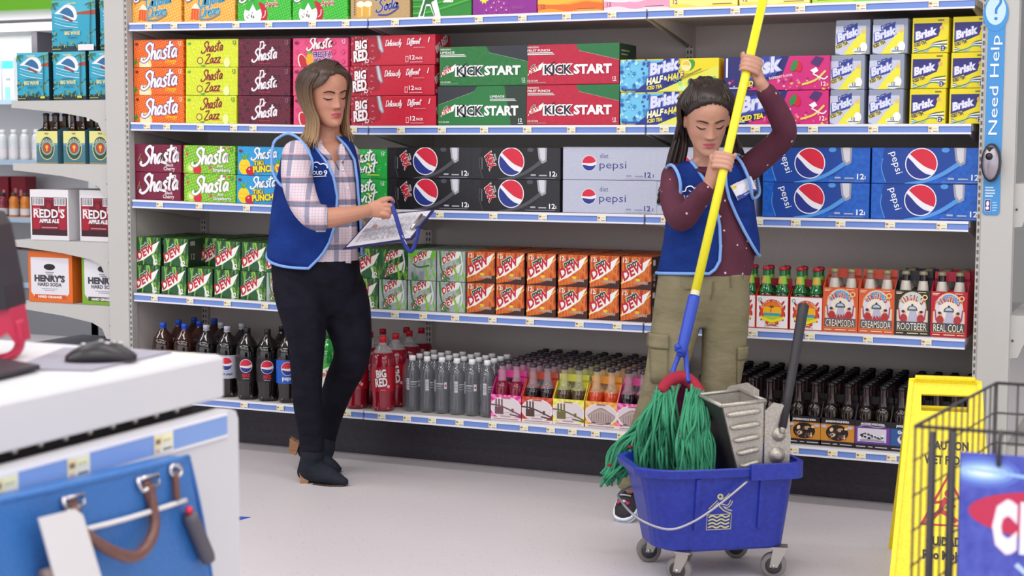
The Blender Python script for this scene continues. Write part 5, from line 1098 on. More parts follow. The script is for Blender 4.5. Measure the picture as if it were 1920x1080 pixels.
q0 = at(1802, 847, NY-.03); q1 = at(1802, 1150, NY-.03)
hc = empty('hanging_card', (q0.x, NY-.03, q1.z), label='blue card with red oval and white capitals hung on the wire bin', cat='sign')
CW, CH = 420, (q0.z-q1.z)*1000
MB().box((CW*.0005, .0015, CH*.0005), (CW*.001, .003, CH*.001), noise_mat('blue_card_print', [(.3, '#3a44a8'), (.7, '#5560c0')], nscale=5, rough=.35)).build('card', hc)
p = Print(CW, CH, lambda u, v, e: (u*.001, -e, v*.001))
def cq(px, py): v = at(px, py, NY-.03); return ((v.x-q0.x)*1000, (v.z-q1.z)*1000)
gx, gy = cq(1845, 885)
for r, ry, c in ((58, 26, '#5a70cc'), (48, 19, '#7a98dc'), (38, 13, '#9ec4ec'), (27, 9, '#c4e2f4'), (16, 6, '#e6f4f8')): p.ell(gx, gy, r, c, ry)
p.stroke([(gx-50, gy+4), (gx+20, gy+1), (gx+130, gy-9)], (3, 7), '#9ec4ec')
ox, oy = cq(1990, 972); lx = cq(1815, 972)[0]; p.ell(ox, oy, ox-lx, '#c02c52', cq(1990, 925)[1]-oy, n=40)
u0, v0 = cq(1860, 1026); u1, v1 = cq(1908, 947); p.text('C', u0, v0, v1-v0, '#ece8f2', w=u1-u0, bold=.07, out='#e0c0d8', ow=.02); u2, v2 = cq(1911, 1031); p.text('L', u2, v2, v1-v0, '#ece8f2', w=32, bold=.07)
a0 = cq(1905, 1058); p.stroke([a0, (a0[0]+60, a0[1]-50)], 8, '#b8d0f0', 0); p.mb.build('card_print', hc)
m = MB(); t = cq(1874, 838); m.tube([(t[0]*.001, .026, t[1]*.001+.02), (t[0]*.001, .004, t[1]*.001+.012), (t[0]*.001, -.006, t[1]*.001-.02), (t[0]*.001, -.003, t[1]*.001-.03)], .004, WIRE, 8, 3); m.build('clip', hc)
def squeeze():
    m = MB(); m.lathe([(.03, 0), (.034, .01), (.034, .12), (.028, .15), (.014, .17), (.011, .2), (.006, .23), (.004, .25)], mat('#d8d4d8', .35), 14); o = m.build('squeeze_bottle'); c = MB(); c.lathe([(.0345, .03), (.0345, .1)], mat('#6a5a58', .5), 14, cap=False); c.build('label', o); return Proto(o)
SQ = squeeze(); side = ('leaning at the corner of the wire bin', 'upright at the wire bin corner', 'lying low in the wire bin', 'standing deeper in the wire bin', 'at the far wall of the wire bin')
for i, (x, y, z, rx, ry) in enumerate(((2.83, -3.03, .318, 0, .16), (2.91, -3.0, .3125, 0, 0), (2.84, -2.88, .345, 1.45, .2), (2.98, -2.85, .3125, 0, 0), (2.87, -2.70, .3125, 0, 0))):
    o = SQ.get(); o.location = (x, y, z); o.rotation_euler = (rx, ry, 0); o.scale = (1, 1, 1.25); tag(o, 'white squeeze bottle with brown band, ' + side[i], 'bottle')

# ---------------------------------------------------------------- yellow caution sign
sg = empty('caution_sign', (2.49, -.855, 0), rz=.17, label='yellow folding wet floor caution sign in front of the shelf end', cat='sign')
YEL = noise_mat('yellow_plastic', [(.3, '#ecd010'), (.7, '#f6e01c')], nscale=12, rough=.4)
SP, HT = .36, .63; LL = sqrt(SP*SP+HT*HT)
def leaf(sgn):
    """leaf local: s across, t from the bottom up along the slope"""
    ny, nz = sgn*HT/LL, SP/LL
    def T(s, t, e=0): return (s, sgn*SP*(1-t/LL)+e*ny, HT*t/LL+e*nz)
    wb_, wt_ = .158, .108
    def hw(t): return wb_+(wt_-wb_)*t/LL
    m = MB()
    def slab(poly, e0=-.012, e1=0.):
        n = len(poly); vs = [T(s, t, e0) for s, t in poly]+[T(s, t, e1) for s, t in poly]
        m.add(vs, [tuple(range(n))[::-1], tuple(range(n, 2*n))]+[(i, (i+1) % n, n+(i+1) % n, n+i) for i in range(n)], YEL)
    h0, h1 = LL-.105, LL-.05
    slab([(-wb_, 0), (-wb_*.72, 0), (-wb_*.66, .05), (wb_*.66, .05), (wb_*.72, 0), (wb_, 0), (hw(h0), h0), (-hw(h0), h0)])
    slab([(-hw(h0), h0), (-.07, h0), (-.07, h1), (-hw(h1), h1)]); slab([(.07, h0), (hw(h0), h0), (hw(h1), h1), (.07, h1)]); slab([(-hw(h1), h1), (hw(h1), h1), (wt_, LL), (wt_*.4, LL+.008), (-wt_*.4, LL+.008), (-wt_, LL)])
    for s in (-1, 1): slab([(s*wb_, 0), (s*(wb_-.014), 0), (s*(wt_-.014), LL-.01), (s*wt_, LL-.01)], 0, .006)
    o = m.build('leaf', sg); return o, T
lf, T1 = leaf(-1); leaf(1)
p = Print(316, 730, lambda u, v, e: T1((u-158)*.001, v*.001, e))
p.text('CAUTION', 170, 498, 26, '#1c1a14', w=118, anchor='c', bold=.04).text('WET FLOOR', 170, 452, 26, '#1c1a14', w=140, anchor='c', bold=.04)
p.stroke([(170, 415), (96, 262), (244, 262)], 14, '#b8202c', 0, True)  .ell(174, 360, 14, '#b8202c').stroke([(166, 346), (150, 310), (176, 292), (196, 274)], 14, '#b8202c', 3).stroke([(158, 334), (128, 330)], 9, '#b8202c', 0).stroke([(160, 334), (192, 320)], 9, '#b8202c', 0).stroke([(150, 310), (126, 280)], 12, '#b8202c', 0)
p.text('CUIDADO', 170, 200, 26, '#1c1a14', w=122, anchor='c', bold=.04).text('Piso Mojado', 170, 158, 26, '#1c1a14', w=140, anchor='c', bold=.04); p.mb.build('warning_print', lf)
MB().box((0, 0, HT+.004), (.18, .03, .012), YEL, .003).build('hinge', sg)

# ---------------------------------------------------------------- blue tape end on the floor
t = [atz(*p, 0) for p in ((440, 968), (471, 970), (440, 978))]
MB().prism([(v.x, v.y) for v in t][::-1], 'z', .0002, .0008, mat('#2f50b8', .5)).build('floor_tape', label='pointed end of blue tape on the floor beside the counter', cat='tape')

# ---------------------------------------------------------------- mop bucket
BA = radians(35.5); bk = empty('mop_bucket', (1.834, -1.033, 0), rz=BA, label='blue plastic mop bucket on four casters with steel wringer', cat='bucket')
BPL = noise_mat('blue_bucket_plastic', [(.3, '#16278a'), (.6, '#1c309c'), (.75, '#243aa6')], nscale=9, rough=.42)
def ring_b(hx, hy, z, lx=0., ro=.05, k=6):
    """rounded rectangle; the -x end bulges out into a pouring nose by lx"""
    out = []
    for cx, cy, a in ((hx-ro, -hy+ro, -pi/2), (hx-ro, hy-ro, 0), (-hx+ro*1.7, hy-ro*1.7, pi/2), (-hx+ro*1.7, -hy+ro*1.7, pi)):
        r = ro if cx > 0 else ro*1.7
        for i in range(k+1):
            an = a+pi/2*i/k; x, y = cx+r*cos(an), cy+r*sin(an); out.append((x-.03-(lx*max(0, 1-(y/hy)**2) if x < -hx+ro*1.8 else 0), y, z))
    return out
m = MB()
m.loft([ring_b(.19, .125, .098, .0), ring_b(.2, .132, .106, .015), ring_b(.213, .15, .24, .03), ring_b(.222, .163, .335, .05), ring_b(.224, .165, .336, .05), ring_b(.236, .178, .338, .06), ring_b(.24, .181, .362, .065), ring_b(.235, .177, .366, .065), ring_b(.224, .168, .364, .055), ring_b(.21, .155, .30, .035), ring_b(.19, .135, .13, .01)], BPL, False)
tub = m.build('tub', bk)
m = MB(); out = ring_b(.244, .190, 0, 0)
for z0, z1 in ((.328, .376),):
    k = len(out)
    po = [q for q in out[:14]]
    po = [(.03, -.190, 0)] + po + [(.03, .190, 0)]; pi_ = [(.03, -.172, 0)] + [(x*.94, y*.905, 0) for x, y, z in po[1:-1]] + [(.03, .172, 0)]
    n = len(po); vs = [(x, y, z0) for x, y, z in po]+[(x, y, z1) for x, y, z in po]+[(x, y, z1) for x, y, z in pi_]+[(x, y, z0) for x, y, z in pi_]
    fs = [(r*n+i, r*n+i+1, ((r+1) % 4)*n+i+1, ((r+1) % 4)*n+i) for r in range(4) for i in range(n-1)] + [(0, n, 2*n, 3*n), (n-1, 4*n-1, 3*n-1, 2*n-1)]
    m.add(vs, fs, BPL)
m.build('rim_collar', bk)
WY = lambda z: -(.132+(.163-.132)*(z-.106)/.229)
for x in (-.13, .075):
    m = MB()
    for z0, z1 in ((.17, .334),): m.loft([[(x-.011, WY(z)+.004, z), (x+.011, WY(z)+.004, z), (x+.007, WY(z)-.008, z), (x-.007, WY(z)-.008, z)] for z in (z0, z1)], BPL, False)
    m.build('rib', bk)
p = Print(120, 150, lambda u, v, e: (-.052+(u-60)*.00085, WY(.165+v*.0008)-.001-e, .165+v*.0008))
YL = '#c9c48a'
for c_, k_ in ((YL, 12), ('#1c309c', 5.5)):
    p.ell(54, 138, k_*.95, c_, n=14).stroke([(50, 122), (58, 102), (76, 84), (100, 74)], k_*1.2, c_, 3).stroke([(58, 104), (86, 98), (98, 120)], k_, c_, 3).stroke([(48, 120), (32, 104), (16, 86)], k_, c_, 3).stroke([(54, 120), (76, 130), (92, 148)], k_, c_, 3)
for k in range(4): p.stroke([(14, 14+k*14), (30, 20+k*14), (46, 12+k*14), (62, 20+k*14), (78, 12+k*14), (94, 18+k*14)], 6, YL, 3)
p.stroke([(8, 6), (8, 66), (100, 66), (100, 6)], 3, YL, 0, True); p.mb.build('warning_emblem', tub)
m = MB(); m.tube([(.02, -.182, .325), (-.075, -.186, .255), (-.16, -.186, .205), (-.23, -.172, .185), (-.30, -.11, .205), (-.325, 0, .235), (-.30, .11, .24), (-.2, .17, .26), (.02, .182, .325)], .004, mat('#a8a6ae', .35, .7), 8, 5); m.build('bail_handle', bk)
ST = mat('#b4b0aa', .32, .85); GW = mat('#5a555a', .6); 
for x, y, a in ((-.155, -.115, -.05), (.155, -.115, .25), (-.175, .14, .42), (.12, .13, .2)):
    cs = empty('caster', (x, y, 0)); cs.parent = bk; cs.rotation_euler = (0, 0, a-BA)
    AX = Matrix(((1, 0, 0), (0, 0, -1), (0, 1, 0)))
    m = MB(); m.lathe([(.012, -.014), (.036, -.014), (.040, -.009), (.040, .009), (.036, .014), (.012, .014)], mat('#7c7776', .6), 24, c=(-.018, 0, .040), axis=AX); m.lathe([(.006, -.016), (.026, -.016), (.026, .016), (.006, .016)], mat('#3a363c', .5), 20, c=(-.018, 0, .040), axis=AX); m.build('wheel', cs)
    m = MB()
    for s in (-1, 1): m.prism([(-.03, .036), (-.006, .036), (.018, .085), (.018, .096), (-.02, .096)], 'y', s*.0205-.0015, s*.0205+.0015, ST)
    m.box((0, 0, .098), (.05, .05, .006), ST); m.lathe([(.006, -.025), (.006, .025)], ST, 8, c=(-.018, 0, .040), axis=AX); m.build('fork', cs)
# wringer, a part of the bucket set
WS = noise_mat('worn_steel_grey', [(.3, '#a09a92'), (.5, '#b2aca3'), (.75, '#c6c0b6')], nscale=26, rough=.42, Metallic=.55)
wr = empty('wringer', (0, 0, 0)); wr.parent = bk
t4 = [(-.045, -.12, .55), (.095, -.12, .562), (.095, .095, .562), (-.045, .095, .55)]; b4 = [(.02, -.12, .30), (.09, -.12, .30), (.09, .08, .30), (.02, .08, .30)]
def plate(m, a, b, c, d, th, mt, inn=(0, 0, 0)):
    a, b, c, d = map(Vector, (a, b, c, d)); nrm = (b-a).cross(d-a).normalized()*th
    vs = [a, b, c, d, a-nrm, b-nrm, c-nrm, d-nrm]; m.add(vs, [(0, 1, 2, 3), (7, 6, 5, 4), (0, 4, 5, 1), (1, 5, 6, 2), (2, 6, 7, 3), (3, 7, 4, 0)], mt)
m = MB(); plate(m, b4[0], b4[1], t4[1], t4[0], .003, WS); plate(m, b4[1], b4[2], t4[2], t4[1], .003, WS); plate(m, b4[2], b4[3], t4[3], t4[2], .003, WS)
L0 = [(-.045, -.121, .55), (.095, -.121, .562), (.095, .096, .562), (-.045, .096, .55)]
for i in range(4): m.tube([L0[i], L0[(i+1) % 4]], .0065, WS, 8, 0)
m.build('hopper', wr)
m = MB(); plate(m, b4[3], b4[0], t4[0], t4[3], .004, mat('#2a2628', .55)); m.build('press_plate', wr, label='black press plate')
m = MB()
for k in range(5):
    z = .527-.040*k; x0 = -.026+.0115*k; m.tube([(x0, -.122, z-.006), (x0+.012, -.129, z-.005), (.066, -.129, z+.004), (.078, -.122, z+.004)], [.004, .0085, .0085, .004], WS, 10, 3)
m.build('slot_ridge', wr)
m = MB(); m.prism([(.096, .30), (.176, .30), (.182, .44), (.176, .52), (.155, .548), (.125, .555), (.096, .53)], 'y', -.123, -.117, WS); m.prism([(.03, .30), (.15, .30), (.16, .56), (.12, .585), (.06, .575), (.03, .54)], 'y', .098, .104, WS); m.build('side_plate', wr)
for x, z, r in ((.142, .455, .022), (.137, .39, .026)):
    m = MB(); m.lathe([(r, 0), (r, .004), (r*.6, .006), (r*.55, .012), (r*.3, .014)], WS, 18, c=(x, -.123, z), axis=Matrix(((1, 0, 0), (0, 0, -1), (0, 1, 0)))); m.build('bolt', wr)
def loc_b(v): d = Vector(v)-bk.location; return Vector((d.x*cos(BA)+d.y*sin(BA), -d.x*sin(BA)+d.y*cos(BA), d.z))
pv = Vector((.146, -.137, .462)); tp = loc_b(dp(1507, 572, 4.88))
m = MB(); m.tube([pv, pv+(tp-pv)*.1, pv+(tp-pv)*.3], [.009, .009, .010], ST, 10, 2); m.build('lever_shank', wr)
m = MB(); m.tube([pv+(tp-pv)*.04, pv+(tp-pv)*.3, pv+(tp-pv)*.9, tp, tp+(tp-pv)*.012], [.0125, .0135, .0165, .0175, .010], mat('#26232a', .5), 14, 0); m.build('lever_grip', wr)

# ---------------------------------------------------------------- mop held by the girl
def pole_at(y): return dp(1431-.2325*y, y, 5.035+(715-y)*.00036)
mo = empty('mop', pole_at(715), label='yellow handled mop with green strands dipping into the blue bucket', cat='mop'); MO = mo.location
def L(v): return Vector(v)-MO
YP = mat('#eee428', .35)
m = MB(); m.tube([L(pole_at(-60)), L(pole_at(250)), L(pole_at(545))], .0152, YP, 16, 0); m.tube([L(pole_at(545)), L(pole_at(565))], .0150, mat('#d8cfa8', .5), 16, 0); m.build('handle', mo)
BC = mat('#2444b4', .4)
m = MB(); m.tube([L(pole_at(556)), L(pole_at(562)), L(pole_at(640)), L(pole_at(668))], [.016, .0195, .0185, .014], BC, 14, 3)
for s in (-1, 1): m.tube([L(pole_at(640)), L(dp(1279+s*7, 668, 5.06)), L(dp(1275+s*13, 695, 5.05)), L(dp(1268+s*17+6, 716, 5.02))], [.011, .009, .008, .008], BC, 8, 4)
m.ball(L(dp(1270, 650, 5.03)), .011, BC, 10, 7); m.tube([L(dp(1268, 655, 5.03)), L(dp(1284, 662, 5.05))], .008, BC, 8, 0); m.build('clamp', mo)
hbp = [dp(1238, 735, 5.0), dp(1256, 714, 5.03), dp(1280, 708, 5.05), dp(1300, 720, 5.04), dp(1316, 742, 5.0)]
m = MB(); m.tube([L(v) for v in hbp], [.017, .021, .022, .021, .017], mat('#9c1c34', .85), 14, 5); m.build('headband', mo)
GR = noise_mat('mop_green', [(.25, '#267a58'), (.5, '#359069'), (.75, '#5aae88')], nscale=60, rough=.9)
g = random.Random(21); m = MB()
def strand(p0, p1, p2, p3, r): m.tube([L(v) for v in cr([p0, p1, p2, p3], 6)], r, GR, 5, 0)
def near(v, s): return Vector(v)+Vector((g.gauss(0, s), g.gauss(0, s), g.gauss(0, s*.6)))
for i in range(120):   # left hank, straight down into the tub
    t = g.random(); a = near(dp(1232+26*t, 742-20*t, 5.0+.03*t), .010)
    strand(a, near(dp(1205+62*t, 790, 4.96+g.uniform(-.03, .08)), .010), near(dp(1190+82*t, 850, 4.97+g.uniform(-.02, .08)), .012), near(dp(1196+82*t, 905, 4.98+g.uniform(0, .06)), .010), g.uniform(.0034, .0048))
for i in range(105):   # right hank into the tub
    t = g.random(); a = near(dp(1296+26*t, 728+16*t, 4.99), .009)
    strand(a, near(dp(1279+48*t, 790, 4.90+g.uniform(-.03, .04)), .009), near(dp(1274+62*t, 840, 4.87+g.uniform(-.03, .03)), .010), near(dp(1275+70*t, 905, 4.86+g.uniform(-.01, .04)), .010), g.uniform(.0034, .0048))
for i in range(85):    # strands thrown over the pouring end
    t = g.random(); a = near(dp(1240+14*t, 740, 5.02), .008); u = g.random()
    strand(a, near(dp(1206+26*t, 792+12*t, 5.02), .014), near(dp(1152+60*t, 838+14*u, 5.06+.03*u), .014), near(dp(1134+48*t*u, 908-22*t, 5.07+.04*u), .012), g.uniform(.0034, .0048))
m.build('strands', mo, kind='stuff')
m = MB()
for px, py in ((1182, 838), (1143, 872)): m.ball(L(dp(px, py, 4.99)), (.009, .009, .005), mat('#8a1c30', .9), 8, 6)
m.build('binding_thread', mo)
# ---------------------------------------------------------------- people
FH = Vector((-RT.y, RT.x, 0)).normalized(); RH = Vector((RT.x, RT.y, 0)).normalized()
PX = lambda D: D/FPX
def fuse(mb, voxel, it=4, fac=.5):
    """one continuous skin over overlapping closed pieces"""
    o = bpy.data.objects.new('t', mb.mesh('t')); COL.objects.link(o)
    r = o.modifiers.new('r', 'REMESH'); r.mode = 'VOXEL'; r.voxel_size = voxel; r.use_smooth_shade = True
    s = o.modifiers.new('s', 'SMOOTH'); s.factor = fac; s.iterations = it
    dg = bpy.context.evaluated_depsgraph_get(); dg.update(); me = bpy.data.meshes.new_from_object(o.evaluated_get(dg)); bpy.data.objects.remove(o)
    me.polygons.foreach_set('use_smooth', [True]*len(me.polygons)); return me
def obj(name, me, parent=None, **kw):
    o = bpy.data.objects.new(name, me); COL.objects.link(o)
    if parent is not None: o.parent = parent
    return tag(o, **kw)
class Col:
    """a stack of rings read from the photograph: (py, px, half width px, depth D, half depth m)"""
    def __init__(s, rows, org): s.r = rows; s.o = org
    def at(s, y):
        R = s.r; y = min(max(y, R[0][0]), R[-1][0])
        for a, b in zip(R, R[1:]):
            if y <= b[0]:
                t = (y-a[0])/(b[0]-a[0]); t = t if len(R) < 3 else t
                return [p+(q-p)*t for p, q in zip(a, b)]
        return list(R[-1])
    def pt(s, y, th, inf=0.):
        _, cx, rx, D, rd = s.at(y); c = dp(cx, y, D); k = PX(D); e = .88
        ca, sa = cos(th), sin(th); f = lambda v: math.copysign(abs(v)**e, v)
        return c + RH*(f(ca)*(rx*k+inf)) - FH*(f(sa)*(rd+inf)) - s.o
    def th(s, px, y): _, cx, rx, D, rd = s.at(y); return acos(max(-1, min(1, math.copysign(abs((px-cx)/rx)**(1/.88), px-cx))))
    def loft(s, mb, mt, inf=0., n=28, y0=None, y1=None, step=6):
        a = s.r[0][0] if y0 is None else y0; b = s.r[-1][0] if y1 is None else y1; k = max(2, int(abs(b-a)/step))
        mb.loft([[s.pt(a+(b-a)*i/k, -2*pi*j/n, inf) for j in range(n)] for i in range(k+1)], mt); return mb
def smooth_rows(rows, n=4): return [tuple(r) for r in cr(rows, n)]
def limb(mb, org, pts, mt, dr=0., seg=14, n=5):
    mb.tube([dp(a, b, d)-org for a, b, d, r in pts], [r+dr for a, b, d, r in pts], mt, seg, n); q = pts
    for a, b, d, r in (q[0], q[-1]): mb.ball(dp(a, b, d)-org, r+dr, mt, 12, 8)
HEAD = cr([(-.114, .010, .070, .035), (-.108, .027, .081, .005), (-.094, .041, .085, -.03), (-.075, .052, .083, -.05), (-.055, .060, .081, -.07), (-.035, .066, .081, -.082), (-.010, .0695, .082, -.092), (.015, .0725, .086, -.097), (.045, .074, .088, -.098), (.070, .069, .080, -.090), (.090, .055, .062, -.072), (.104, .034, .036, -.045), (.112, .010, .0, -.015)], 6)
def hrow(z):
    z = min(max(z, HEAD[0][0]), HEAD[-1][0])
    for a, b in zip(HEAD, HEAD[1:]):
        if z <= b[0]: t = (z-a[0])/((b[0]-a[0]) or 1); return [p+(q-p)*t for p, q in zip(a, b)]
    return HEAD[-1]
def G(x, s): return math.exp(-(x/s)**2)
def feat(x, z):
    d = 0; ax = abs(x)
    if z < .02 and z > -.052:
        t = min(1, max(0, (.016-z)/.050)); amp = .004+.019*t**1.25
        if z < -.034: amp *= max(0, 1-((-.034-z)/.012)**1.2)
        d += amp*G(x, .0085+.0045*t)
        d += .007*G(ax-.0115, .006)*G(z+.037, .007)
    d -= .0085*G(ax-.031, .016)*G(z-.004, .011); d += .0085*G(ax-.031, .0125)*G(z+.001, .0075)
    d += .004*G(ax-.030, .018)*G(z-.022, .008); d += .004*G(ax-.042, .02)*G(z+.032, .018)
    d += .0062*G(x, .017)*G(z+.0595, .0045) + .0078*G(x, .0165)*G(z+.0705, .0050) - .0045*G(x, .02)*G(z+.0648, .0022)
    d -= .003*G(x, .02)*G(z+.081, .006); d += .005*G(x, .016)*G(z+.099, .010); d -= .002*G(x, .004)*G(z+.050, .007)
    return d
def head_front(x, z):
    _, w, f, b = hrow(z); c = (f+b)/2; h = (f-b)/2; u = min(.98, abs(x)/max(w, 1e-4)); return c+h*sqrt(1-u*u)+feat(x, z)
def cut(me, org, poly):
    """opens a garment where the skin shows: drops the front faces inside an outline"""
    def inside(x, y):
        c = False
        for (x0, y0), (x1, y1) in zip(poly, poly[1:]+poly[:1]):
            if (y0 > y) != (y1 > y) and x < (x1-x0)*(y-y0)/(y1-y0)+x0: c = not c
        return c
    bm = bmesh.new(); bm.from_mesh(me); kill = []
    for f in bm.faces:
        d = f.calc_center_median()+org-CAM; z = d.dot(FW); 
        if f.normal.dot(d) < 0 and inside(960+FPX*d.dot(RT)/z, 540-FPX*d.dot(UP)/z): kill.append(f)
    bmesh.ops.delete(bm, geom=kill, context='FACES'); bm.to_mesh(me); bm.free()
class Head:
    def __init__(s, px, py, D, yaw, pitch, roll, scale, org):
        s.o = dp(px, py, D)-org; s.s = scale
        B = Matrix((RH, -FH, Vector((0, 0, 1)))).transposed()
        s.M = B @ Matrix.Rotation(-yaw, 3, 'Z') @ Matrix.Rotation(roll, 3, 'Y') @ Matrix.Rotation(-pitch, 3, 'X')
    def P(s, x, y, z): return s.o + s.M @ Vector((x, y, z))*s.s
    def inv(s, v): return (s.M.transposed() @ (Vector(v)-s.o))/s.s
    def mesh(s, mb, mt, n=88):
        rings = []
        for z, w, f, b in HEAD:
            c, h = (f+b)/2, (f-b)/2; rg = []
            for j in range(n):
                a = -2*pi*j/n; x, y = w*cos(a), c+h*sin(a)
                if sin(a) > .12: y += feat(x, z)*min(1, (sin(a)-.12)/.25)
                rg.append(s.P(x, y, z))
            rings.append(rg)
        mb.loft(rings[::-1], mt)
        for sx in (-1, 1):
            mb.ball(s.P(sx*.0715, -.008, -.008), (.008*s.s, .019*s.s, .030*s.s), mt, 12, 8, s.M @ Matrix.Rotation(sx*-.25, 3, 'Z'))
    def surf(s, x, z, e=0.): return s.P(x, head_front(x, z)+e, z)
    def outer(s, az, z, e):
        """point e outside the skull at azimuth az (0 = face, + = image right) and height z"""
        _, w, f, b = hrow(z); c, h = (f+b)/2, (f-b)/2; return s.P((w+e)*sin(az), c+(h+e)*cos(az), z)
def skin_mat(name, base, lip):
    g = N(name, .48); a = g.n('ShaderNodeAttribute', attribute_name='tint')
    c = g.mix(a.outputs['Fac'], base, lip); n = g.noise(g.coord(), 90, 3); f = g.math('MULTIPLY', n, .10)
    c = g.mix(f, c, '#7a3a30'); g.b.inputs['Subsurface Weight'].default_value = .12; g.b.inputs['Subsurface Radius'].default_value = (.012, .005, .003); return g.col(c).m
def tint(me, H):
    at_ = me.attributes.new('tint', 'FLOAT', 'POINT'); vals = []
    for v in me.vertices:
        d = H.inv(v.co); t = 0
        if abs(d.x) < .04 and -.09 < d.z < -.045 and .05 < d.y < .108:
            wdt = .0235; u = d.x/wdt
            top = -.0555-.0075*u*u - .0016*G(d.x, .004); bot = -.0755+.0095*u*u
            if abs(u) < 1: t = max(0, min(1, (top-d.z)/.002))*max(0, min(1, (d.z-bot)/.002))
        elif .02 < d.y < .11 and -.055 < d.z < -.01: t = .16*G(abs(d.x)-.042, .018)*G(d.z+.03, .018)
        vals.append(t)
    at_.data.foreach_set('value', vals)
def face_bits(body, H, browc, lashc, brow_w=.0026, open_=0.):
    bm_, lm = mat(browc, .8), mat(lashc, .6)
    for sx in (-1, 1):
        m = MB(); m.tube([H.surf(sx*x, z, .0016) for x, z in ((.012, .0165), (.022, .0205), (.034, .0225), (.048, .0165))], [brow_w*.8, brow_w, brow_w, brow_w*.35], bm_, 8, 5, flat=.6); m.build('eyebrow', body)
        m = MB(); m.tube([H.surf(sx*x, z, .0012) for x, z in ((.0175, -.0035), (.024, -.0065), (.031, -.0078), (.038, -.0068), (.0465, -.003))], [.001, .0019, .0024, .0024, .0012], lm, 6, 5); m.build('eyelash', body)
        m = MB(); m.tube([H.surf(sx*x, z, -.0002) for x, z in ((.0175, .004), (.024, .0075), (.032, .0085), (.04, .0065), (.046, .002))], [.0004, .0006, .0007, .0006, .0004], mat('#7a4a3c', .7), 6, 5); m.build('eyelid_crease_shade', body)  # thin brown line along the lid fold, its shade put into the colour
        if open_:
            m = MB(); m.ball(H.surf(sx*.032, -.0095, -.0012), (.006*H.s, .0022*H.s, .0022*H.s), mat('#2a1a16', .2), 10, 6, H.M); m.build('eye', body)
    m = MB()
    for sx in (-1, 1): m.ball(H.surf(sx*.0068, -.0445, -.0005), (.0032, .0014, .0018), mat('#5a2a24', .8), 8, 5, H.M)
    m.build('nostril', body, kind='stuff')
def hair_cap(H, mt, zf, low, e, volume=lambda az, z: 0, n=64):
    """scalp shell thinning to nothing at the hairline; zf(az) gives the lowest height of hair"""
    vs = []; fs = []; K = 16
    for i in range(n):
        az = -pi+2*pi*i/n; z0 = zf(az)
        for k in range(K+1):
            t = k/K; z = z0+(.1115-z0)*(1-(1-t)**1.6); ee = e*min(1, t*4)**.6+volume(az, z) if t > 0 else .0
            zz_ = z+(e*max(0, (z-.06)/.05)); vs.append(H.P(*[0, 0, 0]) if False else H.outer(az, z, ee) + H.M @ Vector((0, 0, (zz_-z)*H.s)))
    for i in range(n):
        j = (i+1) % n
        for k in range(K): fs.append((i*(K+1)+k, j*(K+1)+k, j*(K+1)+k+1, i*(K+1)+k+1))
    m = MB(); m.add(vs, fs, mt, True); return m
def hair_mat(name, root, tip, z0, z1, rough=.38):
    g = N(name, rough); tc = g.n('ShaderNodeTexCoord'); sp = g.n('ShaderNodeSeparateXYZ'); g.link(tc.outputs['Object'], sp.inputs[0])
    mr = g.n('ShaderNodeMapRange'); g.link(sp.outputs['Z'], mr.inputs[0]); mr.inputs[1].default_value = z1; mr.inputs[2].default_value = z0
    n = g.noise(g.coord((40, 40, 6)), 4, 3); c = g.mix(mr.outputs[0], root, tip); return g.col(g.mix(g.math('MULTIPLY', n, .35), c, '#2a1c16')).m
def fabric(name, c0, c1, scale=160, rough=.85, bump=.25):
    g = N(name, rough, Specular_IOR_Level=.12); v = g.coord(); n = g.noise(v, scale, 2); g.col(g.ramp(g.noise(v, 14, 3), [(.3, c0), (.7, c1)]))
    f = g.noise(g.coord((5, 5, 11), (.5, .3, 0)), 1.6, 3, .45); h = g.math('ADD', g.math('MULTIPLY', n, .05), f); return g.bump(h, .55, .03).m
VEST = fabric('blue_fleece', '#162d70', '#1c3880'); PIPE = mat('#7ba5e4', .6)
def vest(body, T, top, hem, edgeL, edgeR, inf, armholes, name='vest'):
    """sleeveless vest round the torso column T, open in front between the two edges"""
    n = 72; rows = 26; vs = []; fs = []
    def interp(tb, y):
        if y <= tb[0][0]: return tb[0][1]
        for a, b in zip(tb, tb[1:]):
            if y <= b[0]: return a[1]+(b[1]-a[1])*(y-a[0])/(b[0]-a[0])
        return tb[-1][1]
    def P(i, j):
        t = i/rows; y = top
        s = j/n
        for _ in range(3):
            a = T.th(interp(edgeL, y), y); b = 2*pi+T.th(interp(edgeR, y), y); th = a+(b-a)*s; y = top+(hem(th)-top)*t
        fl = inf+.012*max(0, t-.5)
        return T.pt(y, th, fl)
    for i in range(rows+1):
        for j in range(n+1): vs.append(P(i, j))
    for i in range(rows):
        for j in range(n): a = i*(n+1)+j; fs.append((a, a+n+1, a+n+2, a+1))
    m = MB(); m.add(vs, fs, VEST, True); o = m.build(name, body)
    sd = o.modifiers.new('thick', 'SOLIDIFY'); sd.thickness = .007; sd.offset = 1
    m = MB(); edge = [vs[i*(n+1)] for i in range(rows+1)] + [vs[rows*(n+1)+j] for j in range(1, n)] + [vs[i*(n+1)+n] for i in range(rows, -1, -1)]
    m.tube(edge, .0058, PIPE, 8, 0); m.build('piping', o)
    for ring in armholes:
        m = MB(); m.tube(cr(ring, 5, True)+[cr(ring, 5, True)[0]], .0058, PIPE, 8, 0); m.build('armhole_piping', o)
    return o
def cloud_logo(o, fn, flip=False):
    p = Print(62, 50, fn); c = '#eef0f6'
    p.stroke([(2, 22), (4, 30), (12, 32), (16, 42), (28, 46), (38, 40), (46, 42), (56, 36), (58, 28)], 3, c, 5).stroke([(22, 34), (28, 30)], 2, c, 3)
    p.text('CLOUD', 0, 9, 11, c, w=44, bold=.015).text('9', 48, 7, 15, c, w=10, bold=.015).stroke([(18, 3), (56, 5)], 2, c, 0)
    p.mb.build('cloud_emblem', o)

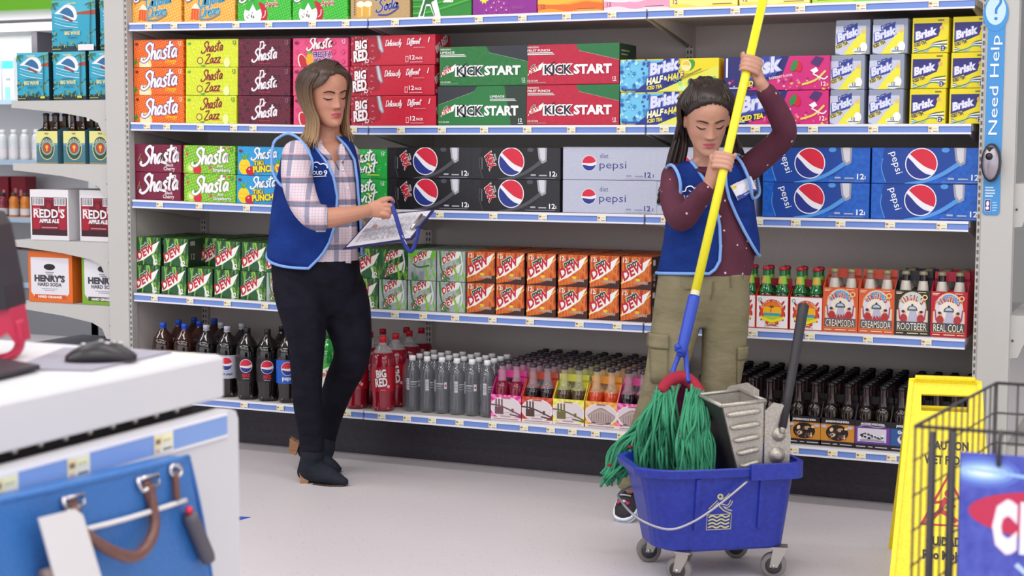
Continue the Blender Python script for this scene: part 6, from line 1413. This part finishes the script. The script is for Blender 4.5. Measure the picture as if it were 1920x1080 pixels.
# ---- the woman
OW = atz(600, 905, 0); OW.z = 0
TW = Col(smooth_rows([(248, 612, 30, 6.22, .055), (262, 606, 46, 6.22, .075), (280, 600, 62, 6.21, .10), (330, 598, 73, 6.2, .118), (380, 594, 78, 6.2, .125), (430, 592, 80, 6.2, .128), (470, 591, 82, 6.2, .13), (500, 592, 83, 6.2, .13), (530, 594, 82, 6.2, .12), (560, 600, 68, 6.2, .10), (590, 604, 44, 6.2, .07)]), OW)
LN = Col(smooth_rows([(490, 562, 36, 6.19, .08), (530, 560, 48, 6.17, .10), (570, 566, 47, 6.15, .098), (610, 571, 40, 6.15, .088), (650, 575, 33, 6.15, .076), (700, 575, 29, 6.17, .066), (760, 577, 26, 6.2, .058), (820, 584, 23, 6.22, .05), (858, 587, 22, 6.22, .05)]), OW)
LF = Col(smooth_rows([(490, 624, 40, 6.23, .085), (530, 636, 47, 6.24, .105), (570, 645, 48, 6.24, .098), (620, 655, 41, 6.25, .086), (660, 661, 34, 6.26, .076), (700, 648, 35, 6.32, .072), (740, 631, 29, 6.37, .062), (790, 615, 24, 6.42, .054), (830, 606, 22, 6.45, .05), (852, 604, 22, 6.45, .05)]), OW)
HW = Head(611, 177, 6.15, radians(36), radians(9), radians(-4), 1.07, OW)
SKW = skin_mat('warm_skin', '#c48b72', '#b5485a'); Zm = mat('#888888')
armW = [(556, 292, 6.08, .050), (557, 335, 6.0, .050), (568, 378, 5.93, .047), (588, 407, 5.89, .043), (612, 409, 5.89, .043), (645, 404, 5.9, .036), (672, 399, 5.92, .030), (692, 394, 5.94, .0255)]
arm2 = [(650, 292, 6.38, .048), (652, 350, 6.42, .046), (655, 402, 6.42, .042), (678, 430, 6.33, .034), (700, 438, 6.2, .026)]
m = MB(); TW.loft(m, Zm, -.010); LN.loft(m, Zm, -.008, 20); LF.loft(m, Zm, -.008, 20); HW.mesh(m, Zm)
m.tube([dp(612, 222, 6.19)-OW, dp(612, 245, 6.2)-OW, dp(608, 275, 6.21)-OW], [.054, .053, .062], Zm, 18, 4)
limb(m, OW, armW, Zm, -.002); limb(m, OW, arm2, Zm, -.002)
limb(m, OW, [(588, 850, 6.22, .04), (584, 885, 6.22, .036), (612, 893, 6.19, .032), (640, 901, 6.16, .020)], Zm, -.004); limb(m, OW, [(603, 842, 6.45, .04), (590, 858, 6.45, .034), (614, 872, 6.42, .03), (630, 879, 6.38, .02)], Zm, -.016)
def fing(mb, o, pts, rs, n=4): mb.tube([dp(*p)-o for p in pts], rs, Zm, 10, n); mb.ball(dp(*pts[-1])-o, rs[-1], Zm, 8, 6)
# right hand: back of the hand to the lens, fingers curled, index and thumb pinching the strap
m.tube([dp(690, 395, 5.94)-OW, dp(704, 392, 5.94)-OW, dp(718, 391, 5.94)-OW], [.025, .034, .037], Zm, 14, 4, flat=.55, up=tuple(FH)); m.ball(dp(718, 391, 5.94)-OW, (.026, .02, .036), Zm, 12, 8)
for k, (kx, ky, mx_, my, tx, ty) in enumerate(((717, 377, 731, 372, 737, 378), (720, 386, 734, 386, 731, 392), (720, 394, 733, 396, 729, 400), (717, 402, 729, 405, 725, 407))):
    fing(m, OW, [(kx-5, ky+1, 5.94), (kx+3, ky-1, 5.925), (mx_, my, 5.93), (tx, ty, 5.955 if k else 5.945), (tx-7, ty+1, 5.97 if k else 5.95)][:5 if k else 4], [.0098, .0100, .0092, .0085, .0078][:5 if k else 4])
fing(m, OW, [(702, 384, 5.955), (716, 375, 5.965), (728, 372, 5.96), (735, 376, 5.952)], [.0115, .0105, .0095, .0085])
# left hand under the board
m.tube([dp(696, 436, 6.2)-OW, dp(712, 440, 6.12)-OW, dp(728, 440, 6.06)-OW], [.026, .036, .034], Zm, 12, 3, flat=.5)
for k in range(4): fing(m, OW, [(722+k*5, 441-k*1.5, 6.07+.012*k), (732+k*6, 444-k*2, 6.04+.012*k), (738+k*6, 443-k*3, 6.03+.014*k), (736+k*6, 439-k*3, 6.025+.014*k)], [.0095, .009, .0085, .0075])
fing(m, OW, [(708, 436, 6.13), (700, 430, 6.08), (704, 424, 6.07)], [.011, .01, .009])
mw = fuse(m, .0030, 2, .4); mw.materials.clear(); mw.materials.append(SKW); tint(mw, HW)
WO = obj('person', mw, label='woman in plaid shirt, blue vest and dark jeans looking down beside her clipboard', cat='person'); WO.location = OW
face_bits(WO, HW, '#2c1c18', '#160e0c', .0046, open_=1)
def plaid():
    g = N('plaid_cotton', .85); tc = g.n('ShaderNodeTexCoord'); mp = g.n('ShaderNodeMapping'); mp.inputs['Rotation'].default_value = (0, 0, -.416); g.link(tc.outputs['Object'], mp.inputs[0]); sp = g.n('ShaderNodeSeparateXYZ'); g.link(mp.outputs[0], sp.inputs[0])
    def band(o, per, off, w0, w1):
        f = g.math('FRACT', g.math('ADD', g.math('DIVIDE', o, per), off)); return g.math('MULTIPLY', g.math('GREATER_THAN', f, w0), g.math('LESS_THAN', f, w1))
    z, x = sp.outputs['Z'], sp.outputs['X']; c = '#d8c4cc'
    c = g.mix(g.math('MULTIPLY', band(x, .084, .2, .0, .22), .75), c, '#6a7290'); c = g.mix(g.math('MULTIPLY', band(x, .012, 0, 0, .25), .3), c, '#8f93aa')
    c = g.mix(g.math('MULTIPLY', band(z, .088, .35, .0, .24), .8), c, '#565c7a'); c = g.mix(g.math('MULTIPLY', band(z, .011, 0, 0, .25), .3), c, '#8a8ea6'); c = g.mix(g.math('MULTIPLY', band(z, .088, .1, .0, .06), .7), c, '#d8a0a8')
    return g.col(c).bump(g.noise(g.coord(), 200, 2), .2, .002).m
PL = plaid()
m = MB(); TW.loft(m, Zm, -.002, 28, 262, 503); limb(m, OW, [(556, 290, 6.09, .058), (557, 335, 6.0, .062), (569, 378, 5.93, .058), (586, 404, 5.89, .052), (601, 409, 5.885, .049)], Zm); limb(m, OW, arm2[:3], Zm, .008)
ms_ = fuse(m, .004, 4); cut(ms_, OW, [(600, 250), (648, 250), (650, 268), (641, 322), (634, 318), (622, 298), (606, 274)]); ms_.materials.clear(); ms_.materials.append(PL); SW_ = obj('shirt', ms_, WO)
m = MB(); 
for s, pts in ((0, [(592, 262, 6.115), (604, 272, 6.095), (622, 292, 6.085), (618, 300, 6.08), (602, 286, 6.085), (590, 272, 6.105)]), (1, [(640, 268, 6.13), (646, 276, 6.115), (648, 296, 6.10), (640, 304, 6.09), (634, 292, 6.09), (632, 278, 6.10)])):
    P3 = [dp(*q)-OW for q in pts]; off = FW*.004; nn = len(P3); m.add(P3+[q+off for q in P3], [tuple(range(nn)), tuple(range(nn, 2*nn))[::-1]]+[(i, nn+i, nn+(i+1) % nn, (i+1) % nn) for i in range(nn)], PL)
m.build('collar', SW_)
m = MB(); m.tube([TW.pt(y, TW.th(x, y), .0035) for y, x in ((300, 638), (340, 652), (390, 657), (440, 658), (490, 656))], .012, PL, 8, 4, flat=.25, up=tuple(FH)); m.build('placket', SW_)
for y, x in ((318, 646), (352, 654), (388, 657), (424, 658), (462, 657)): MB().ball(TW.pt(y, TW.th(x, y), .0075), (.0048, .0048, .0048), mat('#e4e2ea', .25), 10, 6).build('button', SW_)
m = MB(); c0 = dp(601, 409, 5.885)-OW; c1 = dp(611, 409.5, 5.885)-OW; m.tube([c0-(c1-c0)*.7, c0, c1], [.0535, .0525, .0515], PL, 18, 2); m.build('cuff', SW_)
def hemW(th): return 474 + 24*max(0, sin(th))**.8*(1 if th < 4 else .35)
ring = [dp(512, 272, 6.10)-OW, dp(526, 256, 6.12)-OW, dp(543, 251, 6.12)-OW, dp(563, 262, 6.08)-OW, dp(578, 284, 6.05)-OW, dp(586, 308, 6.045)-OW, dp(578, 336, 6.05)-OW, dp(552, 352, 6.06)-OW, dp(527, 347, 6.07)-OW, dp(511, 318, 6.10)-OW]
VW = vest(WO, TW, 256, hemW, [(256, 586), (275, 597), (290, 608), (307, 619), (332, 630), (367, 636), (400, 634), (425, 630), (452, 622), (474, 610), (498, 588)], [(256, 632), (275, 650), (300, 663), (340, 668), (400, 671), (470, 672), (500, 672)], .010, [ring])
cloud_logo(VW, lambda u, v, e: TW.pt(332-v*.62, TW.th(586+u*.56, 332-v*.62), .0178+e))
JEAN = fabric('dark_indigo_denim', '#121119', '#1b1a26', 240, .8)
m = MB(); TW.loft(m, Zm, .0, 28, 484, 590); LN.loft(m, Zm, .002, 20, None, 846); LF.loft(m, Zm, .002, 20, None, 840)
mj = fuse(m, .006, 14); mj.materials.clear(); mj.materials.append(JEAN); JW = obj('jeans', mj, WO)
SUE = fabric('dark_suede', '#1f222a', '#2a2d36', 120, .9); HEEL = noise_mat('stacked_leather_heel', [(.3, '#8a5f42'), (.7, '#a67a55')], scale=(10, 10, 120), rough=.6)
for nm, tube1, foot, heel, sole in (
  ('near', [(586, 832, 6.22, .048), (585, 860, 6.22, .048), (580, 880, 6.22, .047)], [(576, 884, 6.23, .042), (600, 887, 6.2, .042), (626, 896, 6.17, .031), (646, 903, 6.15, .017)], [(563, 884), (585, 886), (578, 906), (565, 906)], None),
  ('far', [(605, 822, 6.44, .053), (603, 846, 6.44, .052), (590, 852, 6.45, .043)], [(574, 846, 6.47, .036), (600, 862, 6.44, .038), (622, 874, 6.39, .028), (634, 880, 6.36, .016)], [(545, 820), (562, 830), (556, 852), (543, 846)], None)):
    m = MB(); limb(m, OW, tube1, Zm); limb(m, OW, foot, Zm)
    mb_ = fuse(m, .005, 5); mb_.materials.clear(); mb_.materials.append(SUE); bo = obj('boot', mb_, WO)
    if nm == 'far': limb_ = None
    m = MB(); D = 6.22 if nm == 'near' else 6.47; hw = Vector(FH)*.026
    P3 = [dp(x, y, D)-OW for x, y in heel]; m.add([q-hw for q in P3]+[q+hw for q in P3], [(0, 1, 2, 3), (7, 6, 5, 4), (0, 4, 5, 1), (1, 5, 6, 2), (2, 6, 7, 3), (3, 7, 4, 0)], HEEL); m.build('heel', bo, label='tan stacked boot heel')
    m = MB(); sp = [(foot[1][0]-8, foot[1][1]+19.5), (foot[2][0], foot[2][1]+13.5), (foot[3][0]+6, foot[3][1]+5)]
    m.tube([dp(x, y, foot[min(i+1, 3)][2])-OW for i, (x, y) in enumerate(sp)], [.03, .036, .012], mat('#4a3830', .6), 12, 4, flat=.12, up=(0, 0, 1)); m.build('sole', bo)
HRW = hair_mat('brown_blond_hair', '#4a382f', '#a5835c', HW.o.z-.16, HW.o.z+.06)
def zfW(az):
    a = abs(az)
    if a < .9: return .078-.02*(a/.9)**2 if az < 0 else .082-.03*(a/.9)**2
    if a < 1.5: return .058-.075*(a-.9)/.6
    return -.017-.09*min(1, (a-1.5)/.8)
m = hair_cap(HW, HRW, zfW, 0, .010, lambda az, z: .005 if abs(az) > 1.2 else .001)
hr = random.Random(5)
for i in range(330):
    side_ = hr.random()
    az = hr.uniform(-2.9, -1.15) if side_ < .52 else (hr.uniform(1.35, 3.4) if side_ < .86 else hr.uniform(-1.25, -.75))
    e = hr.uniform(.008, .02); x0 = hr.uniform(.012, .030); y0 = hr.uniform(-.06, .055)
    zt = .112 if abs(y0) < .045 else .100
    pts = [HW.P(x0, y0, zt+.006+e*.3)]
    if side_ >= .86:   # swept across the forehead and tucked behind the ear
        pts += [HW.outer(az*.55, .083, .010), HW.outer(az*1.0, .052, .012), HW.outer(-1.45, .012, .013), HW.outer(-1.75, -.03, .014)]; az = -1.85
    else: pts += [HW.outer(az*.8, .088, .010+e*.4), HW.outer(az, .04, .008+e), HW.outer(az, -.03, .007+e)]
    dn = HW.outer(az, -.085, .010+e*1.1); fl = hr.uniform(.012, .03)
    out_ = (dn-HW.o); out_.z = 0; out_.normalize()
    pts += [dn + Vector((0, 0, -.0)), dn+Vector((0, 0, -.05))+out_*.004, dn+Vector((0, 0, -.085-hr.uniform(0, .03)))+out_*fl]
    r = hr.uniform(.0036, .0062); m.tube(pts, [r*.7]+[r]*(len(pts)-2)+[r*.25], HRW, 5, 4)
m.build('hair', WO)

# ---- clipboard, strap
OC = dp(720, 440, 6.05); cA, cB, cC, cD = [dp(*q)-OC for q in ((647, 465, 5.96), (772, 447, 5.98), (812, 394, 6.16), (702, 404, 6.14))]
cbd = empty('clipboard', OC, label='white paper on dark blue clipboard with silver clip held by the woman', cat='clipboard'); nrm = (cB-cA).cross(cD-cA).normalized()
def bq(s, t, e=0): return cA*(1-s)*(1-t)+cB*s*(1-t)+cC*s*t+cD*(1-s)*t + nrm*e
def sheet(name, s0, s1, t0, t1, e0, e1, mt, parent):
    m = MB(); a = [bq(s0, t0, e0), bq(s1, t0, e0), bq(s1, t1, e0), bq(s0, t1, e0)]; b = [bq(s0, t0, e1), bq(s1, t0, e1), bq(s1, t1, e1), bq(s0, t1, e1)]
    m.add(a+b, [(3, 2, 1, 0), (4, 5, 6, 7), (0, 1, 5, 4), (1, 2, 6, 5), (2, 3, 7, 6), (3, 0, 4, 7)], mt); return m.build(name, parent)
sheet('board', -.02, 1.02, -.03, 1.03, -.004, 0, mat('#22245e', .5), cbd); pp = sheet('paper', .01, .97, .02, .98, .0004, .0014, mat('#dddbe2', .7), cbd)
p = Print(280, 216, lambda u, v, e: bq(u/280, v/216, .0015+e)); g = random.Random(9)
for k in range(22):
    x = 24
    while x < 226:
        w_ = g.uniform(6, 20); p.rect(x, 30+k*7.2, w_, 3, '#8d8b98' if (k//3) % 2 else '#a9a7b4'); x += w_+g.uniform(3, 12)
for k in range(30): p.stroke([(34+k*6, 70+g.uniform(-4, 4)), (40+k*6, 92+g.uniform(-6, 6))], 2.2, '#4a4a66', 0)
p.rect(90, 52, 8, 4, '#d89a6a').rect(150, 62, 8, 4, '#d07a5a'); p.mb.build('written_list', pp)
m = MB(); q = [bq(.90, .30, .002), bq(.99, .30, .002), bq(.99, .70, .002), bq(.90, .70, .002)]; up_ = nrm*.016
m.add(q+[bq(.93, .30, .016), bq(.985, .30, .012), bq(.985, .70, .012), bq(.93, .70, .016)], [(3, 2, 1, 0), (4, 5, 6, 7), (0, 1, 5, 4), (1, 2, 6, 5), (2, 3, 7, 6), (3, 0, 4, 7)], mat('#b9b4b8', .25, .8)); m.tube([bq(.91, .26, .014), bq(.91, .74, .014)], .006, mat('#cfcacc', .2, .85), 10, 0); m.build('clip', cbd)
OS = dp(745, 420, 5.93); st = empty('lanyard', OS, label='blue lanyard strap dangling from the hand of the woman', cat='lanyard')
SM = mat('#20308a', .6); m = MB()
m.tube([dp(*q)-OS for q in ((733, 372, 5.945), (735, 384, 5.925), (742, 405, 5.915), (750, 432, 5.92), (758, 455, 5.93), (767, 470, 5.935), (774, 468, 5.94), (780, 452, 5.95), (784, 434, 5.965), (782, 424, 5.97))], .0085, SM, 8, 5, flat=.22, up=tuple(FH)); m.build('strap', st)
m = MB(); m.box(dp(731, 372, 5.94)-OS, (.026, .012, .016), SM, .003); m.build('buckle', st)
p = Print(20, 40, lambda u, v, e: (dp(752+v*.26+u*.2, 440+v*.5, 5.909-e)-OS)); p.rect(4, 2, 6, 10, '#c8ccdc').rect(4, 18, 6, 18, '#c8ccdc'); p.mb.build('strap_print', st)

# ---- the girl
OG = atz(1290, 945, 0); OG.z = 0
TG = Col(smooth_rows([(296, 1326, 30, 5.44, .05), (308, 1327, 52, 5.46, .065), (322, 1328, 70, 5.47, .08), (345, 1330, 76, 5.48, .092), (380, 1332, 77, 5.49, .10), (420, 1333, 80, 5.5, .102), (460, 1333, 84, 5.51, .106), (500, 1327, 85, 5.52, .11), (524, 1321, 84, 5.52, .11), (556, 1318, 80, 5.52, .104), (590, 1316, 56, 5.52, .085), (612, 1316, 30, 5.52, .06)]), OG)
G1 = Col(smooth_rows([(512, 1276, 40, 5.52, .10), (560, 1273, 44, 5.52, .10), (605, 1268, 45, 5.52, .094), (650, 1259, 42, 5.5, .085), (700, 1247, 37, 5.48, .076), (750, 1231, 33, 5.5, .068), (800, 1213, 30, 5.53, .062), (850, 1198, 27, 5.56, .056), (916, 1183, 25, 5.59, .052)]), OG)
G2 = Col(smooth_rows([(512, 1360, 42, 5.52, .10), (560, 1361, 43, 5.52, .10), (605, 1360, 42, 5.52, .094), (650, 1357, 40, 5.52, .085), (700, 1351, 36, 5.52, .076), (750, 1346, 33, 5.54, .068), (820, 1342, 28, 5.58, .06), (905, 1340, 25, 5.62, .052)]), OG)
HG = Head(1325, 221, 5.36, radians(4), radians(24), radians(-1.5), 1.02, OG)
SKG = skin_mat('light_brown_skin', '#c4927c', '#b2525a')
aR = [(1264, 330, 5.47, .040), (1262, 375, 5.42, .039), (1277, 412, 5.35, .036), (1304, 382, 5.28, .031), (1325, 354, 5.235, .0245)]
aL = [(1402, 316, 5.48, .042), (1440, 285, 5.44, .040), (1471, 250, 5.38, .037), (1456, 205, 5.33, .033), (1436, 172, 5.29, .0265), (1426, 155, 5.27, .0235)]
m = MB(); TG.loft(m, Zm, -.010); G1.loft(m, Zm, -.008, 20); G2.loft(m, Zm, -.008, 20); HG.mesh(m, Zm)
m.tube([dp(1324, 268, 5.42)-OG, dp(1324, 290, 5.44)-OG, dp(1325, 318, 5.46)-OG], [.047, .045, .056], Zm, 18, 4)
limb(m, OG, aR, Zm, -.002); limb(m, OG, aL, Zm, -.002)
def grip(mb, o, yc, sd, wrist, rp=.0152, fr=.0076):
    """four fingers closed round the pole; sd = side of the palm (-1 image left, 1 image right)"""
    c = pole_at(yc); ax = (pole_at(yc-40)-pole_at(yc+40)).normalized(); n = (-FW-ax*(-FW).dot(ax)).normalized(); s = RT-ax*RT.dot(ax); s = (s-n*s.dot(n)).normalized()*sd
    def Q(t, al, R_): a = radians(t); return c + ax*al + (s*cos(a)+n*sin(a))*R_ - o
    R_ = rp+fr*.92
    for k in range(4):
        al = (1.5-k)*.0158; r = fr*(1.0, 1.04, 1.0, .86)[k]; e = (150, 165, 160, 140)[k]
        mb.tube([Q(-28, al, R_+.014), Q(2, al, R_+.016), Q(28, al*.98, R_+.0075), Q(58, al*.98, R_+.001), Q(95, al*.97, R_), Q(e*.85, al*.96, R_), Q(e+22, al*.96, R_), Q(e+48, al*.95, R_)], [r*1.12, r*1.15, r*1.12, r*1.02, r, r, r*.95, r*.82], Zm, 10, 4); mb.ball(Q(e+48, al*.95, R_), r*.82, Zm, 8, 6)
    w = wrist-o; pc = Q(-34, .0, R_+.010); kb = Q(-4, .0, R_+.012)
    mb.tube([w, w+(pc-w)*.45, pc, kb], [.0225, .0255, .0305, .029], Zm, 14, 4, flat=.55, up=tuple(n*.8+s*.6)); mb.ball(pc, (.02, .02, .03), Zm, 10, 8)
    mb.tube([w+(pc-w)*.55, Q(-60, -.012 if yc > 200 else .004, R_+.012), Q(-95, .010, R_+.004), Q(-140, .024, R_+.002), Q(-172, .03, R_+.003), Q(-195, .033, R_+.004)], [.0125, .0125, .0105, .0095, .0088, .0075], Zm, 10, 4); mb.ball(Q(-195, .033, R_+.004), .0075, Zm, 8, 6)
grip(m, OG, 305, -1, dp(1327, 351, 5.235)); grip(m, OG, 122, 1, dp(1427, 157, 5.27))
limb(m, OG, [(1184, 900, 5.58, .036), (1183, 912, 5.59, .028), (1181, 920, 5.59, .024)], Zm, -.008); limb(m, OG, [(1340, 895, 5.62, .036), (1340, 930, 5.62, .034), (1338, 944, 5.55, .028)], Zm, -.004)
mg = fuse(m, .0028, 2, .4); mg.materials.clear(); mg.materials.append(SKG); tint(mg, HG)
GO = obj('person', mg, label='girl with long dark hair in maroon top and blue vest gripping the yellow mop pole', cat='person'); GO.location = OG
face_bits(GO, HG, '#2c1c18', '#140d0c', .004)
def dotted():
    g = N('maroon_dotted_jersey', .85); v = g.coord(); f = g.math('LESS_THAN', g.vor(v, 27, .9), .115); c = g.ramp(g.noise(v, 12, 2), [(.3, '#4c1c30'), (.7, '#5a263a')]); return g.col(g.mix(f, c, '#d8c4c8')).m
MAR = dotted()
m = MB(); TG.loft(m, Zm, -.001, 28, 312, 526); limb(m, OG, aR[:4]+[(1321, 359, 5.24, .027)], Zm, .007); limb(m, OG, aL[:4]+[(1437, 174, 5.29, .0275)], Zm, .007)
mt_ = fuse(m, .0055, 4); mt_.materials.clear(); mt_.materials.append(MAR); TO = obj('top', mt_, GO)
m = MB(); m.tube([dp(*q)-OG for q in ((1296, 306, 5.43), (1308, 318, 5.385), (1325, 323, 5.375), (1342, 318, 5.385), (1354, 306, 5.43))], .006, MAR, 8, 4); m.build('neckband', TO)
def hemG(th):
    a = th % (2*pi); return 512-4*sin(a) if pi*.45 < a < pi*1.6 else 478
ringR = [dp(*q)-OG for q in ((1252, 312, 5.44), (1262, 311, 5.40), (1272, 328, 5.385), (1276, 350, 5.385), (1272, 372, 5.40), (1254, 384, 5.44), (1246, 360, 5.48), (1246, 330, 5.48))]
ringL = [dp(*q)-OG for q in ((1378, 290, 5.44), (1390, 305, 5.40), (1402, 330, 5.39), (1408, 352, 5.40), (1412, 372, 5.43), (1424, 360, 5.50), (1415, 320, 5.52), (1395, 296, 5.50))]
VG = vest(GO, TG, 302, hemG, [(302, 1296), (320, 1306), (345, 1320), (380, 1334), (420, 1341), (460, 1342), (485, 1340), (503, 1330), (514, 1312)], [(302, 1352), (320, 1352), (345, 1353), (370, 1358), (400, 1370), (430, 1384), (455, 1397), (470, 1406), (480, 1413)], .009, [ringR, ringL])
cloud_logo(VG, lambda u, v, e: TG.pt(378-v*.66, TG.th(1278+u*.56, 378-v*.66), .0168+e))
nb = MB(); A = [TG.pt(y, TG.th(x, y), .02) for x, y in ((1357, 347), (1393, 330), (1405, 356), (1370, 374))]
nn = (A[1]-A[0]).cross(A[3]-A[0]).normalized(); nn = -nn if nn.dot(FW) > 0 else nn
nb.add([q for q in A]+[q+nn*.004 for q in A], [(3, 2, 1, 0), (4, 5, 6, 7), (0, 1, 5, 4), (1, 2, 6, 5), (2, 3, 7, 6), (3, 0, 4, 7)], mat('#e6e4ee', .35)); bdg = nb.build('name_badge', VG)
p = Print(80, 54, lambda u, v, e: (A[3]+(A[2]-A[3])*(u/80)+(A[0]-A[3])*(v/54)+nn*(.0042+e)))
p.rect(0, 38, 80, 16, '#ecd468').rect(0, 0, 80, 14, '#3a4a98').text('EMMA', 40, 19, 13, '#2a2a3a', w=44, anchor='c', bold=.01).rect(28, 5, 36, 3, '#c8cce4').rect(10, 42, 22, 4, '#c8ac40'); p.mb.build('badge_print', bdg)
OLV = fabric('olive_cotton_twill', '#7b745a', '#887f67', 220, .85)
m = MB(); TG.loft(m, Zm, .0, 28, 510, 612); G1.loft(m, Zm, .002, 22, None, 914); G2.loft(m, Zm, .002, 22, None, 900)
mp_ = fuse(m, .0055, 12); mp_.materials.clear(); mp_.materials.append(OLV); PO = obj('cargo_pants', mp_, GO)
def patch(C, x0, x1, y0, y1, e0, e1, nm, par, mt=OLV, k=6):
    m = MB(); vs = []
    for e in (e0, e1):
        for i in range(k+1):
            for j in range(k+1): y = y0+(y1-y0)*i/k; vs.append(C.pt(y, C.th(x0+(x1-x0)*j/k, y), e))
    n = (k+1)**2; fs = []
    for i in range(k):
        for j in range(k): a = i*(k+1)+j; fs += [(n+a, n+a+1, n+a+k+2, n+a+k+1), (a, a+k+1, a+k+2, a+1)]
    bd = [j for j in range(k+1)]+[(i+1)*(k+1)+k for i in range(k)]+[k*(k+1)+j for j in range(k-1, -1, -1)]+[i*(k+1) for i in range(k-1, 0, -1)]
    for a, b in zip(bd, bd[1:]+bd[:1]): fs.append((a, b, n+b, n+a))
    m.add(vs, fs, mt, True); return m.build(nm, par)
patch(G1, 1219, 1248, 646, 712, .001, .008, 'pocket', PO); patch(G1, 1217, 1250, 622, 648, .004, .013, 'pocket_flap', PO)
patch(G2, 1376, 1393, 668, 718, .001, .008, 'pocket', PO); patch(G2, 1375, 1394, 646, 670, .004, .013, 'pocket_flap', PO)
def seam(C, pts, nm='seam', r=.0022): m = MB(); m.tube([C.pt(y, C.th(x, y), .003) for x, y in pts], r, mat('#6d6646', .9), 6, 4); m.build(nm, PO)
seam(TG, [(1330, 522), (1329, 540), (1326, 556)], 'fly_seam'); seam(TG, [(1252, 528), (1275, 538), (1300, 534)], 'pocket_seam'); seam(TG, [(1372, 528), (1388, 540), (1398, 548)], 'pocket_seam')
for x in (1272, 1300, 1362, 1386): m = MB(); m.tube([TG.pt(y, TG.th(x, y), .005) for y in (512, 524, 534)], .004, OLV, 6, 2, flat=.5); m.build('belt_loop', PO)
# sneakers
SNK = noise_mat('charcoal_sneaker', [(.3, '#1c1b20'), (.7, '#2c2b32')], nscale=60, rough=.7)
def sneaker(toe, yaw, pitch):
    r = Matrix.Rotation(yaw, 3, 'Z') @ Matrix.Rotation(pitch, 3, 'X')   # local: toe at the origin pointing to -y
    def T(x, y, z): return Vector(toe) + r @ Vector((x, y, z)) - OG
    m = MB(); rows = []
    for y, w, z0, h in ((.0, .012, .012, .02), (.012, .032, .012, .034), (.04, .042, .012, .048), (.08, .042, .012, .062), (.12, .037, .012, .078), (.17, .034, .012, .088), (.215, .032, .012, .085), (.232, .014, .016, .06)):
        rows.append([T(w*cos(a), y, z0+(h-z0)*max(0, sin(a))**.8) for a in [2*pi*k/20 for k in range(20)]])
    m.loft(rows, SNK); so = m.build('sneaker', GO)
    out = [(0, -.006), (.026, .0), (.044, .03), (.046, .075), (.038, .13), (.037, .2), (.024, .236), (0, .242)]; out = out + [(-x, y) for x, y in out[-2:0:-1]]; out = cr(out, 3, True)
    m = MB(); m.loft([[T(x, y, z) for x, y in out] for z in (0, .022)], mat('#dfe2e8', .5), False); m.build('sole', so, label='white rubber sole')
    m = MB(); m.loft([[T(x*1.01, y*1.004-.0006, z) for x, y in out] for z in (.010, .0135)], mat('#6aa8d0', .5), False); m.build('sole_stripe', so)
    m = MB()
    for k in range(4): y = .075+k*.022; z = .064+k*.0075; m.tube([T(-.022, y, z-.004), T(0, y-.004, z+.004), T(.022, y, z-.004)], .003, mat('#c8c8d0', .7), 6, 3)
    m.build('lace', so)
    m = MB(); m.ball(T(0, .05, .058), (.013, .01, .006), mat('#dcdce4', .2, .5), 8, 6); m.build('bow', so); m = MB(); m.ball(T(-.018, .046, .054), (.008, .008, .006), mat('#c8245c', .5), 8, 6); m.ball(T(.018, .046, .054), (.008, .008, .006), mat('#c8245c', .5), 8, 6); m.build('pink_trim', so, label='pink bow ends')
sneaker(atz(1168, 979, 0), -.10, .70); sneaker(atz(1336, 948, 0), .1, .0)
HRG = hair_mat('dark_brown_hair', '#2a1f1e', '#332522', HG.o.z-.3, HG.o.z+.1)
def zfG(az):
    a = abs(az)
    if a < .8: return .080-.022*(a/.8)**2
    if a < 1.45: return .058-.051*(a-.8)/.65
    return .007-.1*min(1, (a-1.45)/.5)
m = hair_cap(HG, HRG, zfG, 0, .011, lambda az, z: .003)
hr = random.Random(8)
for i in range(330):   # front hair combed up and back
    az = hr.uniform(-1.75, 1.75); z0 = zfG(az)+hr.uniform(-.002, .008); q = hr.uniform(.0, .011); r = hr.uniform(.0026, .0046)
    m.tube([HG.outer(az, z0, .0), HG.outer(az*1.06, z0+.015, .004+q*.6), HG.outer(az*1.15, min(.100, z0+.034), .012+q), HG.P(.056*sin(az)+hr.uniform(-.004, .004), hr.uniform(-.03, .0), .121+q*.5-.010*abs(sin(az))), HG.P(.05*sin(az), -.09, .092+q)], [r*.5, r, r, r, r], HRG, 5, 4)
for i in range(260):   # long hair behind the shoulders
    sd = -1 if hr.random() < .6 else 1; az = sd*hr.uniform(1.5, 3.0)
    a, b, c = HG.P(.02*sd*hr.random(), hr.uniform(-.07, .02), .122), HG.outer(az, .06, .018), HG.outer(az, -.02, .018+hr.uniform(0, .008))
    t = hr.random(); D = hr.uniform(5.46, 5.62)
    if sd < 0: e = [dp(1262+26*t, 270, D-.02), dp(1247+30*t, 325, D), dp(1232+34*t, 372+hr.uniform(-14, 14), D+.02)]
    else: e = [dp(1372+14*t, 270, D), dp(1380+22*t, 320, D+.03), dp(1392+28*t, 362+hr.uniform(-12, 12), D+.05)]
    r = hr.uniform(.0035, .006); m.tube([a, b, c]+[q-OG for q in e], [r*.8, r, r, r, r*.9, r*.3], HRG, 5, 5)
m.build('hair', GO)
